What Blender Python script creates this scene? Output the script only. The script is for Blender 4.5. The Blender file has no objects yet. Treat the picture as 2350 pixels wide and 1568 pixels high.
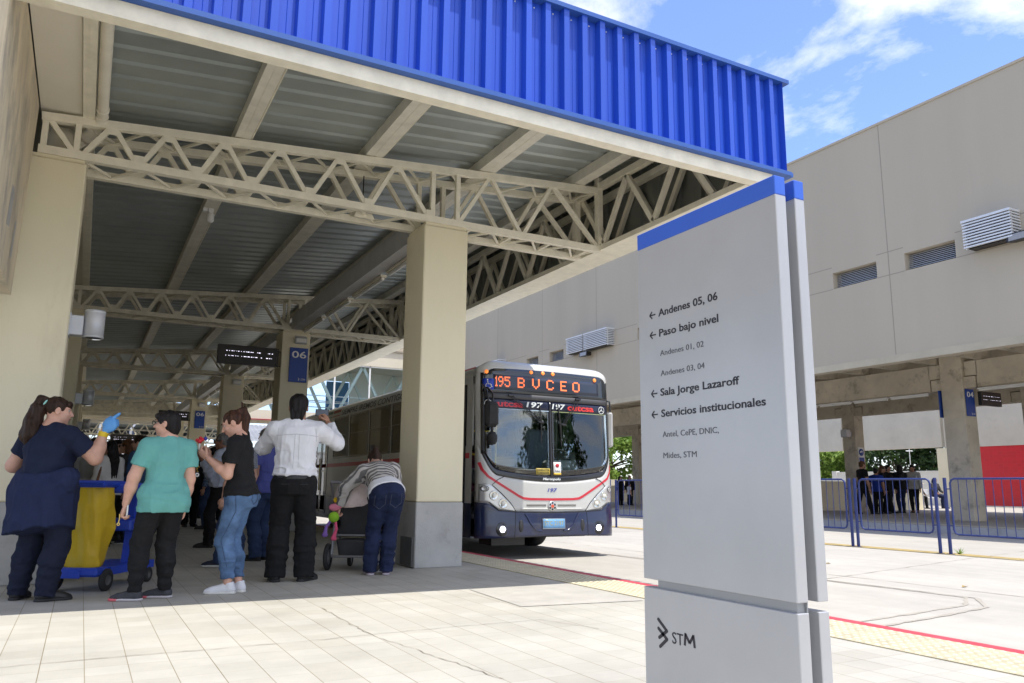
import bpy, bmesh, math, random
import numpy as np
from mathutils import Vector, Matrix
R = math.radians
PI = math.pi
random.seed(7)
rng = np.random.default_rng(7)
SC = bpy.context.scene
COL = SC.collection

# ------------------------------------------------------------------ camera
CAM_H = 0.92
yaw, pitch, roll = 0.4924, 0.1836, 0.0099
fw = Vector((math.sin(yaw)*math.cos(pitch), math.cos(yaw)*math.cos(pitch), math.sin(pitch)))
ri = Vector((math.cos(yaw), -math.sin(yaw), 0))
up = ri.cross(fw)
ri2 = ri*math.cos(roll) + up*math.sin(roll)
up2 = up*math.cos(roll) - ri*math.sin(roll)
cam = bpy.data.objects.new('camera', bpy.data.cameras.new('camera'))
COL.objects.link(cam)
cam.matrix_world = Matrix(((ri2.x, up2.x, -fw.x, 0), (ri2.y, up2.y, -fw.y, 0), (ri2.z, up2.z, -fw.z, CAM_H), (0, 0, 0, 1)))
cam.data.sensor_width = 36.0
cam.data.lens = 1803.5/2350*36
cam.data.clip_start = 0.05
cam.data.clip_end = 3000
SC.camera = cam

# ------------------------------------------------------------------ light
SUN = Vector((0.12, -0.25, 1.0)).normalized()
sun_el = math.asin(SUN.z)
sun_rot = math.atan2(SUN.x, SUN.y)
sd = bpy.data.lights.new('sun', 'SUN')
sd.energy = 2.75
sd.angle = R(0.53)
sd.color = (1.0, 0.96, 0.89)
so = bpy.data.objects.new('sun', sd)
COL.objects.link(so)
so.rotation_euler = SUN.to_track_quat('Z', 'Y').to_euler()

W = bpy.data.worlds.new('World')
SC.world = W
W.use_nodes = True
nt = W.node_tree
nt.nodes.clear()
def wn(t): return nt.nodes.new(t)
sky = wn('ShaderNodeTexSky')
sky.sky_type = 'NISHITA'
sky.sun_disc = False
sky.sun_elevation = sun_el
sky.sun_rotation = sun_rot
sky.air_density = 1.0
sky.dust_density = 0.5
sky.ozone_density = 2.0
tc = wn('ShaderNodeTexCoord')
sep = wn('ShaderNodeSeparateXYZ')
nt.links.new(tc.outputs['Generated'], sep.inputs[0])
def wm(op, a, b=None):
    n = wn('ShaderNodeMath'); n.operation = op
    for i, v in enumerate((a, b)):
        if v is None: continue
        if isinstance(v, (int, float)): n.inputs[i].default_value = v
        else: nt.links.new(v, n.inputs[i])
    return n.outputs[0]
den = wm('MAXIMUM', wm('ADD', sep.outputs[2], 0.12), 0.05)
cx = wm('DIVIDE', sep.outputs[0], den)
cy = wm('DIVIDE', sep.outputs[1], den)
cmb = wn('ShaderNodeCombineXYZ')
nt.links.new(cx, cmb.inputs[0]); nt.links.new(cy, cmb.inputs[1])
mp = wn('ShaderNodeMapping')
mp.inputs['Location'].default_value = (9.90, 16.65, 0)
mp.inputs['Scale'].default_value = (1.0, 1.0, 1)
nt.links.new(cmb.outputs[0], mp.inputs[0])
n1 = wn('ShaderNodeTexNoise')
n1.inputs['Scale'].default_value = 1.6
n1.inputs['Detail'].default_value = 10
n1.inputs['Roughness'].default_value = 0.62
n1.inputs['Distortion'].default_value = 0.25
nt.links.new(mp.outputs[0], n1.inputs['Vector'])
rp = wn('ShaderNodeValToRGB')
rp.color_ramp.elements[0].position = 0.52
rp.color_ramp.elements[0].color = (0, 0, 0, 1)
rp.color_ramp.elements[1].position = 0.74
rp.color_ramp.elements[1].color = (1, 1, 1, 1)
nt.links.new(wm('ADD', n1.outputs[0], wm('MINIMUM', wm('MAXIMUM', wm('MULTIPLY', sep.outputs[1], -0.30), 0.0), 0.13)), rp.inputs[0])  # extra cloud added behind the camera as bright neutral fill light
fade = wm('MULTIPLY', wm('MINIMUM', wm('MAXIMUM', wm('MULTIPLY', sep.outputs[2], 6.0), 0.0), 1.0), rp.outputs[0])
tint = wn('ShaderNodeMixRGB'); tint.blend_type = 'MULTIPLY'; tint.inputs[0].default_value = 1
tint.inputs[2].default_value = (0.80, 0.82, 0.98, 1)
nt.links.new(sky.outputs[0], tint.inputs[1])
mx = wn('ShaderNodeMixRGB')
nt.links.new(wm('MULTIPLY', fade, 0.92), mx.inputs[0])
nt.links.new(tint.outputs[0], mx.inputs[1])
mx.inputs[2].default_value = (6.3, 6.1, 5.7, 1)
bg = wn('ShaderNodeBackground')
bg.inputs['Strength'].default_value = 0.15
nt.links.new(mx.outputs[0], bg.inputs[0])
wo = wn('ShaderNodeOutputWorld')
nt.links.new(bg.outputs[0], wo.inputs[0])

SC.view_settings.view_transform = 'Standard'
SC.view_settings.look = 'None'
SC.view_settings.exposure = 1.02
SC.view_settings.gamma = 1.0
SC.cycles.max_bounces = 8
SC.cycles.diffuse_bounces = 5
SC.cycles.transparent_max_bounces = 16

# ------------------------------------------------------------------ materials
MATS = {}
def mat(name, col, rough=0.6, metal=0.0, var=0.12, vs=3.0, bump=0.0, bs=40.0, spec=0.5, emit=None, es=1.0, stain=None, coat=0.0, stretch=None):
    """plain paint / fabric / concrete with soft colour variation and a fine bump"""
    if name in MATS: return MATS[name]
    m = bpy.data.materials.new(name); m.use_nodes = True
    t = m.node_tree; b = t.nodes['Principled BSDF']
    b.inputs['Roughness'].default_value = rough
    b.inputs['Metallic'].default_value = metal
    b.inputs['Specular IOR Level'].default_value = spec
    if coat: b.inputs['Coat Weight'].default_value = coat; b.inputs['Coat Roughness'].default_value = 0.08
    c4 = (col[0], col[1], col[2], 1)
    b.inputs['Base Color'].default_value = c4
    if emit:
        b.inputs['Emission Color'].default_value = (*emit, 1); b.inputs['Emission Strength'].default_value = es
    if var or bump or stain:
        tcn = t.nodes.new('ShaderNodeTexCoord'); vec = tcn.outputs['Object']
        if stretch:
            mpn = t.nodes.new('ShaderNodeMapping'); mpn.inputs['Scale'].default_value = stretch
            t.links.new(vec, mpn.inputs[0]); vec = mpn.outputs[0]
    if var:
        n = t.nodes.new('ShaderNodeTexNoise'); n.inputs['Scale'].default_value = vs; n.inputs['Detail'].default_value = 6
        n.inputs['Roughness'].default_value = 0.6
        t.links.new(vec, n.inputs['Vector'])
        r = t.nodes.new('ShaderNodeMapRange')
        r.inputs['From Min'].default_value = 0.3; r.inputs['From Max'].default_value = 0.7
        r.inputs['To Min'].default_value = 1-var; r.inputs['To Max'].default_value = 1+var
        t.links.new(n.outputs[0], r.inputs[0])
        mm = t.nodes.new('ShaderNodeMixRGB'); mm.blend_type = 'MULTIPLY'; mm.inputs[0].default_value = 1
        mm.inputs[1].default_value = c4
        t.links.new(r.outputs[0], mm.inputs[2])
        out = mm.outputs[0]
        if stain:
            n2 = t.nodes.new('ShaderNodeTexNoise'); n2.inputs['Scale'].default_value = stain[1]; n2.inputs['Detail'].default_value = 8
            n2.inputs['Roughness'].default_value = 0.7
            t.links.new(vec, n2.inputs['Vector'])
            r2 = t.nodes.new('ShaderNodeMapRange'); r2.inputs['From Min'].default_value = stain[2]; r2.inputs['From Max'].default_value = stain[2]+0.15
            r2.inputs['To Max'].default_value = stain[3]
            t.links.new(n2.outputs[0], r2.inputs[0])
            m2 = t.nodes.new('ShaderNodeMixRGB'); m2.inputs[2].default_value = (*stain[0], 1)
            t.links.new(r2.outputs[0], m2.inputs[0]); t.links.new(out, m2.inputs[1]); out = m2.outputs[0]
        t.links.new(out, b.inputs['Base Color'])
    if bump:
        n = t.nodes.new('ShaderNodeTexNoise'); n.inputs['Scale'].default_value = bs; n.inputs['Detail'].default_value = 5
        t.links.new(vec, n.inputs['Vector'])
        bm_ = t.nodes.new('ShaderNodeBump'); bm_.inputs['Strength'].default_value = bump; bm_.inputs['Distance'].default_value = 0.02
        t.links.new(n.outputs[0], bm_.inputs['Height']); t.links.new(bm_.outputs[0], b.inputs['Normal'])
    MATS[name] = m
    return m

def glass(name, tint, alpha, rough=0.02):
    """window glass: reflects like glass and lets a tinted part of the light through"""
    if name in MATS: return MATS[name]
    m = bpy.data.materials.new(name); m.use_nodes = True
    t = m.node_tree; t.nodes.clear()
    o = t.nodes.new('ShaderNodeOutputMaterial')
    tr = t.nodes.new('ShaderNodeBsdfTransparent'); tr.inputs[0].default_value = (*tint, 1)
    gl = t.nodes.new('ShaderNodeBsdfGlossy'); gl.inputs['Roughness'].default_value = rough
    gl.inputs[0].default_value = (1, 1, 1, 1)
    fr = t.nodes.new('ShaderNodeFresnel'); fr.inputs[0].default_value = alpha
    mix = t.nodes.new('ShaderNodeMixShader')
    t.links.new(fr.outputs[0], mix.inputs[0]); t.links.new(tr.outputs[0], mix.inputs[1]); t.links.new(gl.outputs[0], mix.inputs[2])
    t.links.new(mix.outputs[0], o.inputs[0])
    MATS[name] = m
    return m

# ------------------------------------------------------------------ object helpers
def tag(o, label=None, cat=None, group=None, kind=None):
    if label: o['label'] = label
    if cat: o['category'] = cat
    if group: o['group'] = group
    if kind: o['kind'] = kind
    return o

def thing(name, label, cat, loc=(0, 0, 0), rz=0.0, group=None):
    o = bpy.data.objects.new(name, None)
    o.empty_display_size = 0.1
    COL.objects.link(o)
    o.location = loc; o.rotation_euler = (0, 0, rz)
    return tag(o, label, cat, group)

def link_mesh(name, me, parent=None, loc=None):
    o = bpy.data.objects.new(name, me)
    COL.objects.link(o)
    if parent: o.parent = parent
    if loc: o.location = loc
    return o

def dup(o, parent=None):
    c = o.copy(); COL.objects.link(c)
    if parent: c.parent = parent
    for ch in list(o.children): dup(ch, c)
    return c

class MB:
    """collects simple solids and links them as one mesh object"""
    def __init__(s): s.v = []; s.f = []; s.mi = []; s.m = 0; s.sm = []
    def add(s, verts, faces, smooth=False):
        n = len(s.v); s.v += [tuple(p) for p in verts]
        for f in faces: s.f.append([i+n for i in f]); s.mi.append(s.m); s.sm.append(smooth)
        return s
    def box(s, x0, x1, y0, y1, z0, z1):
        v = [(x0, y0, z0), (x1, y0, z0), (x1, y1, z0), (x0, y1, z0), (x0, y0, z1), (x1, y0, z1), (x1, y1, z1), (x0, y1, z1)]
        return s.add(v, [(0, 3, 2, 1), (4, 5, 6, 7), (0, 1, 5, 4), (1, 2, 6, 5), (2, 3, 7, 6), (3, 0, 4, 7)])
    def cbox(s, x0, x1, y0, y1, z0, z1, b):
        """box with chamfered vertical and horizontal edges"""
        v = []; 
        def ring(z, i): 
            return [(x0+i, y0+b, z), (x0+b, y0+i, z), (x1-b, y0+i, z), (x1-i, y0+b, z), (x1-i, y1-b, z), (x1-b, y1-i, z), (x0+b, y1-i, z), (x0+i, y1-b, z)]
        R_ = [ring(z0, b*.9), ring(z0+b, 0), ring(z1-b, 0), ring(z1, b*.9)]
        v = sum(R_, []); f = [list(range(7, -1, -1)), list(range(24, 32))]
        for k in range(3):
            for i in range(8): f.append([k*8+i, k*8+(i+1) % 8, k*8+8+(i+1) % 8, k*8+8+i])
        return s.add(v, f)
    def hull8(s, a, b):
        """solid between two quads a and b (4 points each)"""
        return s.add(list(a)+list(b), [(3, 2, 1, 0), (4, 5, 6, 7), (0, 1, 5, 4), (1, 2, 6, 5), (2, 3, 7, 6), (3, 0, 4, 7)])
    def bar(s, p, q, w, h=None, upv=(0, 0, 1)):
        p = Vector(p); q = Vector(q); h = h or w
        d = (q-p).normalized(); u = Vector(upv)
        if abs(d.dot(u)) > .98: u = Vector((0, 1, 0))
        r = d.cross(u).normalized(); u = r.cross(d)
        A = [p+r*a*w/2+u*b*h/2 for a, b in ((-1, -1), (1, -1), (1, 1), (-1, 1))]
        B = [q+r*a*w/2+u*b*h/2 for a, b in ((-1, -1), (1, -1), (1, 1), (-1, 1))]
        return s.hull8(A, B)
    def tube(s, pts, r, n=8, cap=True, smooth=True):
        pts = [Vector(p) for p in pts]; rr = r if isinstance(r, (list, tuple)) else [r]*len(pts)
        prev = None; rings = []
        for i, p in enumerate(pts):
            d = (pts[min(i+1, len(pts)-1)]-pts[max(i-1, 0)]).normalized()
            if prev is None:
                a = Vector((0, 0, 1)) if abs(d.z) < .9 else Vector((1, 0, 0))
                u = d.cross(a).normalized()
            else:
                u = (prev-d*prev.dot(d)).normalized()
            w = d.cross(u); prev = u
            rings.append([p+(u*math.cos(t)+w*math.sin(t))*rr[i] for t in [2*PI*k/n for k in range(n)]])
        f = []
        for i in range(len(rings)-1):
            for k in range(n): f.append((i*n+k, i*n+(k+1) % n, (i+1)*n+(k+1) % n, (i+1)*n+k))
        s.add(sum(rings, []), f, smooth)
        if cap:
            s.add(rings[0], [tuple(range(n-1, -1, -1))]); s.add(rings[-1], [tuple(range(n))])
        return s
    def lathe(s, prof, c, axis=(0, 0, 1), n=24, smooth=True):
        """prof: (radius, height along axis)"""
        a = Vector(axis).normalized(); t = Vector((1, 0, 0)) if abs(a.x) < .8 else Vector((0, 1, 0))
        u = a.cross(t).normalized(); w = a.cross(u); c = Vector(c)
        v = []; f = []
        for (r, h) in prof:
            v += [c+a*h+(u*math.cos(2*PI*k/n)+w*math.sin(2*PI*k/n))*r for k in range(n)]
        for i in range(len(prof)-1):
            for k in range(n): f.append((i*n+k, i*n+(k+1) % n, (i+1)*n+(k+1) % n, (i+1)*n+k))
        return s.add(v, f, smooth)
    def extr(s, poly, fn0, fn1):
        """prism: poly of 2d points, fn maps (a,b) to 3d for both ends"""
        n = len(poly); A = [fn0(*p) for p in poly]; B = [fn1(*p) for p in poly]
        f = [tuple(range(n-1, -1, -1)), tuple(range(n, 2*n))]
        for i in range(n): f.append((i, (i+1) % n, n+(i+1) % n, n+i))
        return s.add(A+B, f)
    def build(s, name, mats, parent=None, fixn=True):
        me = bpy.data.meshes.new(name)
        me.from_pydata([tuple(p) for p in s.v], [], s.f)
        if not isinstance(mats, (list, tuple)): mats = [mats]
        for m in mats: me.materials.append(m)
        me.polygons.foreach_set('material_index', s.mi)
        me.polygons.foreach_set('use_smooth', s.sm)
        if fixn:
            b = bmesh.new(); b.from_mesh(me); bmesh.ops.recalc_face_normals(b, faces=b.faces[:]); b.to_mesh(me); b.free()
        me.update()
        return link_mesh(name, me, parent)

def lettering(name, s, O, rv, uv, w, h, m, parent=None, bold=0.0, depth=0.0015, cap=None, shear=0.0):
    """text fitted to a w x h box whose lower left corner is O; rv/uv unit right/up"""
    c = bpy.data.curves.new(name, 'FONT'); c.body = s; c.size = 1.0; c.resolution_u = 3
    c.offset = bold; c.shear = shear
    t = bpy.data.objects.new(name, c); COL.objects.link(t)
    dg = bpy.context.evaluated_depsgraph_get()
    me = bpy.data.meshes.new_from_object(t.evaluated_get(dg))
    bpy.data.objects.remove(t); bpy.data.curves.remove(c)
    co = np.array([v.co[:] for v in me.vertices])
    lo, hi = co.min(0), co.max(0)
    sx = w/(hi[0]-lo[0]) if w else h/(hi[1]-lo[1]); sy = h/(hi[1]-lo[1]) if h else sx
    if cap: sy = cap/0.727; lo[1] = 0.0; sx = w/(hi[0]-lo[0]) if w else sy
    rv = Vector(rv).normalized(); uv = Vector(uv).normalized(); n = rv.cross(uv); O = Vector(O)
    nv = len(co); P = []
    for lay in (0, depth):
        for q in co: P.append(O+rv*((q[0]-lo[0])*sx)+uv*((q[1]-lo[1])*sy)+n*lay)
    F = [tuple(reversed(p.vertices[:])) for p in me.polygons]+[tuple(i+nv for i in p.vertices) for p in me.polygons]
    # side walls along border edges
    cnt = {}
    for p in me.polygons:
        vs = p.vertices[:]
        for i in range(len(vs)):
            a, b_ = vs[i], vs[(i+1) % len(vs)]
            cnt.setdefault((min(a, b_), max(a, b_)), []).append((a, b_))
    for k, l in cnt.items():
        if len(l) == 1:
            a, b_ = l[0]; F.append((a, b_, b_+nv, a+nv))
    m2 = bpy.data.meshes.new(name); m2.from_pydata([tuple(p) for p in P], [], F); m2.materials.append(m); m2.update()
    bpy.data.meshes.remove(me)
    return link_mesh(name, m2, parent)
# ================================================================== materials of the place
M = {}
M['cream'] = mat('cream_plaster', (0.75, 0.685, 0.49), 0.75, var=0.05, vs=1.2, bump=0.08, bs=120, stain=((.52, .45, .31), 1.4, .58, .45), stretch=(1, 1, .3))
M['creamsteel'] = mat('cream_steel_paint', (0.79, 0.745, 0.60), 0.5, var=0.10, vs=6, bump=0.03, bs=30)
M['purlin'] = mat('grey_cream_purlin', (0.68, 0.65, 0.55), 0.5, var=0.12, vs=5)
M['beamgrey'] = mat('grey_painted_beam', (0.46, 0.455, 0.43), 0.5, var=0.12, vs=4)
M['dirtysteel'] = mat('dusty_cream_steel', (0.70, 0.65, 0.51), 0.6, var=0.18, vs=5, bump=0.05, bs=30)
M['concrete'] = mat('grey_concrete', (0.42, 0.415, 0.395), 0.8, var=0.14, vs=2.2, bump=0.15, bs=60, stain=((0.22, 0.21, 0.20), 3.5, 0.56, 0.5))
M['oldconcrete'] = mat('weathered_concrete', (0.58, 0.52, 0.41), 0.85, var=0.16, vs=1.3, bump=0.25, bs=25, stain=((0.16, 0.13, 0.10), 1.7, 0.54, 0.65))
M['dirtyplaster'] = mat('stained_beige_plaster', (0.62, 0.54, 0.39), 0.85, var=0.28, vs=1.3, bump=0.4, bs=12, stain=((0.27, 0.255, 0.23), 1.5, 0.50, 0.85), stretch=(1, .8, 0.40))
M['zinc'] = mat('galvanised_sheet', (0.35, 0.385, 0.37), 0.40, metal=0.45, var=0.15, vs=1.0, bump=0.02, bs=8)
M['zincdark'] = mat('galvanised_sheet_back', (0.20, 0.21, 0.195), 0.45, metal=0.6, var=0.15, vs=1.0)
M['blue'] = mat('blue_sheet_paint', (0.016, 0.076, 0.50), 0.42, var=0.10, vs=1.2, coat=0.1, bump=0.05, bs=5, stain=((.05, .10, .36), 2.0, .6, .5), stretch=(1, 1, .15))
M['bluetrim'] = mat('blue_trim_paint', (0.03, 0.10, 0.36), 0.45, var=0.08, vs=3)
M['white'] = mat('white_paint', (0.74, 0.74, 0.71), 0.5, var=0.05, vs=2)
M['offwhite'] = mat('offwhite_board', (0.74, 0.70, 0.59), 0.7, var=0.05, vs=1.0)
M['pvc'] = mat('cream_pvc_pipe', (0.76, 0.72, 0.60), 0.45, var=0.08, vs=4)
M['wallgrey'] = mat('greige_render', (0.445, 0.39, 0.30), 0.85, var=0.05, vs=0.5, bump=0.1, bs=70, stain=((.37, .33, .265), .55, .55, .55), stretch=(1, 1, .10))
M['joint'] = mat('dark_joint', (0.30, 0.265, 0.21), 0.9, var=0)
M['alu'] = mat('aluminium_slats', (0.66, 0.67, 0.68), 0.45, metal=0.2, var=0.06, vs=5)
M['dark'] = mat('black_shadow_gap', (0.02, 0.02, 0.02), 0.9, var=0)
M['steelgrey'] = mat('satin_silver_paint', (0.47, 0.475, 0.49), 0.36, metal=0.3, var=0.06, vs=1.8, bump=0.015, bs=150)
M['signblue'] = mat('sign_blue', (0.018, 0.065, 0.33), 0.45, var=0.05, vs=3)
M['signwhite'] = mat('sign_white', (0.80, 0.80, 0.78), 0.5, var=0)
M['black'] = mat('black_vinyl', (0.018, 0.018, 0.022), 0.5, var=0)
M['blackmetal'] = mat('black_metal', (0.022, 0.020, 0.018), 0.45, var=0.1, vs=4)
M['railblue'] = mat('barrier_blue', (0.022, 0.040, 0.17), 0.45, var=0.10, vs=8)
M['redtile'] = mat('red_wall_tile', (0.55, 0.025, 0.03), 0.3, var=0.08, vs=6)
M['lampgrey'] = mat('lamp_grey', (0.55, 0.56, 0.58), 0.4, metal=0.2, var=0.03)
M['led'] = mat('led_white', (0.8, 0.8, 0.9), 0.5, var=0, emit=(0.85, 0.80, 1.0), es=1.0)
M['ledorange'] = mat('led_orange', (0.8, 0.2, 0.05), 0.5, var=0, emit=(1.0, 0.16, 0.06), es=0.5)
M['darkglass'] = mat('dark_glass', (0.02, 0.025, 0.03), 0.06, var=0, spec=0.8)
M['tube'] = mat('fluorescent_diffuser', (0.75, 0.74, 0.68), 0.4, var=0.03)
M['rubber'] = mat('black_rubber', (0.022, 0.022, 0.022), 0.75, var=0.2, vs=12, bump=0.1, bs=60)
M['kerbred'] = mat('kerb_red_paint', (0.50, 0.055, 0.075), 0.6, var=0.22, vs=7, stain=((0.30, 0.16, 0.14), 9, 0.6, 0.6))

def concrete_slab(name, col, dark, s1=0.35, s2=4.0):
    """floated outdoor concrete: broad patches, fine grain, tyre-dark smears"""
    m = bpy.data.materials.new(name); m.use_nodes = True
    t = m.node_tree; b = t.nodes['Principled BSDF']; b.inputs['Roughness'].default_value = 0.85
    c = t.nodes.new('ShaderNodeTexCoord')
    a = t.nodes.new('ShaderNodeTexNoise'); a.inputs['Scale'].default_value = s1; a.inputs['Detail'].default_value = 8; a.inputs['Roughness'].default_value = 0.62
    g = t.nodes.new('ShaderNodeTexNoise'); g.inputs['Scale'].default_value = s2; g.inputs['Detail'].default_value = 9; g.inputs['Roughness'].default_value = 0.7
    mp_ = t.nodes.new('ShaderNodeMapping'); mp_.inputs['Scale'].default_value = (3.0, 0.35, 1)
    e = t.nodes.new('ShaderNodeTexNoise'); e.inputs['Scale'].default_value = 1.2; e.inputs['Detail'].default_value = 7
    L = t.links.new
    L(c.outputs['Object'], a.inputs['Vector']); L(c.outputs['Object'], g.inputs['Vector']); L(c.outputs['Object'], mp_.inputs[0]); L(mp_.outputs[0], e.inputs['Vector'])
    def rng_(src, lo, hi, o0, o1):
        r = t.nodes.new('ShaderNodeMapRange'); r.inputs[1].default_value = lo; r.inputs[2].default_value = hi; r.inputs[3].default_value = o0; r.inputs[4].default_value = o1
        L(src, r.inputs[0]); return r.outputs[0]
    def mul(x, y):
        n = t.nodes.new('ShaderNodeMath'); n.operation = 'MULTIPLY'; L(x, n.inputs[0]); L(y, n.inputs[1]); return n.outputs[0]
    f = mul(mul(rng_(a.outputs[0], .35, .65, .90, 1.06), rng_(g.outputs[0], .3, .7, .94, 1.05)), rng_(e.outputs[0], .35, .6, .95, 1.03))
    mm = t.nodes.new('ShaderNodeMixRGB'); mm.blend_type = 'MULTIPLY'; mm.inputs[0].default_value = 1; mm.inputs[1].default_value = (*col, 1)
    L(f, mm.inputs[2])
    sp = t.nodes.new('ShaderNodeTexNoise'); sp.inputs['Scale'].default_value = 2.3; sp.inputs['Detail'].default_value = 10; sp.inputs['Roughness'].default_value = .75
    L(c.outputs['Object'], sp.inputs['Vector'])
    m2 = t.nodes.new('ShaderNodeMixRGB'); m2.inputs[2].default_value = (*dark, 1)
    L(rng_(sp.outputs[0], .62, .74, 0, .55), m2.inputs[0]); L(mm.outputs[0], m2.inputs[1])
    L(m2.outputs[0], b.inputs['Base Color'])
    bp = t.nodes.new('ShaderNodeBump'); bp.inputs['Strength'].default_value = .12; bp.inputs['Distance'].default_value = .01
    L(g.outputs[0], bp.inputs['Height']); L(bp.outputs[0], b.inputs['Normal'])
    return m

def paving(name, col):
    """20 cm ribbed paving tiles: dark joints, tile to tile tone change, dust"""
    m = bpy.data.materials.new(name); m.use_nodes = True
    t = m.node_tree; b = t.nodes['Principled BSDF']; b.inputs['Roughness'].default_value = 0.8
    L = t.links.new
    c = t.nodes.new('ShaderNodeTexCoord')
    mp_ = t.nodes.new('ShaderNodeMapping'); mp_.inputs['Location'].default_value = (0.1, 0.07, 0)
    L(c.outputs['Object'], mp_.inputs[0])
    def brick(w, h, mo, c1, c2, cm, sm=0.1):
        k = t.nodes.new('ShaderNodeTexBrick'); k.offset = 0.0; k.squash = 1.0
        k.inputs['Scale'].default_value = 1; k.inputs['Brick Width'].default_value = w; k.inputs['Row Height'].default_value = h
        k.inputs['Mortar Size'].default_value = mo; k.inputs['Mortar Smooth'].default_value = sm; k.inputs['Bias'].default_value = 0
        k.inputs['Color1'].default_value = (*c1, 1); k.inputs['Color2'].default_value = (*c2, 1); k.inputs['Mortar'].default_value = (*cm, 1)
        L(mp_.outputs[0], k.inputs['Vector']); return k
    k1 = brick(0.2, 400.0, 0.0032, (1, 1, 1), (0.98, 0.98, 0.97), (0.70, 0.66, 0.58), 0.5)
    k2 = brick(0.2, 0.2, 0.0024, (1, 1, 1), (0.90, 0.89, 0.865), (0.78, 0.75, 0.68), 0.5)
    k3 = brick(0.8, 1.6, 0.0030, (1, 1, 1), (0.97, 0.97, 0.97), (0.80, 0.77, 0.70), 0.6)
    def mulc(x, y):
        n = t.nodes.new('ShaderNodeMixRGB'); n.blend_type = 'MULTIPLY'; n.inputs[0].default_value = 1
        L(x, n.inputs[1]) if not isinstance(x, tuple) else setattr(n.inputs[1], 'default_value', x)
        L(y, n.inputs[2]); return n.outputs[0]
    n = t.nodes.new('ShaderNodeTexNoise'); n.inputs['Scale'].default_value = 1.1; n.inputs['Detail'].default_value = 9; n.inputs['Roughness'].default_value = .68
    L(c.outputs['Object'], n.inputs['Vector'])
    r = t.nodes.new('ShaderNodeMapRange'); r.inputs[1].default_value = .34; r.inputs[2].default_value = .64; r.inputs[3].default_value = .84; r.inputs[4].default_value = 1.05
    L(n.outputs[0], r.inputs[0])
    o = mulc(mulc(mulc(mulc((*col, 1), k1.outputs[0]), k2.outputs[0]), k3.outputs[0]), r.outputs[0])
    sp = t.nodes.new('ShaderNodeTexNoise'); sp.inputs['Scale'].default_value = 3.1; sp.inputs['Detail'].default_value = 10; sp.inputs['Roughness'].default_value = .8
    L(c.outputs['Object'], sp.inputs['Vector'])
    r2 = t.nodes.new('ShaderNodeMapRange'); r2.inputs[1].default_value = .60; r2.inputs[2].default_value = .74; r2.inputs[4].default_value = .5
    L(sp.outputs[0], r2.inputs[0])
    m2 = t.nodes.new('ShaderNodeMixRGB'); m2.inputs[2].default_value = (0.27, 0.24, 0.19, 1)
    L(r2.outputs[0], m2.inputs[0]); L(o, m2.inputs[1]); L(m2.outputs[0], b.inputs['Base Color'])
    bp = t.nodes.new('ShaderNodeBump'); bp.inputs['Strength'].default_value = .25; bp.inputs['Distance'].default_value = .004
    L(mulc(k1.outputs[0], k2.outputs[0]), bp.inputs['Height']); L(bp.outputs[0], b.inputs['Normal'])
    return m

M['road'] = concrete_slab('road_concrete', (0.425, 0.40, 0.35), (0.27, 0.235, 0.19))
M['pave'] = paving('paving_tiles', (0.465, 0.445, 0.39))
M['ground'] = concrete_slab('far_ground', (0.36, 0.33, 0.27), (0.25, 0.22, 0.18))
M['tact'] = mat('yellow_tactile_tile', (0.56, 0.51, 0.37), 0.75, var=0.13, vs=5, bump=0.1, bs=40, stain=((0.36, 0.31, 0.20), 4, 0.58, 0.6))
M['patch'] = mat('pale_cement_patch', (0.405, 0.385, 0.34), 0.85, var=0.10, vs=4, stain=((0.34, 0.31, 0.26), 6, 0.55, 0.5))

def structure(name, mb, m, **k):
    o = mb.build(name, m, **k); o['kind'] = 'structure'; return o

ROADZ = -0.18
XK = 4.98
# ------------------------------------------------------------------ ground, road, platforms
g = MB(); g.add([(-900, -600, -.2), (900, -600, -.2), (900, 1500, -.2), (-900, 1500, -.2)], [(0, 1, 2, 3)])
structure('ground', g, M['ground'])
g = MB(); g.add([(4.6, -40, ROADZ), (21.2, -40, ROADZ), (21.2, 75, ROADZ), (4.6, 75, ROADZ)], [(0, 1, 2, 3)])
structure('road', g, M['road'])
g = MB(); g.box(-16, 4.86, -25, 44.4, -.19, 0)
structure('platform', g, M['pave'])
g = MB()
g.hull8([(4.861, -25, -.19), (4.861, 44.4, -.19), (4.861, 44.4, 0.004), (4.861, -25, 0.004)], [(XK, -25, -.19), (XK, 44.4, -.19), (XK, 44.4, .004), (XK, -25, .004)])
structure('platform_kerb', g, M['kerbred'])
# tactile strip with raised domes near the camera
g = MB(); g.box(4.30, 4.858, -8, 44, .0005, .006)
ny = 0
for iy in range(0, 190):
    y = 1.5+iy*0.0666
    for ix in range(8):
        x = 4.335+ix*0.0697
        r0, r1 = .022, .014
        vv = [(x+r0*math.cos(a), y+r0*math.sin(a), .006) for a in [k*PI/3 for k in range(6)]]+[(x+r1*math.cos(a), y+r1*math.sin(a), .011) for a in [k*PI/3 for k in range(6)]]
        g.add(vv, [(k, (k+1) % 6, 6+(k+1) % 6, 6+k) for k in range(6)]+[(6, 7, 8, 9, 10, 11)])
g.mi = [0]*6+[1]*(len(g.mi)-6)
structure('tactile_paving', g, [mat('tactile_painted_shade', (.44, .39, .26), .85, var=.2, vs=6), M['tact']], fixn=False)  # base coloured darker than the domes: shade between them painted in
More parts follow.
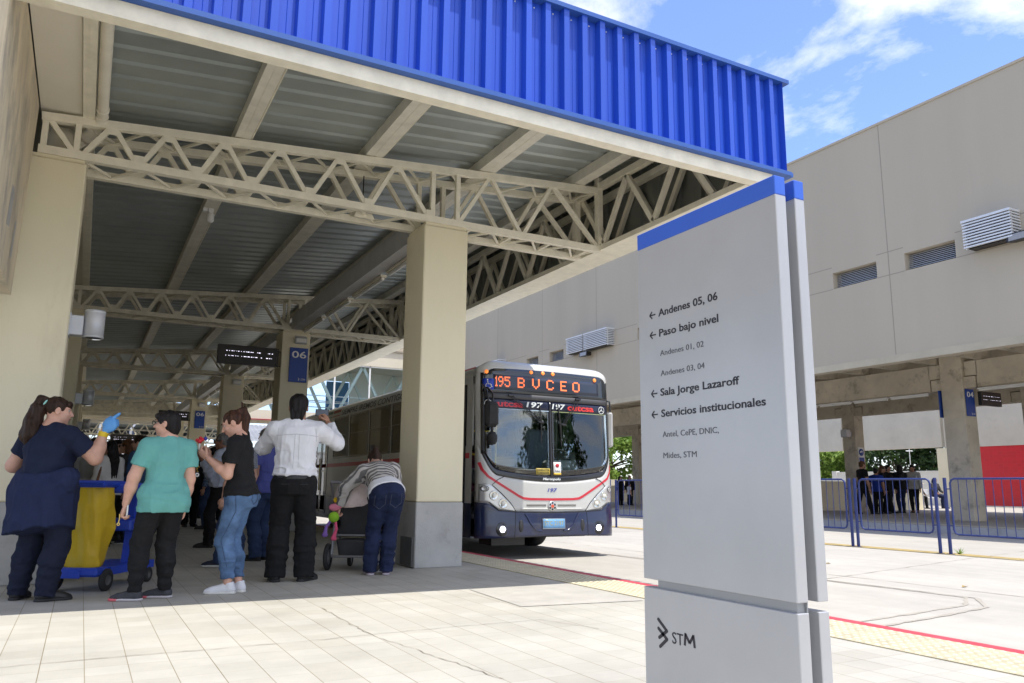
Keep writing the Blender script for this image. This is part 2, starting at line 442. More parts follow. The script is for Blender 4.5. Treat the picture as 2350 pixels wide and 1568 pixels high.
# tile seam and mended patches in the paving
def wob(pts, w, z, step=.06, amp=.012, seed=1):
    rr = random.Random(seed); out = MB(); P = []
    for (a, b) in zip(pts[:-1], pts[1:]):
        n = max(2, int(math.dist(a, b)/step))
        for i in range(n): P.append((a[0]+(b[0]-a[0])*i/n, a[1]+(b[1]-a[1])*i/n))
    P.append(pts[-1]); L_ = []; Rr = []
    for i, p in enumerate(P):
        q = P[min(i+1, len(P)-1)]; o_ = P[max(i-1, 0)]
        d = math.dist(q, o_) or 1; nx, ny_ = -(q[1]-o_[1])/d, (q[0]-o_[0])/d
        j = rr.uniform(-amp, amp); ww = w*rr.uniform(.35, 1.3)
        L_.append((p[0]+nx*(j+ww/2), p[1]+ny_*(j+ww/2), z)); Rr.append((p[0]+nx*(j-ww/2), p[1]+ny_*(j-ww/2), z))
    n = len(P); out.add(L_+Rr, [(i, n+i, n+i+1, i+1) for i in range(n-1)])
    return out
M['seam'] = mat('dirty_open_seam', (0.17, 0.15, 0.125), 0.9, var=0.3, vs=9)
M['seamlight'] = mat('sand_filled_seam', (0.30, 0.265, 0.21), 0.9, var=0.25, vs=9)
structure('paving_seam', wob([(-1.4, 4.86), (0.0, 4.93), (1.2, 4.945), (2.2, 5.02), (2.95, 5.03), (3.12, 4.55)], .006, .004, seed=3), M['seam'])
structure('paving_seam', wob([(1.7, 6.2), (1.69, 5.0), (1.9, 3.6)], .006, .004, seed=5), M['seamlight'])
structure('paving_seam', wob([(-0.3, 8.3), (3.4, 8.28)], .004, .004, seed=8), M['seamlight'])
g = MB(); g.add([(3.12, 5.62, .004), (4.22, 5.50, .004), (4.25, 6.75, .004), (3.2, 6.75, .004)], [(0, 1, 2, 3)])
structure('paving_patch', g, M['patch'])
structure('road_joint', wob([(8.62, 26), (8.88, 7.6), (9.02, 4.5), (9.1, 0)], .02, ROADZ+.004, step=.2, seed=9), M['seamlight'])
structure('road_joint', wob([(5.1, 6.75), (8.42, 7.2), (13.5, 8.42), (19, 9.6)], .014, ROADZ+.004, step=.2, seed=10), M['seamlight'])
structure('road_joint', wob([(5.1, 15.5), (19, 18.4)], .014, ROADZ+.004, step=.2, seed=12), M['seamlight'])
M['tyremark'] = mat('faint_tyre_mark', (0.365, 0.335, 0.283), 0.85, var=0.12, vs=6)
for k, (dx, sd_) in enumerate(((0, 21), (.22, 22))):
    structure('tyre_mark', wob([(5.3+dx*.5, 4.7-dx), (6.6+dx*.3, 4.85-dx), (7.8+dx*.2, 5.0-dx*.8), (8.35+dx*.2, 5.35-dx*.4), (8.3+dx*.3, 6.2), (8.1+dx*.3, 8.5), (7.7+dx*.3, 14)], .05, ROADZ+.004+.001*k, step=.1, amp=.006, seed=sd_), M['tyremark'])
M['yellowline'] = mat('worn_yellow_line', (0.46, 0.34, 0.12), 0.8, var=0.25, vs=6, stain=((0.40, 0.36, 0.28), 5, 0.5, 0.8))
g = MB(); g.add([(13.42, -4, ROADZ+.005), (13.9, -4, ROADZ+.005), (14.1, 40, ROADZ+.005), (13.66, 40, ROADZ+.005)], [(0, 1, 2, 3)])
g.v = [(x+(.25 if y < 0 else -.1), y, z) for x, y, z in g.v]
structure('road_marking', g, M['yellowline'])
structure('road_joint', wob([(13.98, -3), (13.8, 40)], .03, ROADZ+.009, step=.3, seed=31), M['seam'])
# platform on the far side
M['pave2'] = concrete_slab('far_platform_floor', (0.42, 0.385, 0.325), (0.22, 0.20, 0.17))
g = MB(); g.box(20.9, 46.0, -14, 48, -.19, 0)
structure('far_platform', g, M['pave2'])
g = MB(); g.box(20.70, 20.899, -14, 48, -.19, -.004)
structure('far_platform_kerb', g, M['concrete'])
g = MB(); g.box(21.3, 21.85, -14, 48, .0005, .006)
structure('far_tactile_paving', g, M['tact'])

# ------------------------------------------------------------------ the station canopy
canopy = thing('station_canopy', 'long cream steel canopy on square columns with blue ribbed fascia over the platform', 'canopy', (3, 6, 0))
canopy_off = Vector((3, 6, 0))
def cpart(name, mb, m, parent=None, **k):
    o = mb.build(name, m, **k)
    o.parent = parent or canopy
    o.matrix_parent_inverse = Matrix.Translation(-canopy_off)
    return o
YF, Y1, DY = 5.805, 8.678, 7.909
ROWS = [Y1+DY*k for k in range(5)]
YEND = 44.2
def ttop(x): return 4.535+0.0764*(x+.7)
def rz(x): return ttop(x)+0.20
# roof deck
def corrugated(mb, x0, x1, y0, y1, zf, pitch=.30, depth=.021, th=None):
    y = y0; prof = []
    while y < y1:
        prof += [(y, 0), (y+pitch*.62, 0), (y+pitch*.74, depth), (y+pitch*.88, depth)]; y += pitch
    n = len(prof)
    V = [(x0, a, zf(x0)+b) for a, b in prof]+[(x1, a, zf(x1)+b) for a, b in prof]
    mb.add(V, [(i, n+i, n+i+1, i+1) for i in range(n-1)])
g = MB(); corrugated(g, -.30, 6.50, 5.90, YEND, rz)
deck = cpart('roof_deck', g, M['zinc'], fixn=False)
g = MB(); g.box(-.72, -.352, 5.9, YEND, 4.63, 4.66)
for y in (6.72, 9.6, 12.4): g.box(-.72, -.352, y, y+.006, 4.6285, 4.632)
cpart('soffit_board', g, [M['offwhite']])
g = MB(); g.box(-2.7, 6.49, 5.84, YEND, 5.44, 5.48); g.box(-2.7, -.30, 5.84, YEND, 4.80, 4.84)
cpart('roof_top', g, M['zincdark'])
g = MB(); g.box(-.345, -.235, 5.9, YEND, 4.60, 4.74); g.box(-.30, -.285, 5.9, YEND, 4.596, 4.60)
cpart('gutter_beam', g, M['creamsteel'])
for x, w in ((1.22, .165), (2.74, .20), (4.27, .22), (5.7, .16)):
    g = MB(); g.box(x-w/2, x+w/2, 5.90, YEND, ttop(x)+.052, rz(x)-.002); g.box(x-.004, x+.004, 5.90, YEND, ttop(x)+.049, ttop(x)+.053)
    cpart('purlin', g, M['purlin'])
# fascia: ribbed blue sheets, trims and the cream beam below
def ribbed(mb, mapf, a0, a1, z0, z1, pitch=.205, off=0.0, d=.070):
    P = []; a = a0
    while a < a1-.01:
        for (u, h) in ((0, 0), (pitch*.28, 0), (pitch*.295, .004), (pitch*.31, 0), (pitch*.60, 0), (pitch*.66, d), (pitch*.94, d), (pitch, 0)):
            if a+u <= a1: P.append((a+u, h))
        a += pitch
    n = len(P)
    V = [mapf(u, h, z0) for u, h in P]+[mapf(u, h, z1) for u, h in P]
    mb.add(V, [(i, i+1, n+i+1, n+i) for i in range(n-1)])
g = MB(); ribbed(g, lambda u, h, z: (u, YF-h, z), -2.68, 6.50, 4.345, 5.40)
fas = cpart('fascia_sheet', g, M['blue'], fixn=False)
g = MB()
rr = random.Random(4)
for i in range(45):
    x = 6.45-.205*i
    if x > -2.6:
        g.lathe([(0, 0), (.006, .002), (.009, .006), (.009, .008)], (x-.06, YF-.006, 5.35), (0, 1, 0), 6, False)
        if i % 3 == 0: g.lathe([(0, 0), (.006, .002), (.009, .006)], (x-.02, YF-.035, 4.36), (0, 1, 0), 6, False)
cpart('screw', g, M['alu'])
g = MB(); g.box(-2.7, 6.52, YF-.095, YF+.03, 4.300, 4.344); g.box(6.49, 6.56, YF-.076, YF+.05, 4.299, 4.345)
cpart('fascia_bottom_trim', g, M['bluetrim'])
g = MB(); g.box(-2.7, 6.56, YF-.09, YF+.06, 5.40, 5.445); g.box(6.44, 6.565, YF+.06, YEND, 5.40, 5.443)
cpart('fascia_top_trim', g, M['bluetrim'])
g = MB(); g.box(-2.7, 6.30, YF-.02, YF+.10, 4.168, 4.298)
cpart('fascia_beam', g, M['creamsteel'])
g = MB(); ribbed(g, lambda u, h, z: (6.50+h, u, z), YF-.003, YEND, 4.30, 5.40)
cpart('side_sheet', g, M['blue'], fixn=False)
g = MB(); ribbed(g, lambda u, h, z: (6.44+h*.5, u, z), YF+.03, YEND, 4.24, 5.40, pitch=.41)
cpart('side_lining', g, M['zincdark'], fixn=False)
g = MB(); g.box(6.02, 6.46, YF+.11, YEND, 4.168, 4.238)
cpart('edge_beam', g, M['creamsteel'])
# edge truss running along the bus lane
def edge_truss(x, off, nm):
    g = MB(); g.bar((x, YF+.1, 5.08+.03), (x, YEND, 5.08+.03), .09)
    y = 8.62-1.09*3+off; k = 0
    while y < YEND-1:
        a, b_, c_ = (x, y, 4.25), (x, y+.545, 5.07), (x, y+1.09, 4.25)
        if y+.545 > YF+.1:
            if y > YF+.1: g.bar(a, b_, .07, .05, (1, 0, 0))
            g.bar(b_, c_, .07, .05, (1, 0, 0))
        y += 1.09
    return cpart(nm, g, M['creamsteel'])
edge_truss(6.06, 0, 'edge_truss'); edge_truss(6.40, .27, 'edge_truss')
# main trusses across the platform
APEX = [-0.064, .47, 1.04, 1.638, 2.331, 3.042]; BOT = [.204, .771, 1.348, 1.994, 2.698, 3.49]
def main_truss(Y, detail):
    g = MB(); ZB = 4.19
    for k, yy in enumerate((Y+.045, Y+.52)):
        xe = 6.045 if k == 0 else 5.98
        g.bar((-.70, yy, ttop(-.7)), (xe, yy, ttop(xe)), .08, .085)
        g.bar((-.70, yy, ZB), (xe, yy, ZB), .08, .085)
        for x in ((-.66, -.37, 3.53, 3.87)): g.bar((x, yy, ZB+.04), (x, yy, ttop(x)-.04), .055, .06, (0, 1, 0))
        g.bar((xe, yy, ZB-.02), (xe, yy, 5.24), .085, .085, (0, 1, 0))
        D = [(-.62, 1, -.40, 0)]
        for i, x in enumerate(APEX):
            lb = (-.33 if i == 0 else BOT[i-1])+.03
            D += [(lb, 0, x-.02, 1), (x+.02, 1, BOT[i]-.03, 0)]
        D += [(3.90, 0, 4.31, 1), (4.35, 1, 4.78, 0), (4.83, 0, 5.26, 1), (5.30, 1, 6.0, 0)]
        for (xa, ta, xb, tb) in D:
            za = ttop(xa)-.03 if ta else ZB+.03; zb_ = ttop(xb)-.03 if tb else ZB+.03
            g.bar((xa, yy, za), (xb, yy, zb_), .05, .055, (0, 1, 0))
        for x in APEX+BOT: g.box(x-.05, x+.05, yy-.036, yy-.030, (ttop(x)-.11 if x in APEX else ZB+.04), (ttop(x)-.04 if x in APEX else ZB+.11))
    # lacing between the two planes
    xs = -.33; k = 0
    while xs < 5.9:
        x2 = min(xs+.295, 5.98); ya, yb = (Y+.08, Y+.485) if k % 2 == 0 else (Y+.485, Y+.08)
        g.bar((xs, ya, ZB-.012), (x2, yb, ZB-.012), .026, .026); g.bar((xs, ya, ttop(xs)-.012), (x2, yb, ttop(x2)-.012), .028, .028)
        xs = x2; k += 1
        if x2 >= 5.97: break
    for x in (4.1, 4.7, 5.3, 5.9): g.bar((x, Y+.08, ZB+.0), (x, Y+.48, ZB+.0), .035, .035)
    g.bar((6.0, Y+.08, ttop(6)), (6.0, Y+.48, ttop(6)), .06, .06)
    return cpart('main_truss', g, M['creamsteel'] if Y < 10 else M['dirtysteel'])
for Y in ROWS: main_truss(Y, True)
g = MB(); g.box(-.75, 6.44, YEND-.25, YEND-.2, 4.23, 5.05); cpart('end_panel', g, M['dirtysteel'])
# columns
def column(x0, x1, Y, d=.62, lbl=None):
    g = MB(); g.cbox(x0, x1, Y, Y+d, .745, 4.105, .012)
    g.box(x0+.02, x1-.02, Y+.02, Y+d-.02, 4.105, 4.145)
    c = cpart('column', g, M['cream'])
    g = MB(); g.cbox(x0-.006, x1+.006, Y-.006, Y+d+.006, 0, .741, .010)
    o = g.build('plinth', M['concrete']); o.parent = c; o.matrix_parent_inverse = Matrix.Identity(4)
    return c
COLX = (3.423, 4.009)
cols = [column(*COLX, Y) for Y in ROWS]
lcols = [column(-1.75, -.262, Y) for Y in ROWS]
g = MB(); g.box(3.40, 3.4165, Y1+.05, Y1+.42, .02, .34)
o = g.build('access_plate', mat('dull_steel_plate', (0.16, 0.165, 0.165), 0.5, metal=.3, var=.2, vs=6)); o.parent = cols[0]
g = MB()
for a, b_ in zip(ROWS, ROWS[1:]+[YEND]):
    g.box(3.585, 3.79, a+.63, b_-.05, 4.16, 4.20); g.box(3.585, 3.62, a+.63, b_-.05, 4.20, 4.47); g.box(3.755, 3.79, a+.63, b_-.05, 4.20, 4.47)
cpart('row_beam', g, M['beamgrey'])
g = MB()
for x in (1.32, 2.86): g.tube([(x, 5.95, ttop(x)+.075), (x, YEND, ttop(x)+.075)], .014, 6)
cpart('conduit', g, M['dirtysteel'])

# fluorescent battens along the row beam
first = None
def tagged_dup(src, loc, label=None):
    o = dup(src); o.location = loc
    if label: o['label'] = label
    return o
BN = 0
for r, (a, b_) in enumerate(zip(ROWS, ROWS[1:]+[YEND])):
    for k in range(4):
        y = a+1.0+k*1.75
        if y+1.5 > b_: continue
        if first is None:
            first = thing('batten_light', 'unlit fluorescent batten under the column beam', 'light fitting', (3.845, y, 4.10), 0, 'batten lights along the column beam')
            q = MB(); q.box(-.05, .05, 0, 1.52, .03, .07); q.build('housing', M['dirtysteel'], first)
            q = MB(); q.tube([(0, .03, .01), (0, 1.49, .01)], .026, 8); q.build('tube', M['tube'], first)
        else: tagged_dup(first, (3.845, y, 4.10))

# downpipe with elbow by the left columns
dp = thing('downpipe', 'cream plastic rainwater pipe under the roof edge bending down to the left column', 'pipe', (-.17, 6, 4.62))
q = MB(); q.tube([(-.0, -.08, 0), (0, 2.60, 0)], .052, 14); q.lathe([(.054, 0), (.062, .005), (.062, .04), (.054, .045)], (0, 2.42, 0), (0, 1, 0), 14); q.build('pipe', M['pvc'], dp)
q = MB(); pts = [(0, 2.60, 0), (-.02, 2.78, -.02), (-.10, 2.92, -.09), (-.22, 3.0, -.20), (-.36, 3.03, -.32)]
q.tube(pts, .06, 14)
for t_ in (.3, .5, .7): 
    i = int(t_*4); p = Vector(pts[i]).lerp(Vector(pts[i+1]), .5); d_ = Vector(pts[i+1])-Vector(pts[i]); q.lathe([(.06, -.012), (.067, -.008), (.067, .008), (.06, .012)], p, d_, 14)
q.build('elbow', M['pvc'], dp)
q = MB(); q.lathe([(.02, .22), (.14, .20), (.16, .08), (.10, -.05), (.055, -.10), (.055, -.34)], (-.36, 3.05, -.28), (0, 0, 1), 16); q.build('hopper', M['pvc'], dp)

# stained beam end hanging in front of the left column
cw = thing('concrete_beam', 'stained beige plaster beam end hanging beside the left column', 'beam', (-1.4, 5, 2.6))
q = MB(); q.hull8([(-2.6, -6, 2.50), (-.731, -6, 2.50), (-.731, 8.30, 2.60), (-2.6, 8.30, 2.60)], [(-2.6, -6, 4.66), (-.731, -6, 4.66), (-.731, 8.672, 4.62), (-2.6, 8.672, 4.62)])
q.hull8([(-2.6, 8.30, 2.60), (-.731, 8.30, 2.60), (-.731, 8.672, 2.70), (-2.6, 8.672, 2.70)], [(-2.6, 8.30, 2.601), (-.731, 8.30, 2.601), (-.731, 8.672, 4.62), (-2.6, 8.672, 4.62)]) if False else None
q.v = [(x+1.4, y-5, z-2.6) for x, y, z in q.v]
q.build('beam_body', M['dirtyplaster'], cw)
q = MB()
for (y0, y1, z0, z1) in ((7.2, 7.45, 2.95, 3.35), (7.75, 7.9, 2.8, 3.2)): q.add([(-.729, y0, z0), (-.729, y1, z0+.05), (-.729, y1+.05, z1), (-.729, y0+.1, z1-.03)], [(0, 1, 2, 3)])
q.v = [(x+1.4, y-5, z-2.6) for x, y, z in q.v]
q.build('bare_cement_patch', M['concrete'], cw, fixn=False)
# wall behind the left columns
lw = thing('side_wall', 'plain cream wall behind the left row of columns', 'wall', (-2, 20, 0))
q = MB(); q.box(-.2, .25, -11, 24, 0, 4.65); q.build('wall_panel', M['cream'], lw)
q = MB(); q.box(.25, .262, -11, 24, 0, .74); q.build('wall_base', M['concrete'], lw)

# wall lamps on the left columns
wl = thing('wall_lamp', 'grey cylinder wall lamp on the nearest left column', 'lamp', (-.262, Y1+.28, 2.37), 0, 'cylinder wall lamps on the left columns')
q = MB(); q.cbox(-.004, .012, -.10, .10, .0, .23, .003); q.cbox(.0, .125, -.065, .065, .015, .215, .006); q.build('bracket', M['lampgrey'], wl)
q = MB(); q.lathe([(0, .0), (.085, .004), (.098, .0), (.098, .022), (.095, .024), (.095, .255), (.098, .257), (.098, .285), (.09, .288), (0, .288)], (.22, 0, 0), (0, 0, 1), 28); q.build('shade', M['lampgrey'], wl)
q = MB(); q.lathe([(0, -.004), (.075, -.004), (.075, .004)], (.22, 0, 0), (0, 0, 1), 20); q.build('lens', M['darkglass'], wl)
for k, Y in enumerate(ROWS[1:4]):
    tagged_dup(wl, (-.262, Y+.28, 2.37), ['grey cylinder wall lamp on the second left column', 'grey cylinder wall lamp on the third left column', 'grey cylinder wall lamp on the farthest left column'][k])
# flood light hung in the near truss, sensor on the purlin
fl = thing('flood_light', 'small square flood light hung under the nearest truss', 'light fitting', (2.72, Y1+.3, 4.15))
q = MB(); q.hull8([(-.13, -.08, -.03), (.13, -.08, -.03), (.13, .10, .03), (-.13, .10, .03)], [(-.10, -.06, .05), (.10, -.06, .05), (.10, .08, .09), (-.10, .08, .09)]); q.build('case', M['creamsteel'], fl)
q = MB(); q.hull8([(-.11, -.06, -.033), (.11, -.06, -.033), (.11, .08, .019), (-.11, .08, .019)], [(-.11, -.06, -.03), (.11, -.06, -.03), (.11, .08, .022), (-.11, .08, .022)]); q.build('lens', M['tube'], fl)
q = MB(); q.tube([(.0, .02, .08), (0, .02, .55)], .008, 6); q.build('hanger_rod', M['blackmetal'], fl)
se = thing('motion_sensor', 'white motion sensor fixed under a roof purlin', 'sensor', (1.22, 11.3, ttop(1.22)+.05))
q = MB(); q.box(-.09, -.03, -.03, .03, -.05, 0); q.box(-.02, .05, -.04, .04, -.06, 0); q.build('bracket', M['white'], se)
q = MB(); q.lathe([(.0, -.20), (.035, -.195), (.05, -.17), (.05, -.08), (.03, -.06), (.03, 0)], (.015, 0, 0), (0, 0, 1), 14); q.build('sensor_head', M['white'], se)

# signs and displays
def stm_mark(mb_f, sx):
    pass
def ledtext(mb, x0, x1, z0, z1, y, seed, rows=((.62, .72), (.36, .47))):
    rr = random.Random(seed); w = x1-x0; h = z1-z0
    for (a, b_) in rows:
        x = x0+.10*w
        while x < x1-.08*w:
            d = rr.choice([.006, .008, .010, .018, .034])*w*1.0
            if rr.random() < .72:
                zz = z0+h*(a+(b_-a)*.4)-(x-x0)*0.0
                mb.add([(x, y, zz), (x+d, y, zz), (x+d, y, zz+.013), (x, y, zz+.013)], [(0, 1, 2, 3)])
            x += d+rr.choice([.012, .02, .03])*w
def bay_sign(name, txt, x0, x1, z0, z1, y, label, group):
    t = thing(name, label, 'sign', ((x0+x1)/2, y, (z0+z1)/2), 0, group)
    w, h = x1-x0, z1-z0
    q = MB(); q.cbox(-w/2, w/2, 0, .03, -h/2, h/2, .004); q.build('panel', M['signblue'], t)
    lettering('number', txt, (-w*.39, -.002, h*.20), (1, 0, 0), (0, 0, 1), w*.80, h*.205, M['signwhite'], t, bold=.012)
    q = MB(); b0 = -h*.455; s_ = h*.055
    for (a, b_) in (((0, 2), (.8, 1.3)), ((.8, 1.3), (0, .9)), ((0, 1.2), (.8, .6)), ((.8, .6), (0, 0))): q.bar((w*.02+a[0]*s_*.8, -.003, b0+a[1]*s_*.75), (w*.02+b_[0]*s_*.8, -.003, b0+b_[1]*s_*.75), .008, .004, (0, 1, 0))
    q.build('emblem', M['signwhite'], t)
    lettering('operator_name', 'STM', (w*.17, -.002, b0+s_*.2), (1, 0, 0), (0, 0, 1), w*.24, s_*1.0, M['signwhite'], t)
    return t
bay_sign('bay_sign', '06', 3.59, 3.968, 3.046, 3.775, ROWS[1]-.04, 'blue 06 bay sign on the second central column', 'blue bay number signs')
bay_sign('bay_sign', '06', 3.585, 3.935, 3.035, 3.70, ROWS[3]-.04, 'small far blue 06 bay sign on the fourth central column', 'blue bay number signs')
def column_light(Y, label):
    t = thing('column_light', label, 'light fitting', (3.80, Y, 3.95), 0, 'box lights above the bay signs')
    q = MB(); q.hull8([(-.12, -.10, -.07), (.12, -.10, -.07), (.12, 0, -.09), (-.12, 0, -.09)], [(-.12, -.09, .03), (.12, -.09, .03), (.12, 0, .09), (-.12, 0, .09)]); q.build('case', M['lampgrey'], t)
    q = MB(); q.box(-.10, .10, -.105, -.098, -.055, .02); q.build('lens', M['tube'], t)
column_light(ROWS[1], 'grey box light above the sign on the second central column')
column_light(ROWS[2], 'grey box light on the third central column without a sign')
column_light(ROWS[3], 'small grey box light above the sign on the fourth central column')
def led_board(x0, x1, z0, z1, y, label, seed, colx):
    t = thing('led_display', label, 'display', ((x0+x1)/2, y, z0), 0, 'black departure displays')
    w = x1-x0; h = z1-z0
    q = MB(); q.cbox(-w/2, w/2, -.06, .06, 0, h, .006); q.build('housing', M['blackmetal'], t)
    q = MB(); ledtext(q, -w/2, w/2, 0, h, -.0625, seed); q.build('led_text', M['led'], t, fixn=False)
    q = MB(); q.tube([(w/2, 0, h*.85), (w/2+.09, 0, h*.85)], .012, 6); q.tube([(w/2, 0, h*.08), (w/2+.09, 0, h*.08)], .012, 6); q.bar((w/2+.03, 0, 0), (w/2+.03, 0, h), .02); q.build('bracket', M['blackmetal'], t)
led_board(2.16, 3.33, 3.33, 3.72, ROWS[1]+.02, 'black departure display beside the large 06 sign', 11, 3.42)
led_board(2.3, 3.36, 3.30, 3.66, ROWS[3]+.02, 'black departure display beside the small far 06 sign', 12, 3.42)
led_board(1.2, 3.1, 3.25, 3.75, 51.5, 'black departure display hanging beyond the footbridge', 13, 3.42)
# ------------------------------------------------------------------ concourse building on the right
KB = 1.555
def kz(z): return CAM_H+(z-CAM_H)*KB
XB = 19.7
tb = thing('terminal_building', 'long greige rendered upper storey standing on concrete columns across the bus lanes', 'building', (XB, 20, 0))
tb_off = Vector((XB, 20, 0))
def tpart(name, mb, m, parent=None, **k):
    o = mb.build(name, m, **k); o.parent = parent or tb
    o.matrix_parent_inverse = Matrix.Translation(-tb_off)
    return o
ZB0, ZB1 = 4.48, 11.55
z0r, z1r = 6.98, 7.48
REC = [(12.03, 13.5), (14.4, 15.92), (24.3, 25.72), (31.5, 32.8), (33.9, 35.1)]
g = MB()
g.box(XB, XB+.4, 3, 47.5, ZB0, z0r); g.box(XB, XB+.4, 3, 47.5, z1r, ZB1)
ys = [3]+[v for r in REC for v in r]+[47.5]
for a, b_ in zip(ys[0::2], ys[1::2]): g.box(XB, XB+.4, a, b_, z0r, z1r)
wall = tpart('wall', g, M['wallgrey'])
g = MB(); g.box(XB-.03, XB+.46, 2.98, 47.52, ZB1, ZB1+.07); tpart('coping', g, M['wallgrey'])
g = MB(); g.box(XB-.012, XB+.002, 3, 47.5, ZB0-.01, ZB0+.19); tpart('bottom_band', g, mat('cream_band', (0.47, .42, .31), .8, var=.1, vs=2))
g = MB()
for y in (9.1, 14.0, 18.9, 23.8, 28.7, 33.5, 38.4, 43.3): g.box(XB-.003, XB+.01, y-.012, y+.012, ZB0+.2, ZB1-.002)
ys2 = [3]+[v for r in REC for v in (r[0]-.02, r[1]+.02)]+[47.5]
for a, b_ in zip(ys2[0::2], ys2[1::2]):
    for z in (z0r-.0, 7.66): g.box(XB-.0025, XB+.01, a, b_, z-.012, z+.012)
tpart('panel_joints', g, M['joint'])
g = MB(); g.box(XB+.39, 38.5, 3.1, 47.4, 5.62, 5.9); g.box(XB+.39, 38.5, 3.1, 47.4, ZB1-.4, ZB1-.1); g.box(38.1, 38.5, 3.1, 47.4, 5.9, ZB1-.4); g.box(XB+.4, 38.1, 46.9, 47.4, 5.9, ZB1-.4)
g.box(XB+.4, 38.1, 3.1, 3.5, 5.9, ZB1-.4); tpart('floor_slab', g, M['oldconcrete'])
g = MB()
y = 3.2
while y < 47: 
    g.hull8([(XB+.4, y, 5.62), (XB+.4, y+.30, 5.62), (38.4, y+.30, 5.62), (38.4, y, 5.62)], [(XB+.4, y+.07, 5.14), (XB+.4, y+.23, 5.14), (38.4, y+.23, 5.14), (38.4, y+.07, 5.14)]); y += 1.45
tpart('slab_ribs', g, M['oldconcrete'])
for (a, b_) in REC:
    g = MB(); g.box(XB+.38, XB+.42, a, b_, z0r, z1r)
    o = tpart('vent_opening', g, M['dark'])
    g = MB(); n = 9
    for i in range(n):
        z = z0r+.02+(z1r-z0r-.04)*(i+.5)/n
        g.hull8([(XB+.17, a+.01, z-.022), (XB+.17, b_-.01, z-.022), (XB+.23, b_-.01, z+.012), (XB+.23, a+.01, z+.012)], [(XB+.173, a+.01, z-.014), (XB+.173, b_-.01, z-.014), (XB+.233, b_-.01, z+.02), (XB+.233, a+.01, z+.02)])
    tpart('louvre', g, M['alu'])
BOX = [(10.35, 11.56), (27.35, 29.13), (29.25, 30.6), (37.4, 38.6)]
for (a, b_) in BOX:
    g = MB(); n = 9; zb0, zb1 = 6.98, 7.76
    for i in range(n):
        z = zb0+.03+(zb1-zb0-.10)*(i+.5)/n
        g.box(XB-.42, XB-.36, a, b_, z-.018, z+.020); g.box(XB-.36, XB, a, a+.05, z-.018, z+.020); g.box(XB-.36, XB, b_-.05, b_, z-.018, z+.020)
    g.box(XB-.44, XB, a-.01, b_+.01, zb1-.06, zb1)
    for yy in (a+.02, b_-.05): g.box(XB-.35, XB-.31, yy, yy+.03, zb0+.02, zb1-.06)
    o = tpart('louvre_box', g, M['alu'])
    g = MB(); g.box(XB-.30, XB-.01, a+.06, b_-.06, zb0+.03, zb1-.07); q = g.build('box_core', M['blackmetal']); q.parent = o
# flood lights under the louvre boxes
f0 = thing('flood_light', 'black flood light on the wall under the pair of louvre boxes', 'light fitting', (XB, 29.2, 6.80), 0, 'flood lights on the far wall')
q = MB(); q.hull8([(-.42, -.30, -.05), (-.42, .30, -.05), (-.40, .30, .16), (-.40, -.30, .16)], [(-.12, -.24, -.02), (-.12, .24, -.02), (-.12, .24, .14), (-.12, -.24, .14)]); q.build('case', M['blackmetal'], f0)
q = MB(); q.hull8([(-.425, -.25, -.03), (-.425, .25, -.03), (-.408, .25, .13), (-.408, -.25, .13)], [(-.42, -.25, -.03), (-.42, .25, -.03), (-.402, .25, .13), (-.402, -.25, .13)]); q.build('lens', mat('lamp_glass_grey', (.30, .30, .30), .15, var=0), f0)
q = MB(); q.bar((-.2, 0, .06), (0, 0, .10), .05); q.build('bracket', M['blackmetal'], f0)
tagged_dup(f0, (XB, 10.2, 6.95), 'black flood light on the wall beside the nearest louvre box')

# concrete frame below
def pcol(x0, x1, y0, y1):
    g = MB(); g.cbox(x0, x1, y0, y1, 0, 5.6, .02); g.cbox(x0+.06, x1-.06, y0-.38, y1+.38, 4.24, 4.62, .02)
    return tpart('concrete_column', g, M['oldconcrete'])
for y in (7.95, 15.85, 23.75, 31.65, 39.55): pcol(24.98, 25.60, y-.40, y+.36)
for y in (8.3, 16.3, 24.25, 32.2, 40.1): pcol(30.35, 30.95, y-.33, y+.33)
g = MB()
yy = [7.95, 15.85, 23.75, 31.65, 39.55, 47.4]
for a, b_ in zip(yy[:-1], yy[1:]): g.box(25.1, 25.6, a+.81, b_-.81, 4.235, 5.12); g.box(25.1, 25.6, a+.42, a+.83, 4.65, 5.118); g.box(25.1, 25.6, b_-.83, b_-.42, 4.65, 5.118)
tpart('row_beam', g, M['oldconcrete'])
g = MB()
yy = [8.3, 16.3, 24.25, 32.2, 40.1, 47.4]
for a, b_ in zip(yy[:-1], yy[1:]): g.box(30.45, 30.85, a+.74, b_-.74, 4.235, 5.12); g.box(30.45, 30.85, a+.36, a+.76, 4.65, 5.118); g.box(30.45, 30.85, b_-.76, b_-.36, 4.65, 5.118)
tpart('row_beam', g, M['oldconcrete'])
# low wall on the far platform
lw2 = thing('low_wall', 'low olive shaded parapet wall at the back of the far platform', 'wall', (32, 30, 0))
q = MB(); q.box(-5.5, 6.3, -3.7, -3.5, 0, 1.30); q.box(-5.53, 6.33, -3.73, -3.47, 1.30, 1.36); q.build('wall_panel', M['cream'], lw2)
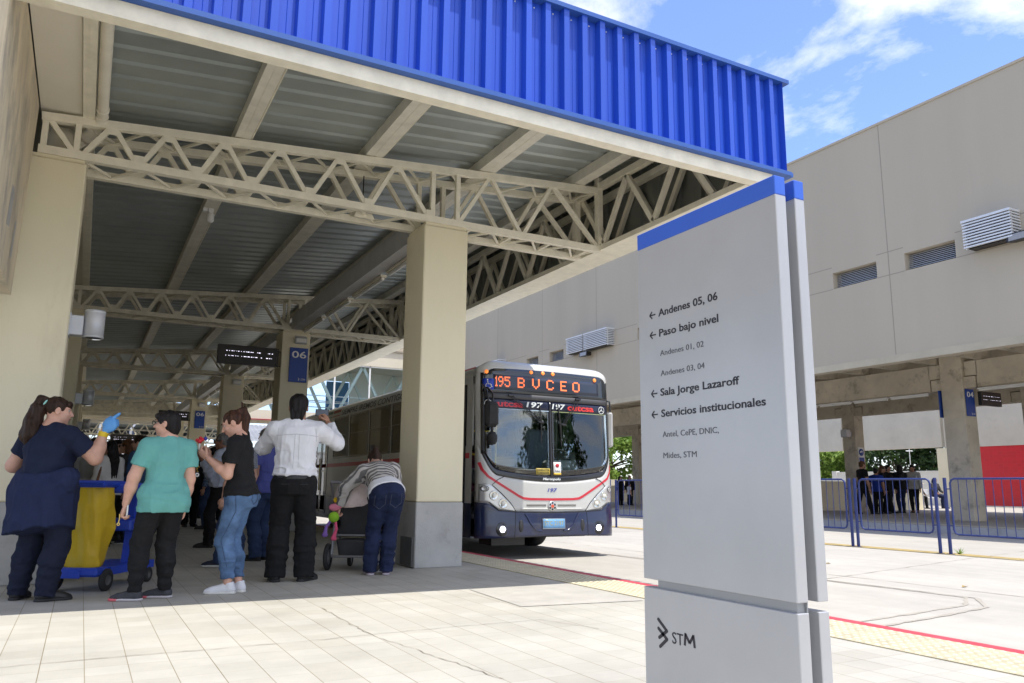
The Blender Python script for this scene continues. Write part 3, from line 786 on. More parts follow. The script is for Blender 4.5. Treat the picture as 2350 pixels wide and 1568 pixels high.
# rear block with red tiles, cream pier and pale panels above
rb = thing('rear_building', 'pale concrete rear block with red tiled wall behind the far platform', 'building', (54, 30, 0))
def rpart(name, mb, m):
    mb.v = [(x-54, y-30, z) for x, y, z in mb.v]; return mb.build(name, m, rb)
g = MB(); g.box(54, 54.5, -20, 35.1, 3.99, 8.5); g.box(54, 54.5, 35.35, 42.7, 4.06, 8.5); g.box(54, 54.5, 43.8, 70, 4.1, 8.5)
rpart('upper_panel', g, mat('pale_concrete_panel', (0.56, .52, .43), .85, var=.08, vs=.6, stain=((.45, .41, .34), .9, .55, .5)))
g = MB(); g.box(54.02, 54.5, 33.0, 35.8, -.2, 3.985); g.box(54.02, 54.5, 42.9, 43.7, -.2, 8.4); g.box(54.02, 54.5, 46.8, 47.6, -.2, 4.09); rpart('pier', g, M['cream'])
def tiles(name, col):
    m = bpy.data.materials.new(name); m.use_nodes = True; t = m.node_tree; b = t.nodes['Principled BSDF']; b.inputs['Roughness'].default_value = .3
    c = t.nodes.new('ShaderNodeTexCoord'); s_ = t.nodes.new('ShaderNodeSeparateXYZ'); cb = t.nodes.new('ShaderNodeCombineXYZ'); k = t.nodes.new('ShaderNodeTexBrick'); L = t.links.new
    L(c.outputs['Object'], s_.inputs[0]); L(s_.outputs[1], cb.inputs[0]); L(s_.outputs[2], cb.inputs[1]); L(cb.outputs[0], k.inputs['Vector'])
    k.offset = 0; k.inputs['Scale'].default_value = 1; k.inputs['Brick Width'].default_value = .3; k.inputs['Row Height'].default_value = .2; k.inputs['Mortar Size'].default_value = .012
    k.inputs['Color1'].default_value = (*col, 1); k.inputs['Color2'].default_value = (col[0]*.88, col[1], col[2], 1); k.inputs['Mortar'].default_value = (col[0]*.92, col[1]*1.6, col[2]*1.6, 1)
    L(k.outputs[0], b.inputs['Base Color']); return m
g = MB(); g.box(54.05, 54.5, -20, 32.99, .02, 3.985); rpart('red_tile_wall', g, tiles('red_tiles', (.60, .018, .028)))
# white boundary wall beyond
bw = thing('boundary_wall', 'white boundary wall in the sun below the trees', 'wall', (62, 45, 0))
q = MB(); q.box(0, .3, -30, 6.3, -.2, 2.55); q.box(0, .3, 6.3, 30, -.2, 2.0); q.box(-.1, .35, 6.1, 6.6, -.2, 2.7); q.build('wall_panel', mat('white_render', (.72, .71, .67), .8, var=.06, vs=.8), bw)
q = MB(); q.box(-.04, .34, -30, 6.1, 2.55, 2.62); q.build('coping', M['white'], bw)

# sign 04, camera notice, lamps, displays of the far platform
s4 = bay_sign('bay_sign', '04', 25.02, 25.46, 3.34, 4.22, 15.40, 'blue 04 bay sign on the concrete column of the far platform', 'blue bay number signs')
s4b = thing('bay_sign', 'blue bay sign seen edge-on at the left of the concrete column', 'sign', (25.0, 16.26, 3.79), 0, 'blue bay number signs')
q = MB(); q.cbox(-.09, .40, -.02, .02, -.45, .45, .004); q.build('panel', M['signblue'], s4b)
led_board(25.50, 26.60, 3.70, 4.15, 15.25, 'black departure display beside the blue 04 sign', 15, 25)
led_board(29.0, 30.2, 3.25, 3.70, 43.0, 'black departure display under the far concrete beam beyond the bus', 16, 25)
cn = thing('notice', 'small white camera notice on the far concrete column', 'sign', (30.65, 23.90, 2.42))
q = MB(); q.cbox(-.19, .19, -.012, .012, -.42, .42, .003); q.build('panel', M['signwhite'], cn)
q = MB(); q.lathe([(0, 0), (.16, 0), (.16, .004), (0, .004)], (0, -.0165, .20), (0, 1, 0), 24); q.box(-.165, .165, -.0165, -.013, -.39, -.03); q.build('blue_field', M['signblue'], cn)
q = MB(); q.hull8([(-.10, -.021, .17), (.03, -.021, .22), (.03, -.021, .28), (-.08, -.021, .23)], [(-.10, -.017, .17), (.03, -.017, .22), (.03, -.017, .28), (-.08, -.017, .23)]); q.hull8([(.02, -.021, .19), (.08, -.021, .21), (.08, -.021, .26), (.02, -.021, .24)], [(.02, -.017, .19), (.08, -.017, .21), (.08, -.017, .26), (.02, -.017, .24)]); q.build('camera_symbol', M['signwhite'], cn)
wb = thing('wall_box_lamp', 'grey box lamp on the left face of the far concrete column', 'lamp', (30.33, 24.15, 3.45))
q = MB(); q.cbox(-.46, -.16, -.16, .16, -.17, .17, .02); q.build('case', M['lampgrey'], wb)
q = MB(); q.cbox(-.16, .02, -.08, .08, -.10, .10, .01); q.build('bracket', M['lampgrey'], wb)
ft = None
for k in range(8):
    y = 8.9+k*1.55+(1.6 if k >= 4 else 0)
    lab = 'white fluorescent batten under the concrete beam of the far platform'
    if ft is None:
        ft = thing('batten_light', lab, 'light fitting', (25.05, y, 4.16), 0, 'battens under the far concrete beam')
        q = MB(); q.cbox(-.06, .06, 0, 1.45, 0, .05, .004); q.build('housing', M['white'], ft)
        q = MB(); q.tube([(0, .03, -.02), (0, 1.42, -.02)], .04, 8); q.build('tube', M['tube'], ft)
    else: tagged_dup(ft, (25.05, y, 4.16), lab)
for k in range(5):
    tagged_dup(ft, (25.05, 24.8+k*1.55, 4.16), 'white fluorescent batten under the concrete beam of the far platform')

# ------------------------------------------------------------------ crowd barriers on the road
def barrier(y0, y1, label):
    xa, xb = 13.79+(11-y0)*.0165-.02, 13.79+(11-y1)*.0165-.02
    t = thing('barrier', label, 'barrier', (xa, y0, ROADZ), 0, 'blue tube barriers on the road')
    def P(u, z): return ((xb-xa)*u, (y1-y0)*u, z)
    L_ = y1-y0; e = .12/L_; h = 1.33; zb = .35
    for u in (0.03, 0.97):
        q = MB(); q.tube([P(u, 0), P(u, h+.02)], .030, 10); q.lathe([(.07, 0), (.07, .008), (.034, .008)], P(u, 0), (0, 0, 1), 10, False); q.build('post', M['railblue'], t)
    ua, ub = .03+.10/L_, .97-.10/L_
    q = MB(); c = .08/L_
    pts = [P(ua, zb+.08), P(ua+c*.3, zb+.025), P(ua+c, zb), P(ub-c, zb), P(ub-c*.3, zb+.025), P(ub, zb+.08), P(ub, h-.08), P(ub-c*.3, h-.025), P(ub-c, h), P(ua+c, h), P(ua+c*.3, h-.025), P(ua, h-.08), P(ua, zb+.08)]
    q.tube(pts, .0185, 8)
    for z in (.5, 1.15):
        q.tube([P(.03, z), P(ua, z)], .012, 6); q.tube([P(.97, z), P(ub, z)], .012, 6)
    q.build('frame', M['railblue'], t)
    q = MB(); n = 9
    for i in range(n):
        u = ua+(ub-ua)*(i+1)/(n+1); q.tube([P(u, zb), P(u, h)], .0078, 6)
    q.build('bars', M['railblue'], t)
BL = ['blue tube barrier cut by the right edge of the picture', 'blue tube barrier in front of the group by the far platform', 'blue tube barrier half hidden behind the right edge of the silver sign', 'blue tube barrier hidden behind the silver sign', 'blue tube barrier behind the left edge of the silver sign, right of the bus', 'blue tube barrier next to the corner of the bus']
for k, (a, b_) in enumerate([(7.27, 9.10), (9.18, 11.0), (11.02, 12.86), (12.9, 16.0), (16.05, 19.06), (19.16, 22.2)]):
    barrier(a, b_, BL[k])

# ------------------------------------------------------------------ footbridge across the far end
fb = thing('footbridge', 'glazed white steel footbridge with cream bands crossing the far end', 'bridge', (8, 46, 0))
def fpart(name, mb, m, **k):
    mb.v = [(x-8, y-46, z) for x, y, z in mb.v]; return mb.build(name, m, fb, **k)
M['bridgecream'] = mat('bridge_cream_panel', (.62, .56, .44), .7, var=.05, vs=.7)
g = MB(); g.box(-12, 19.6, 46.0, 49.6, 8.13, 9.12); fpart('roof_band', g, M['bridgecream'])
g = MB(); g.box(-12, 19.6, 46.3, 49.3, 9.12, 10.9); fpart('upper_wall', g, M['wallgrey'])
g = MB(); g.box(-12, 19.6, 45.9, 49.6, 9.11, 9.2)
for x in (15.75, 16.15): g.box(x, x+.13, 46.2, 46.31, 9.55, 9.95)
fpart('cornice', g, [M['joint']])
g = MB(); g.box(-12, 19.6, 46.0, 46.3, 4.60, 5.12); g.box(-12, 19.6, 49.2, 49.6, 4.60, 5.12); g.box(-12, 19.6, 46.3, 49.2, 4.80, 5.0); g.box(-12, 8.5, 49.61, 51.4, 4.42, 4.9)
fpart('deck', g, M['bridgecream'])
g = MB()
for x in np.arange(-11, 19, 2.4): g.box(x, x+.35, 46.3, 49.2, 4.55, 4.80)
g.box(-12, 19.6, 46.9, 47.2, 4.50, 4.8); fpart('deck_beams', g, M['oldconcrete'])
g = MB(); g.box(-12, 19.6, 45.93, 45.999, 4.54, 4.60); fpart('red_edge', g, mat('red_trim', (.30, .02, .03), .5, var=.1))
g = MB()
for x in np.arange(-11.05, 19.5, 2.157): g.box(x, x+.09, 46.05, 46.15, 5.12, 8.13)
g.box(-12, 19.6, 46.05, 46.13, 8.05, 8.129)
fpart('mullions', g, M['white'])
g = MB()
for yy in (46.35, 49.2):
    for k in range(11):
        xb_ = -11.2+k*3.0+.2; g.bar((xb_-1.5, yy, 8.13), (xb_, yy, 5.12), .16, .16, (0, 1, 0)); g.bar((xb_, yy, 5.12), (xb_+1.5, yy, 8.13), .16, .16, (0, 1, 0))
fpart('truss_diagonals', g, mat('pale_green_white_steel', (.66, .70, .62), .5, var=.04))
g = MB()
for z in (5.75, 6.15): g.tube([(-12, 46.22, z), (19.6, 46.22, z)], .03, 6); g.tube([(-12, 49.1, z), (19.6, 49.1, z)], .03, 6)
fpart('handrail', g, M['white'])
g = MB(); g.box(-12, 19.6, 46.08, 46.095, 5.12, 8.05); fpart('glazing', g, glass('bridge_glass', (.90, .95, .97), 1.25))
g = MB(); g.box(14.6, 19.6, 49.25, 49.4, 5.12, 8.13); g.box(13.1, 14.6, 49.25, 49.4, 7.5, 8.13); fpart('rear_panel', g, M['offwhite'])
g = MB(); g.box(13.1, 14.55, 49.30, 49.36, 5.12, 7.45); fpart('blue_window', g, mat('blue_tinted_glass', (.05, .16, .30), .1, var=.1, vs=.6))
g = MB(); g.box(11.3, 12.0, 50.5, 51.2, -.2, 10.5); g.box(-5.4, -4.7, 47.4, 48.1, -.2, 4.6); fpart('pillar', g, M['oldconcrete'])

# awning beyond the footbridge and a bright wall behind it
aw = thing('corrugated_awning', 'grey corrugated awning roof beyond the footbridge', 'canopy', (8, 60, 0))
q = MB(); n = 140
V = []
for i in range(n*2):
    x = -14+i*.16; h = .05 if i % 2 else 0; V += [(x, -2, 3.95+h), (x, 3, 5.45+h)]
q.add(V, [(2*i, 2*i+2, 2*i+3, 2*i+1) for i in range(2*n-1)])
q.build('roof_sheet', mat('grey_corrugated_sheet', (.30, .30, .29), .5, metal=.3, var=.2, vs=1.5), aw, fixn=False)
for x in (-10, -3, 4, 11, 18, 25):
    q = MB(); q.box(x, x+.2, 0, .2, -.2, 4.5); q.build('post', M['white'], aw)
fwl = thing('far_wall', 'bright white wall in the sun beyond the awning', 'wall', (0, 76, 0))
q = MB(); q.box(-40, 40, 0, .4, -.2, 4.0); q.build('wall_panel', M['white'], fwl)
q = MB(); q.box(-40, 40, -.05, .45, 4.0, 4.1); q.build('coping', M['white'], fwl)
# the next canopy beyond the bridge
nc = thing('far_canopy', 'far cream truss canopy beyond the footbridge', 'canopy', (2, 54, 0))
for Y in (-2.0, 4.5, 10.5):
    q = MB()
    for zz in (3.75, 4.45): q.bar((-5, Y, zz), (6, Y, zz), .10)
    for k in range(14): x = -5+k*.8; q.bar((x, Y, 3.75), (x+.4, Y, 4.45), .07); q.bar((x+.4, Y, 4.45), (x+.8, Y, 3.75), .07)
    q.build('truss', M['creamsteel'], nc)
q = MB(); 
for k in range(6): q.box(-5+k*1.9, -5+k*1.9+1.75, -3, 14, 4.6, 4.66)
q.build('roof_sheet', M['zinc'], nc)
for y in (-2, 4.5, 10.5):
    for x in (-4, 2.2): q = MB(); q.box(x, x+.5, y, y+.5, -.2, 3.7); q.build('post', M['cream'], nc)

# ------------------------------------------------------------------ directory sign (pylon)
ds = thing('directory_sign', 'tall silver directory totem with blue top band in the foreground', 'sign', (2.0, 2.2, 0))
DSX, DY0, DY1 = 2.0, 1.829, 2.602
def dpart(name, mb, m, **k):
    mb.v = [(x-2.0, y-2.2, z) for x, y, z in mb.v]; return mb.build(name, m, ds, **k)
for (x0, x1, ya, yb, nm) in ((2.0, 2.051, DY0, DY1, 'panel'), (2.092, 2.139, DY0-.002, DY1-.03, 'rear_panel')):
    g = MB(); g.cbox(x0, x1, ya, yb, .572, 1.921, .0025); dpart(nm, g, M['steelgrey'])
    g = MB(); g.cbox(x0, x1, ya, yb, 1.9212, 1.989, .0025); dpart('blue_band', g, mat('band_blue', (.035, .125, .60), .4, var=.04))
    g = MB(); g.cbox(x0, x1, ya, yb, .0, .541, .0025); dpart('base_panel' if nm == 'panel' else 'rear_base_panel', g, M['steelgrey'])
g = MB(); g.box(2.012, 2.045, DY0+.012, DY1-.075, .535, .58); g.box(2.054, 2.090, DY0+.05, DY1-.05, 0, 1.97); g.box(2.046, 2.0495, DY0+.003, DY0+.03, .535, .58)
dpart('core', g, mat('satin_silver_core', (.33, .34, .355), .5, metal=.3, var=.05, vs=3))
LIN = [('Andenes 05, 06', 2.470, 2.127, 1.609, .031, 1), ('Paso bajo nivel', 2.468, 2.127, 1.5255, .031, 1), ('Andenes 01, 02', 2.465, 2.210, 1.4455, .0235, 0), ('Andenes 03, 04', 2.464, 2.209, 1.3635, .0235, 0),
       ('Sala Jorge Lazaroff', 2.469, 2.035, 1.285, .030, 1), ('Servicios institucionales', 2.467, 1.917, 1.2005, .030, 1), ('Antel, CePE, DNIC,', 2.4615, 2.147, 1.1205, .0235, 0), ('Mides, STM', 2.460, 2.268, 1.038, .0235, 0)]
M['signink'] = mat('sign_ink', (.022, .020, .03), .5, var=0)
M['signgrey'] = mat('sign_ink_grey', (.085, .085, .10), .5, var=0)
for (s_, ya, yb, z, cp, b_) in LIN:
    lettering('lettering', s_, (-.0005, ya-2.2, z), (0, -1, 0), (0, 0, 1), ya-yb, None, M['signink'] if b_ else M['signgrey'], ds, bold=.016 if b_ else -.004, depth=.0008, cap=cp)
    if b_:
        q = MB(); y0 = 2.526-2.2; zc = z+.0125
        q.bar((-.0008, y0, zc), (-.0008, y0-.037, zc), .0008, .0052, (0, 0, 1)); q.bar((-.0008, y0, zc-.0), (-.0008, y0-.016, zc+.0145), .0008, .0056, (0, 0, 1)); q.bar((-.0008, y0, zc), (-.0008, y0-.016, zc-.0145), .0008, .0056, (0, 0, 1))
        q.build('arrow', M['signink'], ds)
# operator mark on the base: two chevrons and the letters
q = MB()
for (a, b_) in (((2.516, .428), (2.466, .392)), ((2.466, .392), (2.512, .362)), ((2.516, .395), (2.466, .362)), ((2.466, .362), (2.508, .330))):
    q.bar((-.0008, a[0]-2.2, a[1]), (-.0008, b_[0]-2.2, b_[1]), .0009, .0125, (0, 0, 1)); q.lathe([(0, -.0004), (.0062, -.0004), (.0062, .0004), (0, .0004)], (-.0008, a[0]-2.2, a[1]), (1, 0, 0), 12, False); q.lathe([(0, -.0005), (.0062, -.0005), (.0062, .0005), (0, .0005)], (-.0008, b_[0]-2.2, b_[1]), (1, 0, 0), 12, False)
q.build('emblem', M['signink'], ds)
lettering('operator_name', 'ST', (-.0005, 2.436-2.2, .354), (0, -1, 0), (0, 0, 1), .062, None, M['signink'], ds, bold=.002, depth=.0008, cap=.043)
q = MB(); ya, yb, za, zb = .166, .112, .3575, .4015
for (a, b_) in (((ya, za), (ya-.006, zb)), ((yb, za), (yb+.006, zb)), ((ya-.006, zb-.004), ((ya+yb)/2, za+.012)), ((yb+.006, zb-.004), ((ya+yb)/2, za+.012))): q.bar((-.0008, a[0], a[1]), (-.0008, b_[0], b_[1]), .0009, .0105, (0, 0, 1) if abs(a[0]-b_[0]) > .01 else (0, 1, 0))
q.build('operator_name', M['signink'], ds)
# ================================================================== city bus
BX, BY = 6.655, 11.0
bus = thing('city_bus', 'white and navy city bus with red stripes and orange destination lettering at the platform', 'bus', (BX, BY, ROADZ))
def Z(z): return z-ROADZ
HW = 1.275
def fy(u, z):
    a = abs(u); y = .05*(a/HW)**2
    if a > 1.03: y += .24*(1-math.sqrt(max(0, 1-((a-1.03)/.262)**2)))
    if z > 1.0: y += .085*(z-1.0)/1.8
    if z > 2.72: y += .22*(1-math.sqrt(max(0, 1-min(1, (z-2.72)/.235)**2)))
    if z < .55: y -= .02*min(1, (.55-z)/.2)
    return y
def fp(u, z, off=0.0):
    e = .01
    p = Vector((u, fy(u, z), Z(z)))
    if off:
        du = Vector((2*e, fy(u+e, z)-fy(u-e, z), 0)); dz = Vector((0, fy(u, z+e)-fy(u, z-e), 2*e))
        p += du.cross(dz).normalized()*off
    return p
def patch(name, m, u0, u1, lo, hi, nu=40, nv=8, off=0.0, th=.012, parent=None, smooth=True):
    """piece of the bus front between the curves lo(u) and hi(u)"""
    g = MB(); F = []; B = []
    for j in range(nv+1):
        for i in range(nu+1):
            u = u0+(u1-u0)*i/nu; z = lo(u)+(hi(u)-lo(u))*j/nv
            F.append(fp(u, z, off)); B.append(fp(u, z, off-th))
    n = len(F); w = nu+1; f = []
    for j in range(nv):
        for i in range(nu):
            a = j*w+i; f.append((a, a+1, a+w+1, a+w)); f.append((n+a, n+a+w, n+a+w+1, n+a+1))
    for i in range(nu):
        a = i; f.append((a, n+a, n+a+1, a+1)); a = nv*w+i; f.append((a, a+1, n+a+1, n+a))
    for j in range(nv):
        a = j*w; f.append((a, a+w, n+a+w, n+a)); a = j*w+nu; f.append((a, n+a, n+a+w, a+w))
    g.add(F+B, f, smooth)
    return g.build(name, m, parent or bus, fixn=False)
def line(name, m, pts, r, off=.004, parent=None, flat=None):
    g = MB(); P = []
    for (a, b_) in zip(pts[:-1], pts[1:]):
        k = max(1, int(math.dist(a, b_)/.05))
        for i in range(k): P.append((a[0]+(b_[0]-a[0])*i/k, a[1]+(b_[1]-a[1])*i/k))
    P.append(pts[-1])
    if flat:
        F = []
        for i, p in enumerate(P):
            q = P[min(i+1, len(P)-1)]; o = P[max(0, i-1)]; d = math.dist(q, o) or 1; nx, nz = -(q[1]-o[1])/d*flat/2, (q[0]-o[0])/d*flat/2
            F += [fp(p[0]+nx, p[1]+nz, off), fp(p[0]-nx, p[1]-nz, off), fp(p[0]+nx, p[1]+nz, off-.003), fp(p[0]-nx, p[1]-nz, off-.003)]
        f = []
        for i in range(len(P)-1):
            a = 4*i; f += [(a, a+1, a+5, a+4), (a, a+4, a+6, a+2), (a+1, a+3, a+7, a+5), (a+2, a+6, a+7, a+3)]
        g.add(F, f); return g.build(name, m, parent or bus)
    g.tube([fp(u, z, off) for u, z in P], r, 6); return g.build(name, m, parent or bus)

M['busgrey'] = mat('bus_silver_white', (.58, .58, .545), .32, var=.05, vs=1.5, coat=.4, stain=((.40, .37, .31), 2.2, .58, .35), stretch=(1, 1, .4))
M['navy'] = mat('bus_navy', (.008, .015, .060), .28, var=.1, vs=2, coat=.6, stain=((.06, .055, .055), 3, .52, .5))
M['busred'] = mat('bus_red_stripe', (.62, .03, .05), .35, var=.05)
M['busblack'] = mat('bus_black_surround', (.012, .012, .014), .22, var=.1, vs=3, coat=.4)
M['glassf'] = glass('windscreen_glass', (.90, .96, .96), 1.75)
M['glasss'] = glass('bus_side_glass', (.55, .56, .52), 1.6)
def ws_lo(u): a = abs(u); return 1.10+.075*(a/.9)**2+(.30*((a-.95)/.26)**2.2 if a > .95 else 0)
def bl_lo(u): a = abs(u); return ws_lo(u)-.085
def bump_top(u):
    a = abs(u)
    return float(np.interp(a, [0, .62, .95, 1.12, HW], [.535, .548, .575, .675, .69]))
def disp_top(u): a = abs(u); return 2.815-.012*(a/.8)**2-(.16*((a-.98)/.24)**2.2 if a > .98 else 0)
# white mask: bonnet panel, pillars, roof brow
patch('front_panel', M['busgrey'], -HW, HW, bump_top, bl_lo, 60, 10, 0, .03)
for s_ in (-1, 1):
    patch('front_pillar', M['busgrey'], *( (-HW, -1.19) if s_ < 0 else (1.19, HW)), lambda u: bl_lo(u)-.0, lambda u: 2.72, 8, 24, -.003, .03)
patch('roof_brow', M['busgrey'], -HW, HW, lambda u: min(disp_top(u), 2.80), lambda u: 2.945-(.16*((abs(u)-.85)/.425)**2.4 if abs(u) > .85 else 0), 60, 8, 0, .03)
# black surround
blk = patch('windscreen_surround', M['busblack'], -1.215, 1.215, bl_lo, ws_lo, 60, 3, .003, .012)
for s_ in (-1, 1):
    patch('windscreen_surround', M['busblack'], *((-1.215, -1.17) if s_ < 0 else (1.17, 1.215)), lambda u: ws_lo(1.17), lambda u: 2.72, 4, 20, .003, .012)
patch('wiper_panel', mat('grey_black_panel', (.06, .06, .062), .45, var=.1), -1.17, 1.17, lambda u: 2.315, lambda u: 2.40, 40, 2, .010, .02)
dis = patch('destination_display', M['darkglass'], -1.205, 1.205, lambda u: 2.402, disp_top, 50, 8, .004, .02)
patch('display_window', mat('display_glass', (.035, .045, .07), .12, var=.1, vs=2), -1.03, .98, lambda u: 2.46, lambda u: 2.70, 40, 4, .006, .004, parent=dis)
# windscreen panes and the divider
patch('windscreen', M['glassf'], -1.17, -.02, ws_lo, lambda u: 2.315, 30, 12, 0, .006)
patch('windscreen', M['glassf'], .02, 1.17, ws_lo, lambda u: 2.315, 30, 12, 0, .006)
patch('windscreen_divider', M['busblack'], -.02, .02, ws_lo, lambda u: 2.32, 2, 10, .006, .03)
bandm = mat('dark_sun_band', (.012, .016, .04), .15, var=.1)
for a, b_ in ((-1.165, -.022), (.022, 1.165)): patch('sun_band', bandm, a, b_, lambda u: 2.16, lambda u: 2.312, 24, 3, .003, .004)
pale = mat('pale_blue_line', (.45, .58, .70), .5, var=0)
line('band_line', pale, [(-1.1, 2.15), (-.03, 2.15)], 0, .006, flat=.012); line('band_line', mat('olive_line', (.30, .34, .16), .5, var=0), [(.03, 2.15), (1.1, 2.15)], 0, .006, flat=.012)
def ftext(name, s_, u0, u1, z0, z1, m, bold=0, off=.006, shear=0, parent=None):
    um = (u0+u1)/2; p0 = fp(u0, z0, off); p1 = fp(u1, z0, off); p2 = fp(u0, z1, off)
    return lettering(name, s_, p0, p1-p0, p2-p0, (p1-p0).length, z1-z0, m, parent or bus, bold=bold, shear=shear, depth=.001)
redt = mat('dark_red_letter', (.60, .03, .05), .5, var=0, emit=(.5, .02, .03), es=.0)
ftext('fleet_lettering', 'cutcsa', -1.06, -.50, 2.185, 2.275, redt, .03); ftext('fleet_lettering', 'cutcsa', .335, .87, 2.185, 2.275, mat('red_letter', (.75, .04, .03), .5, var=0), .03)
whl = mat('white_letter', (.75, .78, .76), .5, var=0)
ftext('fleet_number', '197', -.45, -.135, 2.195, 2.285, whl, .025, shear=.15); ftext('fleet_number', '197', .03, .29, 2.19, 2.28, whl, .025, shear=.15)
for uc in (-1.115, 1.03):
    g = MB(); n = 24; c_ = fp(uc, 2.225, .008)
    ex = (fp(uc+.01, 2.225)-fp(uc-.01, 2.225)).normalized(); ez = Vector((0, 0, 1)); nn = ex.cross(ez)
    ring = [c_+(ex*math.cos(2*PI*k/n)+ez*math.sin(2*PI*k/n))*.058 for k in range(n)]; g.tube(ring+[ring[0]], .0055, 5)
    for a in (90, 210, 330):
        d_ = ex*math.cos(R(a))+ez*math.sin(R(a)); g.tube([c_, c_+d_*.056], [.009, .003], 5)
    g.build('maker_emblem', whl, bus)
ftext('maker_lettering', 'Marcopolo', -.17, .165, 1.028, 1.078, whl, .03, shear=.25)
ftext('fleet_number', '197', -.085, .095, .852, .912, mat('blue_letter', (.03, .04, .35), .5, var=0), .02, shear=.25)
# orange dot matrix destination
F57 = {'1': ['00100', '01100', '00100', '00100', '00100', '00100', '01110'], '9': ['01110', '10001', '10001', '01111', '00001', '00010', '01100'], '5': ['11111', '10000', '11110', '00001', '00001', '10001', '01110'],
       'B': ['11110', '10001', '10001', '11110', '10001', '10001', '11110'], 'U': ['10001']*5+['01010', '00100'], 'C': ['01110', '10001', '10000', '10000', '10000', '10001', '01110'], 'E': ['11111', '10000', '10000', '11110', '10000', '10000', '11111'], 'O': ['01110', '10001', '10001', '10001', '10001', '10001', '01110']}
def dots(name, s_, u0, u1, z0, z1):
    g = MB(); 
    rows = F57[s_]
    for r in range(14):
        for c in range(10):
            if rows[r//2][c//2] == '1':
                u = u0+(u1-u0)*(c+.5)/10; z = z1-(z1-z0)*(r+.5)/14; h = (u1-u0)/10*.50; k = (z1-z0)/14*.50
                g.add([fp(u-h, z-k, .009), fp(u+h, z-k, .009), fp(u+h, z+k, .009), fp(u-h, z+k, .009)], [(0, 1, 2, 3)])
    return g.build(name, M['ledorange'], dis, fixn=False)
for ch, a, b_ in (('1', -1.01, -.945), ('9', -.945, -.855), ('5', -.835, -.735), ('B', -.60, -.475), ('U', -.335, -.195), ('C', -.065, .075), ('E', .205, .33), ('O', .445, .59)): dots('destination_letter', ch, a, b_, 2.505, 2.672)
iswh = patch('access_sign', mat('access_blue', (.015, .05, .42), .4, var=.05), -1.19, -1.02, lambda u: 2.45, lambda u: 2.625, 4, 4, .010, .004)
g = MB(); c_ = (-1.105, 2.51)
g.tube([fp(c_[0]+.042*math.cos(R(a)), c_[1]+.042*math.sin(R(a)), .016) for a in range(130, 391, 20)], .006, 5)
g.tube([fp(-1.12, 2.585, .016), fp(-1.115, 2.535, .016), fp(-1.08, 2.535, .016), fp(-1.06, 2.49, .016), fp(-1.045, 2.495, .016)], .0065, 5)
g.lathe([(0, 0), (.012, 0), (.012, .004), (0, .004)], fp(-1.122, 2.603, .012), (0, -1, 0), 10)
g.build('wheelchair_symbol', M['signwhite'], iswh)
org = mat('orange_marker', (.9, .28, .06), .3, var=0, emit=(1.0, .25, .04), es=.45)
for u, z in ((-1.135, 2.735), (-.345, 2.775), (-.125, 2.775), (.065, 2.775), (.91, 2.735)):
    g = MB(); p = fp(u, z, .004); g.lathe([(.032, 0), (.032, .008), (.024, .016), (0, .018)], p, (fp(u, z, .1)-fp(u, z)), 14); g.build('marker_lamp', org, bus)
# red swoosh, bonnet seams, grille line
pl = [(-1.235, 1.30), (-1.20, 1.19), (-1.12, 1.085), (-.98, 1.0), (-.60, .79), (-.52, .755), (-.40, .742), (0, .738)]
line('front_stripe', M['busred'], pl+[(-a, b_) for a, b_ in pl[-2::-1]], 0, .005, flat=.037)
for s_ in (-1, 1):
    line('bonnet_seam', M['busblack'], [(s_*.86, bl_lo(.86)+.0), (s_*.96, 1.04), (s_*1.06, .955), (s_*.90, .83), (s_*.74, .68), (s_*.64, .545)], .006, .002)
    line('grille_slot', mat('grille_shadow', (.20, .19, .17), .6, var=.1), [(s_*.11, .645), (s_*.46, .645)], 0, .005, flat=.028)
    line('grille_slot', M['busgrey'], [(s_*.08, .59), (s_*.56, .59)], .014, .004)
g = MB(); c_ = fp(0, .632, .006); n = Vector((0, -1, 0))
g.m = 0; g.lathe([(0, 0), (.078, 0), (.078, .010), (.07, .014), (0, .014)], c_, n, 28)
for k in range(6):
    a0, a1 = R(60*k+10), R(60*k+50)
    g.m = 1; pts = [c_+Vector((math.cos(a), 0, math.sin(a)))*r for a, r in ((a0, .038), (a0, .062), ((a0+a1)/2, .066), (a1, .062), (a1, .038))]
    g.add([p+n*.016 for p in pts], [(0, 1, 2, 3, 4)])
g.m = 2; g.lathe([(.03, .014), (.03, .019), (0, .020)], c_, n, 6, False)
g.build('round_emblem', [mat('emblem_silver', (.6, .6, .58), .3, metal=.6, var=0), M['black'], mat('emblem_red', (.70, .10, .04), .4, var=0)], bus)
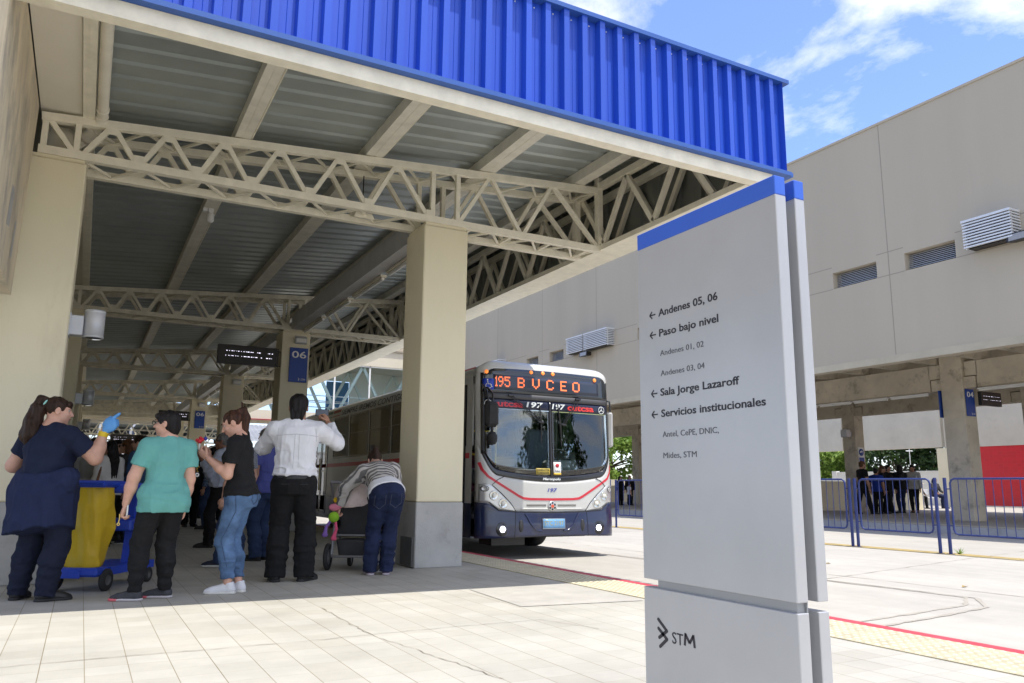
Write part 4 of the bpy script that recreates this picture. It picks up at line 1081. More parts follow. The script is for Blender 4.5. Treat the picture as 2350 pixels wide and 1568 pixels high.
# head lamps
lampm = mat('lamp_silver_housing', (.62, .62, .60), .22, metal=.5, var=.04)
for s_ in (-1, 1):
    def hl_lo(u): return bump_top(u)+.010
    def hl_hi(u): return float(np.interp(abs(u), [.655, .74, .90, 1.05, 1.16, 1.24], [.565, .67, .82, .94, .985, .965]))
    hl = patch('headlight', lampm, *((-1.24, -.655) if s_ < 0 else (.655, 1.24)), hl_lo, hl_hi, 20, 8, .005, .02)
    for u, z, r in ((.87, .675, .062), (1.03, .795, .058)):
        p = fp(s_*u, z, .002); ax = fp(s_*u, z, .1)-fp(s_*u, z)
        g = MB(); g.m = 0; g.lathe([(r+.016, .004), (r+.012, .012), (r, .010), (r*.8, -.006+.012), (0, .004+.004)], p, ax, 22)
        g.m = 1; g.lathe([(r*.62, .010), (r*.55, .016), (r*.2, .020), (0, .021)], p, ax, 16)
        g.build('lamp', [mat('lamp_chrome', (.62, .62, .58), .12, metal=.9, var=0), mat('lamp_lens', (.75, .74, .66), .08, var=0)], hl)
    p = fp(s_*1.165, .90, .004); ax = fp(s_*1.165, .90, .1)-fp(s_*1.165, .9)
    g = MB(); g.lathe([(.055, 0), (.052, .010), (.045, .010), (.040, .006), (0, .012)], p, ax, 20)
    g.v = [(x, y, (z-p.z)*.72+p.z) for x, y, z in g.v]; g.build('turn_lamp', lampm, hl)
    line('turn_lamp_rim', M['busblack'], [(s_*(1.165+.055*math.cos(t)), .90+.04*math.sin(t)) for t in [2*PI*k/16 for k in range(17)]], .005, .008, parent=hl)
# bumper
bmp = patch('bumper', M['navy'], -HW, HW, lambda u: .145+(.03*(1-abs(u)/HW)), bump_top, 70, 12, .012, .05)
line('bumper_seam', M['busblack'], [(-1.1, .69), (-.95, .572), (-.62, .545), (0, .533), (.62, .545), (.95, .572), (1.1, .69)], .008, .012, parent=bmp)
for s_ in (-1, 1):
    line('bumper_joint', M['busblack'], [(s_*.66, .54), (s_*.68, .16)], .004, .0135, parent=bmp)
    line('bumper_crease', M['navy'], [(s_*.50, .52), (s_*.45, .45), (s_*.40, .36), (s_*.30, .26), (s_*.20, .25)], .016, .010, parent=bmp)
    p = fp(s_*.89, .285, .010); ax = Vector((0, -1, 0))
    g = MB(); g.lathe([(.11, 0), (.10, .006), (.0, .004)], p, ax, 24); g.build('fog_lamp_recess', M['busblack'], bmp)
    g = MB(); g.lathe([(.05, .006), (.05, .012), (0, .014)], p, ax, 8, False)
    for k in range(6): 
        a = 2*PI*k/6; g.lathe([(.02, .012), (.018, .018), (0, .020)], p+Vector((math.cos(a), 0, math.sin(a)))*.033, ax, 8)
    g.build('fog_lamp', mat('lit_fog_lamp', (.9, .9, 1), .3, var=0, emit=(.9, .9, 1.0), es=1.5), bmp)
    g = MB(); p = fp(s_*.57, .33, .012); g.lathe([(0, .0), (.055, .0), (.048, .006), (0, .009)], p, ax, 18); g.v = [((x-p.x)*.75+p.x, y, (z-p.z)*1.7+p.z) for x, y, z in g.v]; g.build('tow_cover', mat('tow_cover_dark', (.03, .03, .03), .4, var=.1), bmp)
lp = patch('licence_plate', mat('pale_blue_plate', (.16, .36, .62), .4, var=.15, vs=8), -.185, .215, lambda u: .29, lambda u: .43, 4, 4, .028, .012, parent=None)
ftext('plate_text', 'STC 2197', -.16, .19, .335, .405, mat('plate_yellow', (.45, .40, .14), .5, var=0), 0, .030, parent=lp)
line('plate_frame', mat('plate_frame_steel', (.4, .4, .4), .4, metal=.6, var=0), [(-.19, .285), (.22, .285), (.22, .435), (-.19, .435), (-.19, .285)], .004, .026, parent=lp)
# stickers behind the glass
st = patch('ticket_sticker', M['signwhite'], .035, .175, lambda u: 1.125, lambda u: 1.33, 3, 3, .006, .004)
g = MB(); g.lathe([(.034, 0), (.034, .002), (0, .002)], fp(.105, 1.275, .007), (0, -1, 0), 18); g.build('sticker_dot', M['busred'], st)
ftext('sticker_text', 'Ticket', .055, .155, 1.17, 1.205, M['black'], 0, .008, parent=st)
patch('sticker_base', mat('sticker_yellow', (.75, .48, .04), .5, var=0), .035, .175, lambda u: 1.125, lambda u: 1.155, 3, 2, .008, .003, parent=st)
st2 = patch('notice_sticker', mat('notice_yellow', (.50, .38, .06), .5, var=.1), -.29, -.035, lambda u: 1.13, lambda u: 1.225, 4, 3, .006, .004)
ftext('notice_text', 'CONDUCTOR', -.28, -.045, 1.183, 1.216, M['black'], .01, .008, parent=st2); ftext('notice_text', 'COBRADOR', -.275, -.05, 1.138, 1.171, M['black'], .01, .008, parent=st2)
# wipers
def wiper(pv, tip, b0, b1):
    g = MB()
    for d_ in (-.028, .028): g.tube([fp(pv[0]+d_, pv[1], .03), fp((pv[0]+tip[0])/2+d_*.8, (pv[1]+tip[1])/2, .055), fp(tip[0]+d_*.7, tip[1], .04)], .0075, 6)
    g.tube([fp(pv[0]-.05, pv[1]+.01, .03), fp(pv[0]+.05, pv[1]+.01, .03)], .018, 8); g.tube([fp(tip[0]-.04, tip[1], .04), fp(tip[0]+.05, tip[1]-.01, .04)], .014, 8)
    w = g.build('wiper', M['busblack'], bus)
    g = MB(); g.tube([fp(b0[0], b0[1], .012), fp((b0[0]+b1[0])/2+.004, (b0[1]+b1[1])/2, .03), fp(b1[0], b1[1], .012)], [.006, .014, .006], 6); g.tube([fp((b0[0]+b1[0])/2, (b0[1]+b1[1])/2+.02, .03), fp(tip[0], tip[1], .04)], .008, 6); g.build('wiper_blade', M['rubber'], w)
wiper((-.73, 2.36), (-.20, 1.965), (-.205, 2.27), (-.185, 1.60)); wiper((.535, 2.37), (.225, 1.945), (.14, 2.29), (.195, 1.59))
# mirrors
g = MB(); g.tube([(-1.19, .12, Z(2.42)), (-1.25, .02, Z(2.46)), (-1.24, -.12, Z(2.44)), (-1.20, -.22, Z(2.34)), (-1.195, -.22, Z(2.16))], .018, 8); g.tube([(-1.23, .1, Z(2.50)), (-1.30, -.05, Z(2.50)), (-1.30, -.2, Z(2.40)), (-1.27, -.24, Z(2.16))], .014, 8)
mi = g.build('mirror_arm', M['busblack'], bus)
g = MB(); g.cbox(-1.325, -1.10, -.28, -.14, Z(1.83), Z(2.22), .05); g.build('mirror_head', M['rubber'], mi)
g = MB(); g.tube([(-1.20, -.21, Z(1.84)), (-1.20, -.21, Z(1.72))], .025, 8); g.lathe([(0, -.11), (.06, -.09), (.085, -.03), (.085, .04), (.05, .09), (0, .10)], (-1.20, -.21, Z(1.66)), (0, 0, 1), 16); g.build('round_mirror', M['rubber'], mi)
g = MB(); g.tube([(1.2, .25, Z(2.42)), (1.30, .22, Z(2.40)), (1.33, .24, Z(2.2))], .016, 8); mi = g.build('mirror_arm', M['busblack'], bus)
g = MB(); g.cbox(1.285, 1.375, .20, .34, Z(1.62), Z(2.22), .03); g.build('mirror_head', mat('grey_mirror_shell', (.42, .42, .40), .4, var=.05), mi)
# ---- body shell
L0, L1 = .33, 11.7
def sect(y, inset=0):
    P = []; hw = HW-inset; top = 2.95-inset
    P += [(-hw, Z(.14)), (-hw, Z(.67)), (-hw, Z(1.5)), (-hw, Z(2.45))]
    for a in range(0, 91, 15): P.append((-hw+.30-.30*math.cos(R(a)), Z(top)-.30+.30*math.sin(R(a))-.05))
    P += [(-.5, Z(top)-.015), (0, Z(top))]
    return P+[(-x, z) for x, z in P[-2::-1]]
g = MB(); S0 = sect(0); n = len(S0)
V = [(x, L0, z) for x, z in S0]+[(x, L1, z) for x, z in S0]
side_lo = [0, n-2]
# body walls and roof; the window belt on the platform side stays open for the panes
for i in range(n-1):
    (xa, za), (xb, zb) = S0[i], S0[i+1]
    m_i = 1 if max(za, zb) <= Z(.68) else 0
    if abs(abs(xa)-HW) < .001 and abs(abs(xb)-HW) < .001 and min(za, zb) >= Z(1.49): continue
    g.m = m_i; g.add([(xa, L0, za), (xa, L1, za), (xb, L1, zb), (xb, L0, zb)], [(0, 1, 2, 3)], za > Z(2.4))
g.m = 0; g.add([(x, L1, z) for x, z in S0], [tuple(range(n))])
g.m = 1; g.add([(-HW+.01, L0, Z(.2)), (HW-.01, L0, Z(.2)), (HW-.01, L1, Z(.2)), (-HW+.01, L1, Z(.2))], [(0, 1, 2, 3)])
WIN = [(2.75, 4.10), (4.18, 5.52), (5.60, 6.98), (7.08, 8.30)]
wz0, wz1 = Z(1.57), Z(2.56)
ys = [L0]+[v for w in [(.55, 1.75)]+WIN+[(8.75, 9.9)] for v in w]+[L1]
g.m = 0
for a, b_ in zip(ys[0::2], ys[1::2]): g.box(-HW, -HW+.03, a, b_, Z(1.5), Z(2.67))
g.box(-HW+.0008, -HW+.03, L0, L1, Z(1.5), wz0); g.box(-HW+.0008, -HW+.03, L0, L1, wz1, Z(2.67))
body = g.build('body', [M['busgrey'], M['navy']], bus, fixn=False)
g = MB()
RW = [(.75, 1.9), (2.0, 3.4), (3.5, 4.9), (5.0, 6.4), (6.5, 7.9), (8.0, 9.4), (9.5, 10.9)]
ys = [L0]+[v for w in RW for v in w]+[L1]
for a, b_ in zip(ys[0::2], ys[1::2]): g.box(HW-.03, HW, a, b_, wz0+.001, wz1-.001)
g.box(HW-.03, HW-.0008, L0, L1, Z(1.5), wz0); g.box(HW-.03, HW-.0008, L0, L1, wz1, Z(2.67)); g.build('window_posts', M['busgrey'], bus)
for (a, b_) in RW:
    g = MB(); e = .04
    for (ya, yb, za, zb) in ((a, b_, wz0, wz0+e), (a, b_, wz1-e, wz1), (a, a+e, wz0+e, wz1-e), (b_-e, b_, wz0+e, wz1-e)): g.box(HW-.012, HW+.006, ya, yb, za, zb)
    w = g.build('window', M['busblack'], bus); g = MB(); g.box(HW-.004, HW, a+e, b_-e, wz0+e, wz1-e); g.build('pane', M['glasss'], w)
for (a, b_) in WIN:
    g = MB(); e = .045
    for (ya, yb, za, zb) in ((a, b_, wz0, wz0+e), (a, b_, wz1-e, wz1), (a, a+e, wz0+e, wz1-e), (b_-e, b_, wz0+e, wz1-e)): g.box(-HW-.008, -HW+.012, ya, yb, za, zb)
    zc = wz0+.55*(wz1-wz0); g.box(-HW-.006, -HW+.010, a+e, b_-e, zc-.012, zc+.012)
    w = g.build('window', M['busblack'], bus)
    g = MB(); g.box(-HW-.001, -HW+.003, a+e, b_-e, wz0+e, zc-.012); g.box(-HW-.001, -HW+.003, a+e, b_-e, zc+.012, wz1-e); g.build('pane', M['glasss'], w)
for (a, b_, nm) in ((.55, 1.75, 'front_door'), (8.75, 9.9, 'rear_door')):
    g = MB()
    for k in range(2):
        ya = a+k*(b_-a)/2+.02; yb = a+(k+1)*(b_-a)/2-.02
        for (p, q_, r, s_) in ((ya, yb, Z(.25), Z(.33)), (ya, yb, Z(2.48), Z(2.56)), (ya, ya+.06, Z(.33), Z(2.48)), (yb-.06, yb, Z(.33), Z(2.48)), (ya+.06, yb-.06, Z(1.25), Z(1.31))): g.box(-HW-.012, -HW+.02, p, q_, r, s_)
    d_ = g.build('door', M['busblack'], bus)
    g = MB(); g.box(-HW-.004, -HW+.0, a+.03, b_-.03, Z(.3), Z(2.5)); g.build('door_glass', M['glasss'], d_)
    g = MB(); g.tube([(-HW-.03, (a+b_)/2+.06, Z(.8)), (-HW-.03, (a+b_)/2+.06, Z(1.6))], .014, 6); g.build('door_handle', mat('yellow_rail', (.75, .50, .03), .4, var=.05), d_)
g = MB(); g.box(-HW-.004, -HW+.001, L0+.1, L1, Z(1.37), Z(1.455)); g.build('side_stripe', M['busred'], bus)
g = MB(); g.box(-HW-.004, -HW+.001, L0+1.5, L1, Z(.145), Z(.68)); g.build('skirt_panel', M['navy'], bus)
# coloured advert strip with slogan along the cant rail
rail = MB(); 
for (ya, yb, mi_) in ((9.2, 10.0, 0), (8.55, 9.15, 1), (7.85, 8.5, 0)): rail.m = mi_; rail.add([(-HW-.004, ya, Z(2.60)), (-HW-.004, yb, Z(2.60)), (-HW+.028, yb-.04, Z(2.755)), (-HW+.028, ya-.04, Z(2.755))], [(0, 1, 2, 3)])
rail.build('advert_strip', [mat('advert_red', (.40, .08, .04), .5, var=.2, vs=8), mat('advert_green', (.10, .22, .16), .5, var=.2, vs=8)], bus, fixn=False)
lettering('slogan', 'SIEMPRE IREMOS CONTIGO', (-HW-.004, 7.7, Z(2.60)), (0, -1, 0), (.02, 0, 1), 4.3, .125, mat('slogan_dark', (.09, .09, .10), .5, var=0), bus, bold=.01, shear=.25)
g = MB(); g.box(-HW-.003, -HW+.05, .35, 1.2, Z(2.60), Z(2.78)); 
g = MB(); g.add([(-HW+.012, .36, Z(2.68)), (-HW+.012, 1.9, Z(2.68)), (-HW+.13, 1.9, Z(2.86)), (-HW+.13, .50, Z(2.86))], [(0, 1, 2, 3)]); g.build('roof_flash', M['busred'], bus)
# wheels and underbody
def wheel(x, y, w=.30):
    c_ = Vector((x, y, .478)); s_ = 1 if x > 0 else -1
    g = MB(); g.lathe([(.30, -w/2), (.43, -w/2), (.47, -w/2+.03), (.478, -w/4), (.478, w/4), (.47, w/2-.03), (.43, w/2), (.30, w/2)], c_, (1, 0, 0), 32); t = g.build('wheel', M['rubber'], bus)
    g = MB(); g.lathe([(.30, s_*w/2*.98), (.28, s_*w/2*.7), (.14, s_*w/2*.5), (.13, s_*w/2*.9), (0, s_*w/2*.95)], c_, (1, 0, 0), 24); g.build('rim', M['alu'], t)
for y in (2.55, 8.15):
    for x in (-1.08, 1.08): wheel(x, y)
g = MB(); g.box(-.95, .95, .5, 11.5, .30, .38); g.box(-1.2, 1.2, 2.0, 3.1, .75, .8); g.box(-.9, -.3, .35, .8, .20, .36); g.box(-1.25, -.6, 3.4, 6.6, .22, .4); g.build('underframe', M['blackmetal'], bus)
# interior
g = MB(); g.box(-HW+.05, -HW+.08, .6, 11.4, .7, Z(1.5)); g.box(HW-.08, HW-.05, .6, 11.4, .7, Z(1.5)); g.box(-HW+.2, HW-.2, .6, 11.4, Z(2.86), Z(2.88)); g.build('inner_lining', mat('bus_lining', (.66, .68, .70), .6, var=.05), bus)
g = MB(); g.box(-HW+.04, HW-.04, .35, L1-.05, .62, .68); g.box(-HW+.05, HW-.05, L1-.2, L1-.12, .68, 2.9); g.build('floor', mat('bus_floor', (.20, .21, .24), .6, var=.2), bus)
g = MB(); g.hull8([(-1.1, .22, Z(.98)), (1.1, .22, Z(.98)), (1.1, .75, Z(.98)), (-1.1, .75, Z(.98))], [(-1.1, .24, Z(1.10)), (1.1, .24, Z(1.10)), (1.1, .70, Z(1.22)), (-1.1, .70, Z(1.22))]); g.cbox(.25, .95, .35, .78, Z(1.2), Z(1.38), .04); g.build('dashboard', mat('dashboard_grey', (.30, .31, .31), .6, var=.1), bus)
g = MB(); ring = [(.52+.22*math.cos(t), .62+.10*math.sin(t)*.6, Z(1.42)+.20*math.sin(t)*.75) for t in [2*PI*k/24 for k in range(25)]]; g.tube(ring, .016, 6); g.tube([(.52, .62, Z(1.42)), (.52, .75, Z(1.25))], .03, 8); g.tube([(.32, .60, Z(1.40)), (.72, .60, Z(1.40))], .014, 6); g.build('steering_wheel', M['rubber'], bus)
g = MB(); g.cbox(.28, .78, 1.3, 1.42, Z(1.0), Z(1.95), .04); g.cbox(.28, .78, .9, 1.35, Z(.9), Z(1.05), .04); g.build('driver_seat', mat('seat_cloth', (.12, .14, .20), .9, var=.2, vs=20), bus)
for r in range(5):
    for x in (-1.0, -.52, .45, .9):
        if r == 0 and x > 0: continue
        y = 2.6+r*1.5
        g = MB(); g.cbox(x-.2, x+.2, y, y+.09, 1.1, 1.85, .03); g.cbox(x-.2, x+.2, y-.42, y+.02, 1.02, 1.12, .03); g.build('passenger_seat', mat('seat_blue_red', (.22, .06, .09), .8, var=.3, vs=10), bus)
g = MB(); yl = 1.9
g.tube([(-1.1, yl, Z(1.90)), (-.05, yl, Z(1.93))], .018, 8); g.tube([(-1.1, yl, Z(1.50)), (-.35, yl, Z(1.50))], .018, 8); g.tube([(-.35, yl, Z(.9)), (-.35, yl, Z(1.93))], .018, 8); g.tube([(-1.1, yl, Z(.9)), (-1.1, yl, Z(2.5))], .018, 8); g.tube([(-.05, yl, Z(.9)), (-.05, yl, Z(2.6))], .018, 8)
for x in (-.4, .4): g.tube([(x, 1.5, Z(2.5)), (x, 10, Z(2.5))], .016, 6)
g.build('grab_rails', MATS['yellow_rail'], bus)
# ================================================================== implicit modelling of bodies and clothes
class Blob:
    def __init__(s): s.ops = []; s.lo = np.full(3, 1e9); s.hi = np.full(3, -1e9)
    def _bb(s, pts, r):
        for p in pts: s.lo = np.minimum(s.lo, np.array(p)-r); s.hi = np.maximum(s.hi, np.array(p)+r)
    def cap(s, a, b, ra, rb, k=.02, flat=False, neg=False, flat0=False):
        a, b = np.array(a, float), np.array(b, float); r = max(ra, rb)
        if not neg: s._bb((a, b), r)
        s.ops.append(('cap', a, b, ra, rb, k, flat, neg, flat0)); return s
    def chain(s, pts, rs, k=.02, flat=False):
        for i in range(len(pts)-1): s.cap(pts[i], pts[i+1], rs[i], rs[i+1], k, flat and i == len(pts)-2)
        return s
    def ell(s, c, r, B=None, k=.02, neg=False):
        c = np.array(c, float); r = np.array(r, float); B = np.eye(3) if B is None else np.array(B, float)
        if not neg: s._bb((c,), r.max())
        s.ops.append(('ell', c, r, B, k, neg)); return s
    def loft(s, a, b, st, right, k=.02, p=2.2):
        a, b = np.array(a, float), np.array(b, float); st = np.array(st, float)
        T = np.linspace(0, 1, 65); cols = []
        for j in (1, 2, 3):
            # smooth interpolation of the stations
            v = np.interp(T, st[:, 0], st[:, j]); kk = np.array([1, 2, 3, 2, 1])/9.; v2 = np.convolve(np.pad(v, 2, mode='edge'), kk, 'valid'); cols.append(v2)
        s._bb((a, b), max(cols[0].max(), cols[1].max()+np.abs(cols[2]).max()))
        s.ops.append(('loft', a, b, T, cols, np.array(right, float), k, p)); return s
    def cut(s, p, n): s.ops.append(('cut', np.array(p, float), np.array(n, float)/np.linalg.norm(n))); return s
    def wave(s, amp, kv, ph=0, lo=None, hi=None): s.ops.append(('wave', amp, np.array(kv, float), ph, lo, hi)); return s
    def crease(s, amp, sc, seed, lo=None, hi=None, fade=.08): s.ops.append(('crease', amp, np.array(sc, float), seed, lo, hi, fade)); return s
    def mesh(s, h):
        lo = s.lo-3*h; hi = s.hi+3*h; n = np.ceil((hi-lo)/h).astype(int)+1
        ax = [lo[i]+h*np.arange(n[i]) for i in range(3)]
        D = np.full(n, 10.0, np.float32)
        def sub(pmin, pmax):
            i0 = np.maximum(((np.array(pmin)-lo)/h).astype(int)-1, 0); i1 = np.minimum(((np.array(pmax)-lo)/h).astype(int)+2, n)
            sl = tuple(slice(a, b) for a, b in zip(i0, i1))
            X = ax[0][sl[0]][:, None, None]; Y = ax[1][sl[1]][None, :, None]; Z_ = ax[2][sl[2]][None, None, :]
            return sl, X.astype(np.float32), Y.astype(np.float32), Z_.astype(np.float32)
        for o in s.ops:
            if o[0] == 'cap':
                _, a, b, ra, rb, k, flat, neg, flat0 = o; m = max(ra, rb)+k+3*h
                sl, X, Y, Z_ = sub(np.minimum(a, b)-m, np.maximum(a, b)+m)
                ba = b-a; L2 = ba@ba+1e-12
                t0 = ((X-a[0])*ba[0]+(Y-a[1])*ba[1]+(Z_-a[2])*ba[2])/L2; t = np.clip(t0, 0, 1)
                d = np.sqrt((X-a[0]-ba[0]*t)**2+(Y-a[1]-ba[1]*t)**2+(Z_-a[2]-ba[2]*t)**2)-(ra+(rb-ra)*t)
                if flat: d = np.maximum(d, (t0-1)*math.sqrt(L2))
                if flat0: d = np.maximum(d, -t0*math.sqrt(L2))
            elif o[0] == 'ell':
                _, c, r, B, k, neg = o; m = r.max()+k+3*h
                sl, X, Y, Z_ = sub(c-m, c+m)
                q = [(X-c[0])*B[j][0]+(Y-c[1])*B[j][1]+(Z_-c[2])*B[j][2] for j in range(3)]
                k0 = np.sqrt(sum((q[j]/r[j])**2 for j in range(3))); k1 = np.sqrt(sum((q[j]/r[j]**2)**2 for j in range(3)))+1e-9
                d = k0*(k0-1)/k1
            elif o[0] == 'loft':
                _, a, b, T, cols, rv, k, p = o; neg = False
                w = b-a; L = np.linalg.norm(w); w = w/L; rv = rv-w*(rv@w); rv /= np.linalg.norm(rv); f = np.cross(w, rv)
                m = max(cols[0].max(), cols[1].max()+np.abs(cols[2]).max())+k+3*h
                sl, X, Y, Z_ = sub(np.minimum(a, b)-m, np.maximum(a, b)+m)
                t0 = ((X-a[0])*w[0]+(Y-a[1])*w[1]+(Z_-a[2])*w[2])/L; t = np.clip(t0, 0, 1)
                hw = np.interp(t, T, cols[0]); hd = np.interp(t, T, cols[1]); of = np.interp(t, T, cols[2])
                u = (X-a[0])*rv[0]+(Y-a[1])*rv[1]+(Z_-a[2])*rv[2]; v = (X-a[0])*f[0]+(Y-a[1])*f[1]+(Z_-a[2])*f[2]-of
                d = ((np.abs(u)/hw)**p+(np.abs(v)/hd)**p)**(1/p)
                d = (d-1)*np.minimum(hw, hd); e = np.abs(t0-t)*L
                d = np.sqrt(np.maximum(d, 0)**2+e**2)+np.minimum(d, 0)
                d = np.where(e > 0, np.maximum(d, e), d)
            elif o[0] == 'crease':
                _, amp, sc, seed, l_, h_, fa = o; G = np.random.default_rng(seed).uniform(-1, 1, (24, 24, 24)).astype(np.float32)
                near = np.argwhere(np.abs(D) < .05); 
                q = lo+h*near; g0 = q*sc; i0 = np.floor(g0).astype(int); f_ = g0-i0; f_ = f_*f_*(3-2*f_); val = np.zeros(len(q))
                for a in (0, 1):
                    for b in (0, 1):
                        for c_ in (0, 1):
                            w_ = (f_[:, 0] if a else 1-f_[:, 0])*(f_[:, 1] if b else 1-f_[:, 1])*(f_[:, 2] if c_ else 1-f_[:, 2]); val += w_*G[(i0[:, 0]+a) % 24, (i0[:, 1]+b) % 24, (i0[:, 2]+c_) % 24]
                v_ = -amp*1.3*np.clip(1-np.abs(val)*2.6, 0, 1)**1.3
                if l_ is not None: v_ = v_*np.clip((q[:, 2]-l_)/fa, 0, 1)*np.clip((h_-q[:, 2])/fa, 0, 1)
                D[near[:, 0], near[:, 1], near[:, 2]] += v_.astype(np.float32); continue
            elif o[0] == 'cut':
                X = ax[0][:, None, None]; Y = ax[1][None, :, None]; Z_ = ax[2][None, None, :]
                D = np.maximum(D, ((X-o[1][0])*o[2][0]+(Y-o[1][1])*o[2][1]+(Z_-o[1][2])*o[2][2]).astype(np.float32)); continue
            else:
                X = ax[0][:, None, None]; Y = ax[1][None, :, None]; Z_ = ax[2][None, None, :]
                _, amp, kv, ph, l_, h_ = o
                ww = amp*np.sin(kv[0]*X+kv[1]*Y+kv[2]*Z_+ph)
                if l_ is not None: ww = ww*np.clip((Z_-l_)/.05, 0, 1)*np.clip((h_-Z_)/.05, 0, 1)
                D = (D+ww).astype(np.float32); continue
            c = D[sl]
            if neg:
                d = -d; hh = np.maximum(k-np.abs(c-d), 0)/max(k, 1e-6); D[sl] = np.maximum(c, d)+hh*hh*k*.25
            else:
                hh = np.maximum(k-np.abs(c-d), 0)/max(k, 1e-6); D[sl] = np.minimum(c, d)-hh*hh*k*.25
        return surfnets(D, lo, h)
    def build(s, name, m, parent, h, smooth=True):
        v, f = s.mesh(h); me = bpy.data.meshes.new(name)
        nv, nf = len(v), len(f)
        me.vertices.add(nv); me.vertices.foreach_set('co', v.astype(np.float32).ravel())
        me.loops.add(nf*4); me.loops.foreach_set('vertex_index', f.astype(np.int32).ravel())
        me.polygons.add(nf); me.polygons.foreach_set('loop_start', np.arange(0, nf*4, 4, dtype=np.int32)); me.polygons.foreach_set('loop_total', np.full(nf, 4, np.int32))
        me.polygons.foreach_set('use_smooth', np.full(nf, smooth)); me.materials.append(m)
        me.update(calc_edges=True); me.validate()
        return link_mesh(name, me, parent)

def surfnets(D, lo, h):
    S = D < 0; n = np.array(D.shape)
    c = np.zeros(n-1, np.int8)
    for i in (0, 1):
        for j in (0, 1):
            for k in (0, 1): c += S[i:n[0]-1+i, j:n[1]-1+j, k:n[2]-1+k]
    mask = (c > 0) & (c < 8); cells = np.argwhere(mask); idx = np.full(n-1, -1, np.int64); idx[mask] = np.arange(len(cells))
    acc = np.zeros((len(cells), 3)); num = np.zeros(len(cells)); cr = [(i, j, k) for i in (0, 1) for j in (0, 1) for k in (0, 1)]
    for a in cr:
        for ax_ in range(3):
            if a[ax_] == 1: continue
            b = list(a); b[ax_] = 1
            da = D[cells[:, 0]+a[0], cells[:, 1]+a[1], cells[:, 2]+a[2]]; db = D[cells[:, 0]+b[0], cells[:, 1]+b[1], cells[:, 2]+b[2]]
            x = (da < 0) != (db < 0); t = np.where(x, da/np.where(x, da-db, 1), 0)
            pt = np.array(a, float)[None]+np.eye(3)[ax_][None]*t[:, None]; acc += pt*x[:, None]; num += x
    V = lo+h*(cells+acc/num[:, None]); F = []
    for ax_ in range(3):
        e1, e2 = [i for i in range(3) if i != ax_]
        sa = [slice(None)]*3; sb = [slice(None)]*3; sa[ax_] = slice(0, -1); sb[ax_] = slice(1, None)
        A = S[tuple(sa)]; df = A != S[tuple(sb)]; P = np.argwhere(df); ok = (P[:, e1] > 0) & (P[:, e2] > 0) & (P[:, e1] < n[e1]-1) & (P[:, e2] < n[e2]-1); P = P[ok]
        if not len(P): continue
        def ix(d1, d2):
            q = P.copy(); q[:, e1] -= d1; q[:, e2] -= d2; return idx[q[:, 0], q[:, 1], q[:, 2]]
        Q = np.stack([ix(0, 0), ix(1, 0), ix(1, 1), ix(0, 1)], 1); ins = A[P[:, 0], P[:, 1], P[:, 2]]
        fl = ins if ax_ != 1 else ~ins
        Q[fl] = Q[fl][:, ::-1]; F.append(Q[(Q >= 0).all(1)])
    return V, np.concatenate(F)[:, ::-1]

def nrm(v): v = np.array(v, float); return v/np.linalg.norm(v)
def rotm(yw, pt, rl=0):
    """columns right, forward, up of a head turned by yw (right +), pitched pt (up +), rolled rl"""
    cy, sy = math.cos(yw), math.sin(yw); f0 = np.array([sy, cy, 0]); r0 = np.array([cy, -sy, 0]); u0 = np.array([0, 0, 1.])
    f = f0*math.cos(pt)+u0*math.sin(pt); u = -f0*math.sin(pt)+u0*math.cos(pt)
    r = r0*math.cos(rl)+u*math.sin(rl); u2 = u*math.cos(rl)-r0*math.sin(rl)
    return r, f, u2

SKIN = {'fair': mat('skin_fair', (.58, .33, .24), .55, var=.10, vs=14), 'tan': mat('skin_tan', (.42, .22, .14), .55, var=.10, vs=14), 'brown': mat('skin_brown', (.25, .12, .075), .55, var=.1, vs=14)}
def hairmat(name, col): return mat(name, col, .52, var=.6, vs=45, bump=.5, bs=60, stretch=(1, 1, .12), spec=.22)
HAIR = {'black': hairmat('hair_black', (.010, .008, .008)), 'brown': hairmat('hair_dark_brown', (.030, .016, .010)), 'auburn': hairmat('hair_auburn', (.050, .021, .012)), 'grey': hairmat('hair_grey', (.16, .155, .15)), 'red': hairmat('hair_light_brown', (.12, .055, .025))}
def cloth(name, col, var=.12, vs=7, bump=.25, bs=18, **k): return mat(name, col, .9, var=var, vs=vs, bump=bump, bs=bs, spec=.25, **k)

